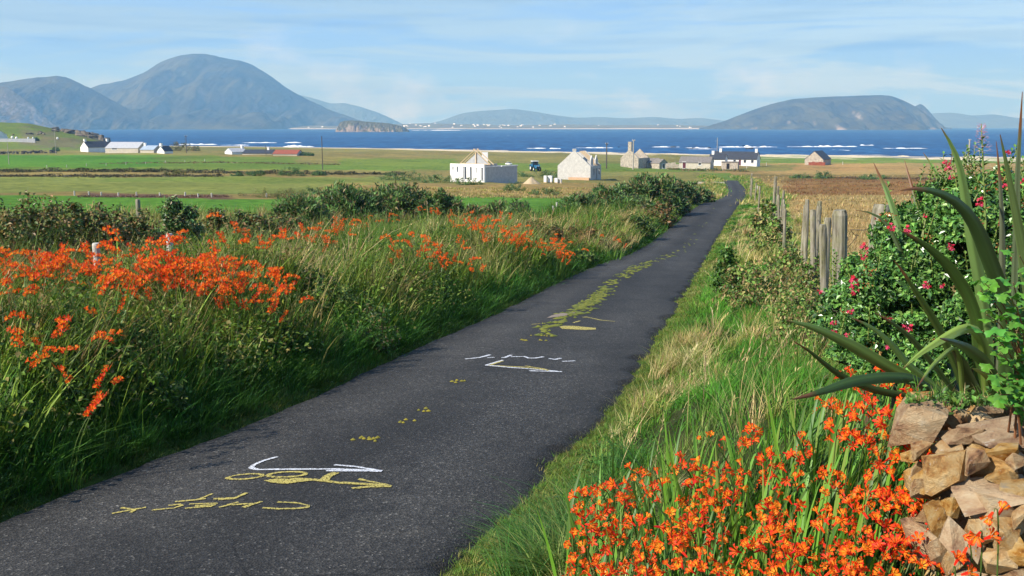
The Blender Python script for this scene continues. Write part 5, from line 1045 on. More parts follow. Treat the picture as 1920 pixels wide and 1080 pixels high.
GORSE = [(.06, .135, .04), (.11, .20, .05), (.16, .26, .075), (.045, .085, .03), (.22, .17, .08)]; BRAMBLE = [(.07, .12, .03), (.11, .17, .04), (.17, .20, .06), (.27, .20, .08), (.28, .16, .07), (.045, .065, .02)]
def crown(px, ytop, d, wpx, name, label, cols, n, ll, lw, cat='bush', nclump=45, seed=0, deep=.8, group=None, wts=None, mat='leaf', **k):
    """a bush at distance d whose crown spans wpx pixels and reaches up to ytop in the photograph"""
    t = at(px, ytop, d); g = gz(t.x, d); H = max(.35, t.z - g); rx = wpx / 2 / F * d
    return bush(name, label, cat, (t.x, d, g), (rx * .9, rx * deep, H * .82), n, ll, lw, cols, wts, mat, group, nclump, seed, **k)
GR = 'gorse bushes'
for i, (px, yt, d, w, n, lab) in enumerate([(650, 343, 42, 150, 8000, 'largest dark gorse bush behind the middle of the left bank'), (745, 341, 46, 150, 7000, 'dark gorse bush directly right of the largest one behind the bank'), (825, 352, 44, 90, 4200, 'ragged gorse bush with bare twigs at the right end of the hedge'),
                                              (565, 366, 36, 130, 5000, 'gorse bush left of the largest one, above the orange flowers'), (950, 378, 50, 120, 4200, 'low gorse clump below the bungalow'), (880, 385, 47, 90, 3000, 'low brownish gorse between the ragged bush and the clump below the bungalow'),
                                              (1090, 366, 52, 110, 6000, 'gorse bush behind the four pale posts'), (1150, 345, 57, 140, 8500, 'big gorse bush below the block house shell'), (1215, 330, 62, 150, 9500, 'tallest gorse bush on the bank, before the stone ruin'),
                                              (1275, 333, 75, 80, 4500, 'gorse bush at the right end of the gorse bank'), (1180, 372, 55, 130, 5000, 'low gorse skirt on the roadside of the gorse bank'), (1255, 355, 63, 80, 3500, 'reddish gorse edge beside the lane below the gorse bank'), (1310, 352, 80, 60, 2200, 'small gorse tuft by the pale roadside wall')]):
    crown(px, yt, d, w, 'gorse_bush', lab, GORSE if i not in (5, 11) else GORSE + [(.2, .09, .04), (.26, .16, .07)], n, .26 * d / 50, .075 * d / 50, 'gorse', 60, 300 + i, group=GR, flat=1.2, clump=.26)
for i, (px, yt, d, w, n, lab) in enumerate([(-40, 352, 17, 260, 7500, 'bramble hedge cut by the left edge of the picture'), (70, 358, 18, 210, 7500, 'bramble hedge left of the brown post'), (170, 362, 19, 200, 7000, 'bramble hedge just before the brown post'), (255, 388, 20, 160, 5400, 'lower bramble hedge under the brown post'),
                                              (330, 362, 22, 110, 5500, 'dark pointed bush standing out of the bramble hedge'), (400, 390, 24, 150, 5200, 'bramble hedge right of the dark pointed bush'), (470, 396, 27, 150, 5200, 'bramble and bracken hedge left of the gorse'), (540, 398, 31, 110, 3000, 'dark hedge end running into the gorse')]):
    crown(px, yt, d, w, 'bramble_bush', lab, BRAMBLE if i != 4 else GORSE, n, .085 * d / 20, .05 * d / 20, 'bush', 70, 330 + i, group='bramble hedge along the left bank', clump=.2)
q = at(330, 352, 22); 
for i, (px, yt, d, w, n, lab) in enumerate([(1440, 482, 15.5, 170, 2200, 'large bramble tangle on the right verge before the posts'), (1395, 482, 17, 110, 1700, 'bramble tangle hanging over the lane edge'), (1490, 455, 18, 110, 1400, 'brown bramble mound at the foot of the fence posts'), (1455, 405, 26, 90, 1600, 'brown bramble behind the large tangle on the right verge'),
                                              (1365, 455, 19, 60, 1500, 'green bramble shoots reaching out over the tarmac'), (1495, 500, 11, 120, 1900, 'weedy bramble in front of the fence post row'), (1440, 372, 40, 70, 1800, 'dry bramble under the far fence posts'), (1540, 540, 8.6, 110, 1200, 'dry weeds hiding the feet of the nearest fence posts'), (1520, 460, 12.5, 80, 1800, 'olive bramble between the lane side and the middle fence posts')]):
    crown(px, yt, d, w, 'bramble_bush', lab, [(.09, .19, .03), (.14, .25, .05), (.20, .27, .06), (.32, .28, .10), (.24, .16, .07), (.06, .11, .025)] if i != 4 else [(.05, .12, .02), (.09, .18, .03)], n, .06 * d / 15, .038 * d / 15, 'bush', 60, 360 + i, group='brambles on the right verge', clump=.2)
# bracken and weeds among the left bank
for i, (px, yt, d, w, n, lab) in enumerate([(560, 455, 17, 120, 2600, 'green weedy bush on the bank right of the long flower band'), (720, 430, 22, 130, 2600, 'dark weedy bush in the middle of the left bank'), (830, 420, 25, 110, 2200, 'weedy bush behind the bright orange flowers'), (1000, 415, 30, 130, 2600, 'brown bracken bush behind the right-hand orange flowers'), (1080, 425, 33, 120, 2600, 'reddish bracken bush at the end of the flowered bank'),
                                              (1120, 415, 37, 110, 2400, 'bracken on the bank below the four pale posts'), (1180, 405, 43, 100, 2200, 'green weeds on the bank below the gorse'), (1235, 380, 52, 80, 1800, 'orange-brown bracken at the lane edge below the gorse'), (250, 640, 9.3, 150, 1600, 'leafy nettle patch on the face of the left bank'), (520, 600, 10.8, 140, 1400, 'leafy dock plant on the bank above the lane')]):
    cols = [(.035, .075, .015), (.06, .12, .02), (.09, .15, .03)] if i in (0, 1, 2, 6, 8, 9) else [(.10, .11, .03), (.18, .14, .05), (.24, .12, .05), (.06, .10, .02)]
    crown(px, yt, d, w, 'weed_bush', lab, cols, n, .07 * max(d, 14) / 20, .035 * max(d, 14) / 20, 'bush', 45, 400 + i, group='weeds and bracken on the left bank', clump=.24)
# leafy lumps that break up the bank
_lumps = [(60, 575, 8.6, 150, 1500), (330, 560, 10.2, 150, 1700), (200, 600, 9.0, 130, 1500), (430, 590, 10.4, 120, 1400), (620, 520, 13.0, 130, 1700), (560, 500, 13.5, 110, 1500), (690, 490, 15.5, 120, 1700), (760, 500, 16.0, 110, 1500), (640, 470, 16.5, 110, 1500), (850, 480, 19.0, 100, 1500), (780, 445, 20.5, 110, 1500), (930, 480, 22.5, 90, 1300), (1000, 490, 24.5, 90, 1300), (1080, 470, 28.5, 90, 1300), (700, 560, 12.2, 100, 1200), (100, 700, 7.6, 130, 1000), (300, 690, 8.3, 110, 900)]
for i, (px, yt, d, w, n) in enumerate(_lumps):
    crown(px, yt, d, w, 'weed_bush', 'leafy green weed lump on the left bank, %s from the left edge' % ORD[sorted(q_[0] for q_ in _lumps).index(px)], [[(.05, .12, .02), (.09, .18, .03), (.13, .22, .04), (.03, .07, .015)], [(.06, .13, .02), (.12, .20, .035), (.18, .22, .05), (.035, .07, .015)], [(.04, .10, .018), (.07, .16, .025), (.10, .19, .035), (.14, .12, .05)]][i % 3], n, .055 * max(d, 11) / 14, .028 * max(d, 11) / 14, 'bush', 40, 440 + i, group='weeds and bracken on the left bank', clump=.26)
# dark hedges out in the fields
for i, (px, yb, d0, w, hpx, lab) in enumerate([(760, 338, 0, 100, 13, 'dark hedge before the white bungalow, left end'), (830, 342, 0, 80, 13, 'dark hedge before the white bungalow, right end'), (880, 347, 0, 60, 10, 'dark hedge below the bungalow corner'), (965, 359, 0, 44, 14, 'round dark bush below the bungalow side wall'), (1020, 366, 0, 60, 9, 'low dark bush in the rough grass below the sand heap'), (1010, 333, 0, 120, 9, 'dark hedge behind the sand heap'),
                                                 (545, 329, 0, 56, 11, 'dark rounded bush in the field-edge, right of the tall pole'), (480, 330, 0, 40, 8, 'dark bush left of the tall pole at the field edge'), (445, 330, 0, 26, 7, 'small dark bush on the field edge'), (330, 330, 0, 60, 9, 'brown-green bush on the middle field edge'), (598, 329, 0, 30, 7, 'small bush directly below the tall dark pole'),
                                                 (1545, 335, 0, 42, 10, 'dark green bush in the straw field'), (1500, 334, 0, 44, 5, 'flat dark bush left of the straw-field bush'), (1640, 336, 0, 70, 6, 'low dark scrub in the straw field behind the flax'), (520, 371, 0, 150, 12, 'heathery dark bank behind the near green field'), (600, 366, 0, 80, 12, 'dark scrub right of the heathery bank'),
                                                 (575, 292, 0, 30, 5, 'dark bush by the rust-red roof'), (340, 283, 0, 70, 13, 'rough scrub behind the small white gable'), (105, 284, 0, 12, 7, 'dark bush at the end of the dry stone wall'), (68, 264, 0, 10, 5, 'dark bush at the end of the pale yard wall')]):
    p = hit(px, yb); k = p.y / F; rx = w * k / 2; H = hpx * k * 1.25
    bush('field_bush', lab, 'bush', p, (rx, max(rx * .35, H * .8), H * .9), int(700 + w * 14), 1.5 * k * 1.4, .8 * k * 1.3, GORSE[:4] if i not in (9, 14, 17) else BRAMBLE, group='dark bushes in the fields', nclump=30, seed=500 + i, stems=4, clump=.28 if w < 70 else .2)
# rough hedge-banks between the fields: uncountable tangle
def hedgebank():
    P = []
    for (pts, n, cols, hpx) in [([(-20, 322), (150, 322), (300, 323), (450, 325), (620, 327), (760, 328)], 7000, [(.03, .04, .014), (.06, .05, .022), (.10, .07, .03), (.02, .025, .01), (.04, .06, .02)], 6.5), ([(-20, 331), (250, 331), (420, 331)], 3600, [(.05, .04, .02), (.1, .075, .035), (.03, .035, .015)], 4.),
                                   ([(200, 307), (420, 305), (640, 309)], 1200, [(.12, .10, .04), (.2, .15, .06)], 1.8), ([(150, 369), (300, 370), (430, 369)], 1800, [(.13, .06, .065), (.11, .07, .05), (.2, .13, .06)], 3.), ([(1250, 318), (1330, 320), (1400, 322)], 1500, BRAMBLE, 3), ([(1480, 333), (1700, 336), (1920, 338)], 2600, [(.10, .06, .03), (.16, .1, .05), (.06, .05, .025)], 3.)]:
        pp = np.array(pts, float); u = rng.uniform(pp[0, 0], pp[-1, 0], n); v = np.interp(u, pp[:, 0], pp[:, 1]); G = [hit(a, b) for a, b in zip(np.linspace(pp[0, 0], pp[-1, 0], 40), np.interp(np.linspace(pp[0, 0], pp[-1, 0], 40), pp[:, 0], pp[:, 1]))]
        ux = np.linspace(pp[0, 0], pp[-1, 0], 40); y = np.interp(u, ux, [g.y for g in G]); x = (u - 960) / F * y * (1 + 0 * y); y = y + rng.normal(0, .006, n) * y; k = y / F
        hh = hpx * k * fbm(u / 12., v * 0, 3, 13) * 1.5; z = ground(x, y) + rng.random(n) * hh
        c = np.stack([x, y, z], 1); nr = unit(rng.normal(0, 1, (n, 3)) + np.array((0, -.3, .8))); a = unit(np.cross(nr, rng.normal(0, 1, (n, 3))))
        P.append(leafset(c, a, nr, 2.6 * k * rng.uniform(.6, 1.5, n), 1.7 * k * rng.uniform(.6, 1.5, n), pal(n, cols)))
    blade_obj('hedgebank_scrub', P, 'rough brown and purple scrub along the field boundaries', 'scrub', mat='leaf')
hedgebank()
# rocks on the headland
RKM = [rock_mesh(700 + i, 16) for i in range(6)]
M['hrock'] = mat_plain('headland_rock', (.22, .18, .13), .95, .5, .6, .5, 2., c2=(.06, .055, .045), objrand=.35)
for m_ in RKM: m_.materials.append(M['hrock'])
r_ = random.Random(8)
for i in range(46):
    f = r_.random() ** .7; px = 15 + 188 * f; yb = np.interp(px, [0, 60, 110, 150, 185, 205], [252, 252, 246, 250, 259, 267]) + r_.uniform(-3, 4) * (1.4 if px > 100 else .6)
    if px > 100: yb -= r_.uniform(0, 8) * (1 - (px - 100) / 120)
    p = hit(px, yb); k = p.y / F; s = r_.uniform(4, 9) * k * (1.7 if px > 115 else .8)
    if p.y > 800: x_ = float(at(px, yb, 655).x); p = Vector((x_, 655, gz(x_, 655) + r_.uniform(-1, .5)))
    k = p.y / F; s = min(s, 9 * k * 1.4)
    o = link('headland_rock', RKM[i % 6], loc=(p.x, p.y, p.z + s * .12), scale=(s * 1.5, s, s * r_.uniform(.7, 1.1)), rot=(r_.uniform(-.2, .2), r_.uniform(-.2, .2), r_.random() * 6)); tag(o, 'weathered brown rock outcrop on the green headland at the left', 'rock', 'rock outcrops on the headland')
# ------------------------------------------------------------------ crocosmia
def flower_mesh(seed):
    r = random.Random(seed); mb = MB(); k = 6
    red, org, yel = [((.78, .032, .014), (.88, .10, .010), (.92, .30, .02)), ((.84, .060, .012), (.92, .15, .012), (.94, .38, .03)), ((.66, .022, .022), (.76, .05, .014), (.84, .16, .02)), ((.88, .10, .012), (.93, .25, .018), (.95, .46, .04)), ((.76, .036, .016), (.86, .10, .012), (.92, .30, .025))][seed % 5]; opn = r.uniform(.75, 1.15)
    mb.add([(.0035 * math.cos(j * 2.094), .0035 * math.sin(j * 2.094), -.024) for j in range(3)] + [(.006 * math.cos(j * 2.094), .006 * math.sin(j * 2.094), 0) for j in range(3)], [(j, (j + 1) % 3, 3 + (j + 1) % 3, 3 + j) for j in range(3)], red)
    for j in range(k):
        a = j * math.pi / 3 + r.uniform(-.12, .12); ca, sa = math.cos(a), math.sin(a); w = .0062 * r.uniform(.85, 1.15); R = .027 * opn * r.uniform(.85, 1.1)
        P = lambda rr, z, s=0: (rr * ca - s * sa, rr * sa + s * ca, z)
        mb.add([P(.004, -.001), P(.012, .010, -w * .8), P(.0125, .007), P(.012, .010, w * .8), P(R * .72, .017, -w), P(R * .74, .014), P(R * .72, .017, w), P(R, .016 + r.uniform(-.006, .004))],
               [(0, 2, 1), (0, 3, 2), (1, 2, 5, 4), (2, 3, 6, 5), (4, 5, 7), (5, 6, 7)], [yel, org, yel, org, red, org, red, red])
    for j in range(3):
        a = j * 2.1; mb.add([(0, 0, 0), (.002, 0, 0), (.006 * math.cos(a), .006 * math.sin(a), .026)], [(0, 1, 2)], yel)
    me = mb.mesh('flower'); me.materials.append(M['petal']); return me
FLW = [flower_mesh(i) for i in range(5)]
def bez(a, b, c, t): return a * (1 - t) ** 2 + b * 2 * t * (1 - t) + c * t * t
def spray_curve(base, head, r):
    mid = Vector((base.x * .7 + head.x * .3, base.y * .7 + head.y * .3, base.z + (head.z - base.z) * 1.22)); return [bez(base, mid, head, i / 9) for i in range(10)]
def stem_mesh(pts, r, c=(.09, .15, .03), rad=.0024, buds=True):
    mb = MB(); mb.tube(pts, [rad] * 7 + [rad * .8, rad * .6, rad * .4], 4, c)
    if buds:
        t = (pts[-1] - pts[-2]).normalized()
        for i in range(5):
            p = pts[-1] + t * (.006 + .011 * i); s = t.cross(Vector((0, 0, 1))).normalized() * (.006 * (1 if i % 2 else -1)); q = p + s + Vector((0, 0, .010))
            mb.tube([p, p.lerp(q, .5), q + t * .006], [.0012, .0035 - .0004 * i, .0008], 4, (.75, .10, .02) if i < 3 else (.45, .22, .04))
    return mb.mesh('flower_stem')
def flower_places(pts, r, n, span=.22):
    """flowers along the last part of the stem, in two rows, facing up and outwards"""
    out = []; L = [(b - a).length for a, b in zip(pts[:-1], pts[1:])]; tot = sum(L); acc = 0; cum = [0]
    for l in L: acc += l; cum.append(acc)
    for i in range(n):
        s = tot - .012 - (i + .3) * min(span, tot * .4) / n; j = max(k for k in range(len(cum)) if cum[k] <= s); j = min(j, len(pts) - 2); f = (s - cum[j]) / L[j]
        p = pts[j].lerp(pts[j + 1], f); t = (pts[j + 1] - pts[j]).normalized(); sd = t.cross(Vector((0, 0, 1)))
        sd = sd.normalized() if sd.length > .1 else Vector((1, 0, 0)); n_ = sd.cross(t).normalized()
        d = (sd * (1 if i % 2 else -1) * r.uniform(.35, .9) + n_ * r.uniform(.3, .9) + t * r.uniform(.2, .7)).normalized(); out.append((p + d * .026 * r.uniform(.7, 1.7), d))
    return out
def sword(seed, L=.7, w=.022, c=(.07, .18, .025)):
    r = random.Random(seed); mb = MB(); n = 7; vs = []; cs = []; fold = w * .18; lean = r.uniform(.05, .5); cc = tuple(q * r.uniform(.8, 1.25) for q in c)
    for i in range(n + 1):
        t = i / n; wd = w * .5 * (1 - t ** 3) * (.55 + .45 * min(1, t * 3)); x = lean * L * t ** 2.2; z = L * (t - .18 * lean * t ** 3)
        vs += [(x, -wd, z), (x - fold * (1 - t), 0, z), (x, wd, z)]; b = tuple(q * (1 + .25 * (1 - t)) for q in cc); cs += [b, tuple(q * .8 for q in b), b]
    fs = [(3 * i + j, 3 * i + j + 1, 3 * i + j + 4, 3 * i + j + 3) for i in range(n) for j in (0, 1)]; mb.add(vs, fs, cs); return mb.mesh('leaf', True)
SW = [sword(i, .62 + .05 * (i % 4), .021 + .003 * (i % 3), [(.08, .21, .028), (.13, .29, .035), (.055, .16, .022), (.19, .31, .05)][i % 4]) for i in range(8)]
for m_ in SW: m_.materials.append(M['leaf'])
# merged sprays and leaf fans for the clumps across the road
def spray_variant(seed, H, reach):
    r = random.Random(seed); pts = spray_curve(Vector((0, 0, 0)), Vector((reach, 0, H)), r) if seed % 2 else [bez(Vector((0, 0, 0)), Vector((.02, 0, H * .75)), Vector((reach * .6, 0, H * 1.08)), i / 9) for i in range(10)]; st = stem_mesh(pts, r, rad=.0035); pl = flower_places(pts, r, 8, .15)
    V = [np.array([v.co for v in st.vertices])]; C = [np.array([d.color[:3] for d in st.color_attributes['Col'].data])]; Fq = [[tuple(p.vertices) for p in st.polygons]]; off = len(V[0]); Fs = list(Fq[0])
    for p, d in pl:
        f = FLW[r.randrange(5)]; Mx = Matrix.Translation(p) @ d.to_track_quat('Z', 'Y').to_matrix().to_4x4() @ Matrix.Rotation(r.random() * 6, 4, 'Z') @ Matrix.Scale(r.uniform(.75, 1.1), 4)
        V.append(np.array([Mx @ v.co for v in f.vertices])); C.append(np.array([q.color[:3] for q in f.color_attributes['Col'].data]) * r.uniform(.85, 1.05)); Fs += [tuple(i + off for i in q.vertices) for q in f.polygons]; off += len(f.vertices)
    mb = MB(); mb.v = [tuple(v) for v in np.concatenate(V)]; mb.f = Fs; mb.c = [tuple(c) for c in np.concatenate(C)]; me = mb.mesh('flower_spray'); me.materials.append(M['petal']); return me
SPR = [spray_variant(20 + i, .56 + .04 * i, .30 + .06 * (i % 3)) for i in range(6)]
def fan_mesh(seed, n=46, R=.34):
    r = np.random.default_rng(seed); a = r.uniform(0, 6.283, n); rr = R * np.sqrt(r.random(n)); b = np.stack([np.cos(a) * rr, np.sin(a) * rr, np.zeros(n) - .05], 1)
    h = r.uniform(.42, .72, n); V, Q, T, C = blades(b, h, h * r.uniform(.1, .8, n), a + r.normal(0, .5, n), r.uniform(.016, .026, n), pal(n, [(.07, .17, .02), (.11, .23, .03), (.16, .25, .04), (.05, .12, .018)]), 5)
    me = npmesh('leaf_fan', V, [Q, T], C, True); me.materials.append(M['leaf']); return me
FAN = [fan_mesh(i) for i in range(4)]
def clump(base, nspray, R, label, group, seed, sc_=1., dark=False):
    r = random.Random(seed); e = empty('crocosmia_clump', base, 0, label, 'flower clump', group)
    o = link('leaf_fan', FAN[seed % 4], parent=e, rot=(0, 0, r.random() * 6), scale=sc_ * R / .34); tag(o, kind='stuff')
    for i in range(int(nspray * 1.5 + 1)):
        a = r.random() * 6.283; rr = R * math.sqrt(r.random()); x, y = rr * math.cos(a), rr * math.sin(a)
        link('flower_spray', SPR[r.randrange(6)], parent=e, loc=(x, y, gz(base[0] + x, base[1] + y) - base[2]), rot=(r.uniform(-.12, .12), r.uniform(-.12, .12), a + r.uniform(-.9, .9)), scale=sc_ * r.uniform(.85, 1.15))
def clump_row(spots, tmpl, group, seed, H=.66):
    spots = sorted(spots)
    for i, (px, py, n, R) in enumerate(spots):
        p = hit(px, py, H); g = gz(p.x, p.y); clump((p.x, p.y, g), n, R, tmpl % ORD[i], group, seed + i)
clump_row([(15, 500, 11, .4), (60, 497, 10, .4), (110, 497, 12, .4), (160, 505, 12, .4), (205, 505, 12, .4), (245, 482, 10, .38), (285, 490, 12, .4), (330, 500, 11, .4), (370, 490, 11, .4), (405, 505, 12, .4), (440, 510, 10, .38), (470, 535, 10, .36), (495, 552, 8, .32), (260, 525, 9, .36), (310, 535, 8, .34), (425, 545, 7, .32), (385, 525, 9, .36), (140, 515, 8, .34)],
          'orange crocosmia clump in the long band on the left bank, %s from the left', 'crocosmia in the long band on the left bank', 900)
clump_row([(8, 560, 3, .22), (18, 600, 1, .15), (35, 690, 1, .15), (60, 705, 2, .15), (125, 655, 2, .12), (150, 715, 1, .12), (110, 785, 1, .12), (185, 745, 1, .1)],
          'reddish crocosmia clump low at the left edge above the lane, %s from the left', 'crocosmia at the left edge', 930, .5)
clump_row([(450, 458, 5, .3), (490, 448, 6, .3), (580, 445, 4, .3), (612, 440, 6, .3), (635, 434, 9, .32), (660, 424, 6, .3), (690, 420, 5, .3), (760, 463, 5, .28), (800, 466, 8, .3), (835, 464, 6, .28), (865, 496, 5, .25), (805, 393, 6, .4), (840, 402, 9, .5), (872, 408, 11, .5), (900, 420, 12, .5), (920, 436, 12, .5), (945, 450, 12, .45), (978, 442, 8, .4), (1005, 452, 9, .4), (1032, 458, 11, .4), (1045, 474, 11, .35), (715, 412, 5, .35), (960, 430, 8, .5), (1150, 452, 3, .3)],
          'orange crocosmia clump scattered on the middle of the left bank, %s from the left', 'crocosmia on the middle of the left bank', 960)
# --- the big flowering clump in the foreground
def foreground_crocosmia():
    r = random.Random(77); E = []
    cells = [('low orange crocosmia clump nearest the lane at the bottom of the picture', 1060, 1230), ('orange crocosmia clump at the bottom, second from the lane', 1230, 1380), ('full orange crocosmia clump in the middle of the foreground flowers', 1380, 1520), ('leafy orange crocosmia clump below the flax leaves', 1520, 1650), ('orange crocosmia clump right against the stone wall', 1650, 1800)]
    top = lambda px: np.interp(px, [1060, 1100, 1180, 1250, 1330, 1420, 1560, 1620, 1700, 1740, 1800], [955, 930, 885, 835, 825, 790, 735, 705, 715, 830, 940])
    heads = []; tries = 0
    while len(heads) < 125 and tries < 9000:
        tries += 1; px = r.uniform(1062, 1775); t = float(top(px)); py = t + (1105 - t) * r.random() ** .8
        if px > 1460 and 800 < py < 930 and r.random() < .55: continue
        if py > 1050 and r.random() < .2: continue
        if all((px - a) ** 2 + ((py - b) * 1.3) ** 2 > 31 ** 2 for a, b in heads): heads.append((px, py))
    for ci, (lab, a, b) in enumerate(cells):
        hs = [h for h in heads if a <= h[0] < b]; P = [hit(px, py, r.uniform(.44, .62)) for px, py in hs]
        cx = sum(p.x for p in P) / len(P); cy = sum(p.y for p in P) / len(P); g0 = gz(cx, cy); e = empty('crocosmia_clump', (cx, cy, g0), 0, lab, 'flower clump', 'foreground crocosmia')
        org = Vector((cx, cy, g0))
        for p in P:
            bx = p.x * .62 + cx * .38 + r.uniform(-.05, .2); by = p.y + r.uniform(.02, .22); base = Vector((bx, by, gz(bx, by) - .03)) - org; head = p - org
            pts = spray_curve(base, head, r); s = link('flower_stem', stem_mesh(pts, r, (.10, .14, .04)), M['petal'], e)
            for q, d in flower_places(pts, r, r.randrange(4, 8), .12):
                f = link('flower', FLW[r.randrange(5)], parent=s, loc=q, scale=r.uniform(.65, 1.0)); f.rotation_euler = (d.to_track_quat('Z', 'Y').to_matrix() @ Matrix.Rotation(r.random() * 6, 3, 'Z')).to_euler()
        x0, x1 = min(p.x for p in P), max(p.x for p in P); y0, y1 = min(p.y for p in P), max(p.y for p in P)
        nl = (70, 80, 95, 110, 55)[ci]
        for i in range(nl):
            x = r.uniform(x0 + .02, x1 + .12); y = r.uniform(y0 + .15, y1 + .45); 
            if ci >= 2: y = r.uniform(cy - .15, y1 + .4)
            sc_ = r.uniform(.75, 1.05) * (.85 if ci < 2 else 1.0)
            link('leaf', SW[r.randrange(8)], parent=e, loc=(x - cx, y - cy, gz(x, y) - .02 - g0), rot=(r.uniform(-.12, .12), r.uniform(-.15, .15), r.uniform(0, 6.28) if ci < 3 else r.uniform(-.9, .9)), scale=sc_)
foreground_crocosmia()
# ------------------------------------------------------------------ stone wall
def mat_stone():
    m, nt, out = newmat('sandstone'); L = nt.links.new; tc = N(nt, 'ShaderNodeTexCoord'); oi = N(nt, 'ShaderNodeObjectInfo')
    ad = N(nt, 'ShaderNodeVectorMath', operation='ADD'); L(tc.outputs['Object'], ad.inputs[0]); cb = N(nt, 'ShaderNodeCombineXYZ'); mu = N(nt, 'ShaderNodeMath', operation='MULTIPLY'); L(oi.outputs['Random'], mu.inputs[0]); mu.inputs[1].default_value = 40
    L(mu.outputs[0], cb.inputs[0]); L(mu.outputs[0], cb.inputs[1]); L(cb.outputs[0], ad.inputs[1])
    n = N(nt, 'ShaderNodeTexNoise', i_Scale=1.6, i_Detail=7, i_Roughness=.65); L(ad.outputs[0], n.inputs['Vector'])
    mp = N(nt, 'ShaderNodeMapping'); mp.inputs['Scale'].default_value = (1.5, 1.5, 7); L(ad.outputs[0], mp.inputs[0]); n4 = N(nt, 'ShaderNodeTexNoise', i_Scale=1.4, i_Detail=6, i_Roughness=.7); L(mp.outputs[0], n4.inputs['Vector'])
    n2 = N(nt, 'ShaderNodeTexNoise', i_Scale=5., i_Detail=8, i_Roughness=.75); L(ad.outputs[0], n2.inputs['Vector'])
    r = ramp(nt, n.outputs['Fac'], [(.30, (.11, .05, .025)), (.39, (.32, .155, .055)), (.48, (.46, .28, .115)), (.60, (.54, .39, .20)), (.75, (.36, .32, .26))]); r2 = ramp(nt, n2.outputs['Fac'], [(.60, (0, 0, 0)), (.68, (1, 1, 1))])
    r4 = ramp(nt, n4.outputs['Fac'], [(.35, (.62, .55, .5)), (.6, (1.08, 1.05, 1.02))]); m4 = N(nt, 'ShaderNodeMixRGB', blend_type='MULTIPLY'); m4.inputs[0].default_value = .15; L(r.outputs[0], m4.inputs[1]); L(r4.outputs[0], m4.inputs[2])
    hs = N(nt, 'ShaderNodeHueSaturation'); mr = N(nt, 'ShaderNodeMapRange'); L(oi.outputs['Random'], mr.inputs[0]); mr.inputs[3].default_value = .62; mr.inputs[4].default_value = 1.1; L(mr.outputs[0], hs.inputs['Value'])
    mr2 = N(nt, 'ShaderNodeMapRange'); mu3 = N(nt, 'ShaderNodeMath', operation='FRACT'); mu4 = N(nt, 'ShaderNodeMath', operation='MULTIPLY'); L(oi.outputs['Random'], mu4.inputs[0]); mu4.inputs[1].default_value = 7.3; L(mu4.outputs[0], mu3.inputs[0]); L(mu3.outputs[0], mr2.inputs[0]); mr2.inputs[3].default_value = .75; mr2.inputs[4].default_value = 1.15; L(mr2.outputs[0], hs.inputs['Saturation'])
    L(m4.outputs[0], hs.inputs['Color'])
    mx = N(nt, 'ShaderNodeMixRGB'); k = N(nt, 'ShaderNodeMath', operation='MULTIPLY'); L(r2.outputs[0], k.inputs[0]); k.inputs[1].default_value = .5; L(k.outputs[0], mx.inputs[0]); L(hs.outputs[0], mx.inputs[1]); mx.inputs[2].default_value = (.66, .64, .57, 1)
    p = N(nt, 'ShaderNodeBsdfPrincipled', i_Roughness=.9); p.inputs['Specular IOR Level'].default_value = .2; L(mx.outputs[0], p.inputs['Base Color'])
    a2 = N(nt, 'ShaderNodeMath', operation='ADD'); L(n2.outputs['Fac'], a2.inputs[0]); L(n.outputs['Fac'], a2.inputs[1])
    b = N(nt, 'ShaderNodeBump', i_Strength=.6, i_Distance=.12); L(a2.outputs[0], b.inputs['Height']); L(b.outputs[0], p.inputs['Normal']); L(p.outputs[0], out.inputs[0]); return m
M['stone'] = mat_stone()
def big_rock(seed, n=15):
    """angular broken stone: a faceted hull whose faces are cut into uneven, slightly displaced facets"""
    r = random.Random(seed); bm = bmesh.new(); n = 9 + seed % 4
    for _ in range(n):
        v = Vector([r.uniform(-1, 1) for _ in range(3)]); v = v / max(abs(c) for c in v); bm.verts.new(v * r.uniform(.72, 1.) * .56)
    h = bmesh.ops.convex_hull(bm, input=bm.verts); bmesh.ops.delete(bm, geom=list({g for g in h['geom_interior'] + h['geom_unused'] if isinstance(g, bmesh.types.BMVert)}), context='VERTS')
    bmesh.ops.subdivide_edges(bm, edges=bm.edges[:], cuts=2, use_grid_fill=True, fractal=.045, along_normal=.3, seed=seed)
    bmesh.ops.triangulate(bm, faces=bm.faces[:])
    me = bpy.data.meshes.new('stone'); bm.normal_update(); bm.to_mesh(me); bm.free(); me.materials.append(M['stone']); return me
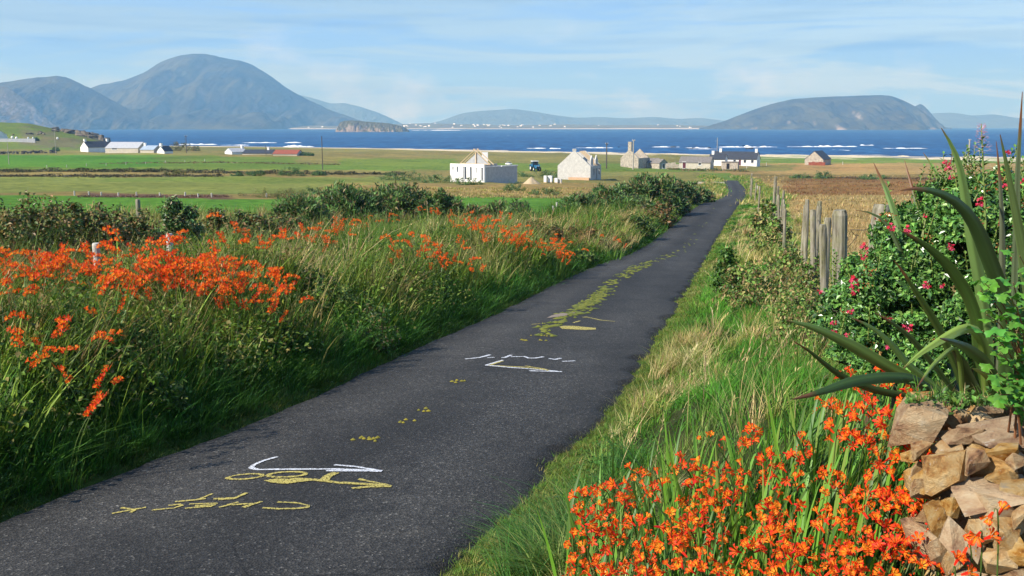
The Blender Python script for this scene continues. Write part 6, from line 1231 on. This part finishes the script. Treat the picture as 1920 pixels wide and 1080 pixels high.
def stone_wall():
    e = empty('stone_wall', (1.5, 3.1, gz(1.5, 3.1)), 0, 'rough end of a broken sandstone wall behind the foreground flowers', 'wall'); o0 = e.location.copy(); r = random.Random(4); ms = [big_rock(i, 12 + i % 6) for i in range(14)]
    z = lambda zx, zy: (1560 + zx / 2.842, 700 + zy / 2.842)
    spec = [(460, 135, 130, 70, 3.3), (640, 160, 200, 60, 3.35), (820, 200, 170, 80, 3.2), (840, 125, 100, 60, 3.45), (1000, 175, 180, 80, 3.3),
            (490, 255, 250, 190, 3.05), (640, 235, 130, 130, 3.12), (690, 320, 190, 100, 3.0), (610, 375, 150, 140, 2.98), (830, 310, 330, 150, 2.98), (990, 330, 170, 150, 3.02),
            (475, 415, 110, 130, 2.98), (412, 435, 80, 80, 3.02), (610, 545, 190, 220, 2.88), (735, 480, 150, 210, 2.9), (880, 440, 220, 130, 2.9), (975, 460, 160, 130, 2.88), (900, 555, 160, 110, 2.85),
            (860, 640, 370, 120, 2.82), (850, 730, 250, 170, 2.78), (700, 700, 120, 120, 2.82), (630, 700, 80, 140, 2.84), (690, 860, 180, 270, 2.76), (790, 830, 140, 170, 2.73), (930, 870, 170, 200, 2.70), (1010, 780, 120, 200, 2.72), (480, 520, 110, 120, 2.98), (470, 620, 120, 130, 2.96),
            (760, 970, 170, 160, 2.7), (900, 1000, 190, 170, 2.68), (640, 1000, 130, 170, 2.76), (1010, 980, 140, 200, 2.66), (1000, 640, 150, 130, 2.78), (560, 780, 110, 190, 2.86), (560, 930, 110, 170, 2.84), (700, 1090, 200, 130, 2.72), (880, 1110, 230, 150, 2.66), (1040, 1100, 200, 160, 2.64)]
    for i, (zx, zy, w, h, d) in enumerate(spec):
        px, py = z(zx, zy); k = d / F / 2.842; c = at(px, py, d + .05); tilt = r.uniform(-.35, .35)
        s = link('stone', ms[i % 14], parent=e, loc=c - o0, scale=(w * k * 1.2, max(w, h) * k * r.uniform(.8, 1.1), h * k * 1.0)); s.rotation_euler = (r.uniform(-.2, .2), tilt * (1 if w > h else .5), r.choice([0, math.pi]) + r.uniform(-.5, .5))
    # the wall's core and its run back from the road
    for i in range(120):
        f = r.random(); x = r.uniform(1.22, 2.5); y = r.uniform(2.85, 3.45); zz = r.uniform(15.25, 16.02)
        if y < 2.98 + .05 * r.random() and x < 1.9: y += .18
        px, py = pix(x, y, zz)
        if px < 1715 + (float(py) - 760) * .14: continue
        s = r.uniform(.10, .19); st = link('stone', ms[r.randrange(14)], parent=e, loc=Vector((x, y, zz)) - o0, scale=(s * 1.4, s * 1.2, s)); st.rotation_euler = (r.uniform(-.3, .3), r.uniform(-.3, .3), r.random() * 6)
stone_wall()
def wall_weeds():
    P = []; r = np.random.default_rng(5); n = 420; px = r.uniform(1700, 1925, n); py = r.normal(748, 9, n); c = np.array([at(a, b, d) for a, b, d in zip(px, py, r.uniform(3.05, 3.4, n))]); nr = unit(r.normal(0, .7, (n, 3)) + np.array((-.3, -.3, 1.))); a = unit(np.cross(nr, r.normal(0, 1, (n, 3)))); l = r.uniform(.012, .03, n)
    P.append(leafset(c, a, nr, l, l * .6, pal(n, [(.07, .17, .03), (.12, .24, .04), (.05, .11, .02)])))
    n = 120; px = r.uniform(1700, 1925, n); b = np.array([at(a, 762, 3.15) for a in px]); h = r.uniform(.04, .11, n); P.append(blades(b, h, h * r.uniform(.3, 1.1, n), r.uniform(0, 6.28, n), np.full(n, .004), pal(n, [(.12, .22, .03), (.35, .28, .12), (.08, .18, .02)]), 3))
    blade_obj('wall_weeds', P, 'small weeds growing along the top of the stone wall', 'weeds', mat='leaf')
wall_weeds()
# ------------------------------------------------------------------ flax
def flax():
    base = at(1815, 748, 3.62); g = gz(base.x, base.y); e = empty('flax_plant', (base.x, base.y, g), 0, 'New Zealand flax with long sword leaves above the stone wall', 'flax'); o0 = e.location.copy(); r = random.Random(12)
    # pixel path from tip to foot, distance at tip and foot, widest width in pixels, tone
    SPEC = [([(1765, 240), (1783, 268), (1799, 303), (1806, 345), (1813, 384), (1828, 470), (1842, 548), (1852, 630), (1858, 745)], 3.5, 3.6, 27, 1), ([(1688, 357), (1717, 350), (1755, 358), (1790, 372), (1815, 398), (1835, 430), (1850, 470), (1872, 530), (1893, 590), (1880, 745)], 3.1, 3.5, 34, 0),
            ([(1917, 172), (1912, 250), (1907, 330), (1905, 430), (1900, 560), (1885, 745)], 3.4, 3.6, 15, 2), ([(1875, 252), (1884, 295), (1893, 340), (1906, 410), (1918, 470), (1925, 560), (1915, 745)], 3.2, 3.5, 22, 1), ([(1638, 305), (1650, 332), (1664, 358), (1677, 400), (1695, 450), (1740, 580), (1800, 748)], 4.9, 4.5, 22, 1),
            ([(1696, 300), (1704, 330), (1712, 355), (1722, 395), (1740, 470), (1775, 600), (1815, 748)], 5.0, 4.5, 16, 0), ([(1731, 286), (1745, 308), (1762, 330), (1778, 380), (1795, 460), (1815, 600), (1830, 748)], 5.0, 4.5, 20, 1), ([(1808, 303), (1820, 320), (1835, 345), (1848, 420), (1850, 560), (1848, 748)], 5.0, 4.5, 16, 2), ([(1868, 265), (1872, 300), (1876, 345), (1880, 420), (1880, 560), (1870, 748)], 3.7, 3.7, 14, 2),
            ([(1474, 601), (1510, 608), (1545, 622), (1597, 648), (1650, 680), (1700, 708), (1790, 752)], 3.35, 3.6, 27, 1), ([(1488, 640), (1515, 656), (1540, 678), (1565, 698), (1590, 714), (1650, 735), (1780, 755)], 3.3, 3.55, 17, 0), ([(1484, 749), (1515, 742), (1550, 731), (1600, 714), (1660, 706), (1710, 708), (1770, 748)], 3.1, 3.5, 26, 0),
            ([(1694, 690), (1715, 670), (1740, 652), (1775, 630), (1805, 615), (1825, 613), (1845, 640), (1850, 748)], 3.05, 3.5, 22, 3), ([(1688, 432), (1715, 446), (1746, 468), (1772, 492), (1795, 522), (1815, 556), (1830, 600), (1838, 748)], 3.3, 3.55, 28, 0), ([(1676, 488), (1692, 508), (1712, 540), (1735, 575), (1758, 612), (1790, 680), (1815, 752)], 3.3, 3.5, 17, 0),
            ([(1604, 394), (1630, 396), (1655, 408), (1672, 432), (1700, 500), (1750, 620), (1800, 750)], 4.7, 4.4, 14, 0), ([(1762, 634), (1785, 640), (1813, 652), (1842, 674), (1860, 700), (1868, 748)], 3.0, 3.4, 26, 0), ([(1717, 731), (1732, 708), (1750, 684), (1775, 662), (1790, 650), (1800, 680), (1805, 748)], 3.0, 3.4, 12, 3),
            ([(1782, 650), (1798, 672), (1813, 702), (1828, 728), (1835, 748)], 3.2, 3.45, 26, 0), ([(1597, 596), (1622, 606), (1650, 624), (1675, 648), (1700, 680), (1780, 748)], 3.4, 3.55, 16, 1), ([(1640, 586), (1672, 604), (1707, 632), (1740, 672), (1800, 748)], 3.4, 3.55, 13, 0), ([(1822, 690), (1845, 700), (1862, 715), (1880, 748)], 3.2, 3.4, 18, 3), ([(1660, 360), (1675, 378), (1690, 410), (1715, 470), (1760, 600), (1810, 748)], 5.0, 4.5, 12, 3), ([(1705, 365), (1715, 390), (1730, 430), (1760, 520), (1800, 640), (1825, 748)], 5.0, 4.5, 11, 1)]
    tones = [(.045, .085, .022), (.12, .185, .05), (.085, .115, .06), (.20, .27, .055)]
    for i, (path, d0, d1, wpx, tn) in enumerate(SPEC):
        pp = np.array(path, float); L = np.concatenate([[0], np.cumsum(np.hypot(*np.diff(pp, axis=0).T))]); L /= L[-1]; n = 18; t = np.linspace(0, 1, n + 1)
        X = _smooth(np.interp(np.linspace(0, 1, 61), L, pp[:, 0]), 2); Y = _smooth(np.interp(np.linspace(0, 1, 61), L, pp[:, 1]), 2); X[-1], Y[-1] = pp[-1]; X[0], Y[0] = pp[0]
        xs = np.interp(t, np.linspace(0, 1, 61), X); ys = np.interp(t, np.linspace(0, 1, 61), Y); D = d0 + (d1 - d0) * t
        P = [at(a, b, c) for a, b, c in zip(xs, ys, D)]; mb = MB(); vs = []; cs = []; c0 = tuple(q * r.uniform(.85, 1.15) for q in tones[tn])
        for j, p in enumerate(P):
            tg = (P[min(j + 1, n)] - P[max(j - 1, 0)]).normalized(); view = (p - Vector((0, 0, CZ))).normalized(); sd = tg.cross(view).normalized()
            tw = .35 * math.sin(i * 1.7 + t[j] * 2.); nrm = sd.cross(tg).normalized(); sd2 = (sd * math.cos(tw) + nrm * math.sin(tw)).normalized(); nr2 = sd2.cross(tg).normalized()
            w = wpx * .86 / F * D[j] * .5 * min(1, (t[j] / .42) ** .7 if t[j] < .42 else 1) * (1 - .25 * max(0, t[j] - .6)); w = max(w, .0012); f = w * .38
            edge = tuple(q * 1.2 for q in c0); tipc = (.16, .07, .03) if t[j] < .04 + .06 * (i % 3) else None; stk = [1 + (.26 if q % 2 else -.16) * math.sin(i * 3.1 + q * 1.9 + j * .12) + r.uniform(-.08, .08) for q in range(9)]
            for q in range(9):
                e_ = (q - 4) / 4; vs.append(p + sd2 * w * e_ + nr2 * f * abs(e_) ** 1.5 - o0); b0 = edge if abs(e_) == 1 else (tuple(v * .8 for v in c0) if q == 4 else c0); cs.append(tipc or tuple(v * stk[q] for v in b0))
        fs = [(9 * j + k, 9 * j + k + 1, 9 * j + k + 10, 9 * j + k + 9) for j in range(n) for k in range(8)]; mb.add(vs, fs, cs); mb.build('leaf', M['flax'], e, True)
flax()
# ------------------------------------------------------------------ escallonia
ESC = [(.05, .14, .028), (.085, .21, .04), (.13, .27, .05), (.20, .33, .075), (.035, .085, .022)]
def pink_flower(seed):
    r = random.Random(seed); mb = MB()
    for k in range(r.randrange(4, 8)):
        o = Vector((r.gauss(0, .010), r.gauss(0, .010), r.gauss(0, .009))); d = Vector((r.gauss(0, 1), r.gauss(0, 1), r.uniform(0, 1.2))).normalized(); a = d.orthogonal().normalized(); b = d.cross(a); c = r.choice([(.75, .03, .10), (.85, .06, .16), (.60, .02, .05), (.8, .10, .22)])
        for j in range(5):
            an = j * 1.2566; q = a * math.cos(an) + b * math.sin(an); s = d.cross(q) * .0035
            mb.add([o, o + q * .006 + s + d * .004, o + q * .011 + d * .004, o + q * .006 - s + d * .004], [(0, 1, 2, 3)], c)
        mb.tube([o - d * .010, o], [.0018, .003], 4, (.5, .05, .06))
    me = mb.mesh('flower_cluster'); me.materials.append(M['petal']); return me
def brown_cluster(seed):
    r = random.Random(seed); mb = MB()
    for k in range(9):
        o = Vector((r.gauss(0, .011), r.gauss(0, .011), r.gauss(0, .009))); mb.tube([o, o + Vector((r.gauss(0, .004), r.gauss(0, .004), .008))], [.0035, .001], 4, r.choice([(.30, .08, .03), (.42, .16, .05), (.22, .05, .03), (.5, .28, .1)]))
    me = mb.mesh('seed_cluster'); me.materials.append(M['petal']); return me
PF = [pink_flower(i) for i in range(4)]; BC = [brown_cluster(i) for i in range(3)]
def escallonia(label, lobes, flw, seed, n_each, ll=.026):
    b0 = lobes[0]; c = at(b0[0], b0[1], b0[2]); base = Vector((c.x, c.y, gz(c.x, c.y))); e = empty('escallonia_bush', base, 0, label, 'bush', 'escallonia bushes'); r = random.Random(seed); parts = []; mb = MB(); cen = []
    for i, (px, py, d, w, h) in enumerate(lobes):
        q = at(px, py, d); k = d / F; R = (w * k / 2, w * k * .45, h * k / 2); n = int(n_each * w * h / 20000)
        (V, Q, T, C), cc = bush_leaves((0, 0, 0), R, n, ll, ll * .55, ESC, [2, 3, 3, 1.6, 2], 40, seed + i, flat=.5, clump=.30, inner=.2)
        # leaves all round the lobe
        V = V.copy(); V[:, 2] -= R[2] * .25; off = np.array(q - base); parts.append((V + off, Q, T, C)); ctr = Vector(off)
        for j in range(7): mb.tube([Vector((off[0] * .5, off[1] * .5, -.1)), Vector(off) * .8, Vector(off + cc[j] - np.array((0, 0, R[2] * .25)))], [.008, .006, .002], 5, (.16, .11, .06))
        # upright leafy shoots breaking the outline
        for j in range(5):
            a = r.random() * 6.28; p0 = Vector(off) + Vector((math.cos(a) * R[0] * .7, math.sin(a) * R[1] * .7, R[2] * .55)); H = r.uniform(.08, .2); p1 = p0 + Vector((r.uniform(-.05, .05), r.uniform(-.05, .05), H)); mb.tube([p0, p1], [.003, .0015], 4, (.2, .24, .06))
            m = 12; t = np.linspace(.1, 1, m); pc = np.array([p0.lerp(p1, s) for s in t]); an = np.arange(m) * 2.4; ax = np.stack([np.cos(an), np.sin(an), np.full(m, .7)], 1); ax = unit(ax); nr = unit(np.cross(ax, np.stack([-np.sin(an), np.cos(an), 0 * an], 1))); nr = np.where(nr[:, 2:3] < 0, -nr, nr)
            parts.append(leafset(pc + ax * .012, ax, nr, np.full(m, ll * 1.05), np.full(m, ll * .55), pal(m, [(.09, .18, .03), (.13, .23, .04)])))
    V, Q, T, C = join(parts); o = link('foliage', npmesh('foliage', V, [T], C), M['glossy'], e); tag(o, kind='stuff'); mb.build('stems', M['leaf'], e)
    for (px, py, d, s) in flw:
        link('flower_cluster', PF[r.randrange(4)], parent=e, loc=at(px, py, d) - base, rot=(r.random(), r.random(), r.random() * 6), scale=s * r.uniform(.55, .75))
    for i in range(26):
        l = lobes[r.randrange(len(lobes))]; link('seed_cluster', BC[i % 3], parent=e, loc=at(l[0] + r.uniform(-.42, .42) * l[3], l[1] + r.uniform(-.42, .35) * l[4], l[2] - l[3] * l[2] / F * .40) - base, rot=(r.random(), r.random(), r.random() * 6), scale=r.uniform(.9, 1.6))
    return e
escallonia('glossy dark escallonia bush with pink flowers right of the fence posts', [(1690, 570, 4.6, 190, 200), (1630, 600, 4.7, 170, 190), (1600, 570, 5.0, 110, 120), (1650, 520, 5.0, 130, 110), (1690, 450, 5.0, 110, 120), (1745, 395, 5.0, 100, 110), (1770, 500, 4.7, 200, 220), (1720, 460, 4.9, 150, 150), (1610, 660, 4.5, 110, 110), (1760, 640, 4.5, 200, 180), (1680, 690, 4.4, 180, 90)],
           [(1602, 537, 4.25, 1.9), (1598, 530, 4.25, 1.6), (1604, 548, 4.25, 1.6), (1700, 616, 4.2, 1.4), (1667, 598, 4.2, 1.2), (1782, 465, 4.25, 1.4), (1736, 537, 4.25, 1.3), (1767, 541, 4.25, 1.3), (1566, 623, 4.2, 1.2), (1588, 633, 4.2, 1.1), (1667, 655, 4.1, 1.2), (1673, 428, 4.5, 1.3), (1700, 433, 4.6, 1.3), (1616, 467, 4.4, 1.5), (1622, 482, 4.4, 1.2), (1537, 552, 4.2, 1.), (1562, 606, 4.2, .9), (1597, 585, 4.2, 1.2), (1732, 408, 4.6, 1.), (1790, 508, 4.3, 1.1)], 41, 6800)
escallonia('taller escallonia bush behind the flax at the right edge', [(1860, 430, 4.4, 170, 200), (1840, 385, 4.6, 130, 110), (1790, 365, 4.8, 80, 80), (1905, 375, 4.5, 110, 130), (1900, 520, 4.2, 120, 220), (1790, 400, 4.8, 110, 130), (1860, 600, 4.2, 160, 200), (1960, 450, 4.3, 150, 260)],
           [(1838, 375, 4.1, 1.5), (1838, 388, 4.1, 1.2), (1891, 290, 4.2, 1.2), (1876, 415, 4.1, 1.2), (1905, 432, 4.0, 1.6), (1775, 305, 4.5, 1.2), (1780, 320, 4.5, 1.3), (1783, 333, 4.5, 1.1), (1918, 340, 4.1, 1.3), (1882, 350, 4.2, 1.1)], 51, 6800)
# lilac-flowered spike
def hebe():
    foot = at(1852, 430, 4.0); b = Vector((foot.x, foot.y, gz(foot.x, foot.y))); e = empty('hebe_plant', b, 0, 'tall leafy shoot tipped with a lilac flower spike above the bushes', 'plant'); p0 = at(1848, 420, 4.) - b; p1 = at(1840, 232, 4.) - b; MB().tube([Vector((0, 0, -.05)), p0, p0.lerp(p1, .5), p1], [.006, .005, .004, .002], 6, (.22, .30, .08)).build('stem', M['leaf'], e)
    r = random.Random(3); m = MB(); m.add([(0, 0, 0), (.02, -.011, .004), (.026, 0, 0), (.02, .011, .004), (.052, 0, -.006)], [(0, 2, 1), (0, 3, 2), (1, 2, 4), (2, 3, 4)], (.07, .16, .03)); me = m.mesh('leaf'); me.materials.append(M['glossy'])
    for i in range(40):
        f = i / 40 * .86; link('leaf', me, parent=e, loc=p0.lerp(p1, f), rot=(r.uniform(-.3, .3), r.uniform(-.75, -.1), i * 1.571 + r.uniform(-.4, .4)), scale=r.uniform(.6, 1.05) * (1.1 - .35 * f))
    fm = MB()
    for i in range(150):
        f = r.random(); p = p0.lerp(p1, .72 + .28 * f); a = r.random() * 6.28; R = .030 * (1 - f * .75); c = p + Vector((math.cos(a) * R, math.sin(a) * R, r.uniform(-.01, .01))); d = Vector((math.cos(a), math.sin(a), .3)) * .012; s = Vector((-math.sin(a), math.cos(a), 0)) * .005
        fm.add([c, c + d * .5 + s, c + d, c + d * .5 - s], [(0, 1, 2, 3)], r.choice([(.62, .38, .60), (.75, .52, .72), (.5, .25, .5), (.8, .66, .78)]))
    fm.build('flower_spike', M['petal'], e)
hebe()
# ------------------------------------------------------------------ currant at the right edge
def lobed(seed):
    r = random.Random(seed); mb = MB(); rim = []; c = tuple(q * r.uniform(.8, 1.2) for q in (.10, .26, .035)); n = 26
    for i in range(n):
        a = -2.7 + 5.4 * i / (n - 1); R = .030 * (.62 + .38 * abs(math.cos(a * 1.5)) ** .7) * (1.08 if i % 2 else .96) * (1.1 if abs(a) < .6 else .95); rim.append((R * math.cos(a) + .012, R * math.sin(a), .006 * math.sin(a * 4) - .10 * R * R / .03 * abs(math.sin(a)) * 2 + r.uniform(-.001, .001)))
    mb.add([(0, 0, 0), (.016, 0, .004)] + rim, [(1, 2 + i, 3 + i) for i in range(n - 1)] + [(0, 2, 1), (0, 1, 1 + n)], [tuple(q * .9 for q in c)] * 2 + [c] * n); mb.tube([(0, 0, 0), (-.02, 0, -.012)], [.0012, .0016], 4, (.2, .25, .06)); me = mb.mesh('leaf', True); me.materials.append(M['leaf']); return me
def currant():
    foot = at(1925, 800, 2.95); b = Vector((foot.x, foot.y, foot.z - .05)); e = empty('currant_bush', b, 0, 'light green currant bush with lobed leaves at the right edge', 'bush'); r = random.Random(6); LM = [lobed(i) for i in range(5)]
    tips = [(1838, 545), (1850, 590), (1912, 480), (1900, 530), (1895, 560), (1842, 620), (1860, 660), (1905, 620), (1870, 700), (1915, 680), (1875, 740), (1900, 760), (1925, 560), (1935, 620), (1940, 700), (1890, 720), (1845, 530), (1918, 740)]
    for i, (px, py) in enumerate(tips):
        d = 2.75 + r.uniform(-.08, .12); t = at(px, py, d) - b; f = Vector((r.uniform(-.05, .05), r.uniform(-.03, .06), 0)); pts = [bez(f, Vector((f.x * .6 + t.x * .4, f.y * .5 + t.y * .5, t.z * .8 + .02)), t, s / 6) for s in range(7)]; MB().tube(pts, [.004, .0036, .0032, .0028, .0024, .002, .0012], 5, (.30, .13, .06)).build('branch', M['leaf'], e)
        for j in range(9):
            s = .35 + .65 * j / 8; k = min(5, int(s * 6)); p = pts[k].lerp(pts[k + 1], s * 6 - k); a = j * 2.4 + i; dr = Vector((math.cos(a), math.sin(a) - .3, .25)); q = p + dr.normalized() * .025
            l = link('leaf', LM[r.randrange(5)], parent=e, loc=q, scale=r.uniform(.55, 1.0)); l.rotation_euler = (r.uniform(-.5, .5) - .15, r.uniform(-.5, .3), a)
currant()
# a few stray plants at the wall foot
for i, (px, py, n, lab) in enumerate([(1850, 1010, 2, 'thin crocosmia shoot growing out of the foot of the stone wall'), (1800, 1075, 2, 'short crocosmia shoot at the bottom edge before the stone wall')]):
    p = at(px, py, 2.5); r = random.Random(i); e = empty('crocosmia_clump', (p.x, p.y, gz(p.x, p.y)), 0, lab, 'flower clump', 'foreground crocosmia'); zt = p.z - gz(p.x, p.y)
    for k in range(n):
        pts = spray_curve(Vector((.05 * k, 0, 0)), Vector((.03 * k - .02, .0, zt + .06 * k)), r); s = link('flower_stem', stem_mesh(pts, r), M['petal'], e)
        for q, d in flower_places(pts, r, 2, .06): f = link('flower', FLW[k], parent=s, loc=q, scale=.9); f.rotation_euler = d.to_track_quat('Z', 'Y').to_euler()
    for k in range(9): link('leaf', SW[k % 8], parent=e, loc=(r.uniform(-.08, .1), r.uniform(-.05, .1), -.02), rot=(r.uniform(-.2, .2), r.uniform(-.3, .3), r.random() * 6), scale=r.uniform(.6, .9))
# ------------------------------------------------------------------ haze
def haze():
    m, nt, out = newmat('haze'); v = N(nt, 'ShaderNodeVolumePrincipled'); v.inputs['Color'].default_value = (.24, .55, 1., 1); v.inputs['Absorption Color'].default_value = (1, 1, 1, 1); v.inputs['Density'].default_value = HAZE; v.inputs['Anisotropy'].default_value = 0.
    nt.links.new(v.outputs[0], out.inputs['Volume']); o = MB().box(-9000, 9000, -200, 10400, -6, 500).build('haze', m); tag(o, 'pale blue sea haze over the bay', 'haze', kind='stuff')
HAZE = 1.75e-4
haze()
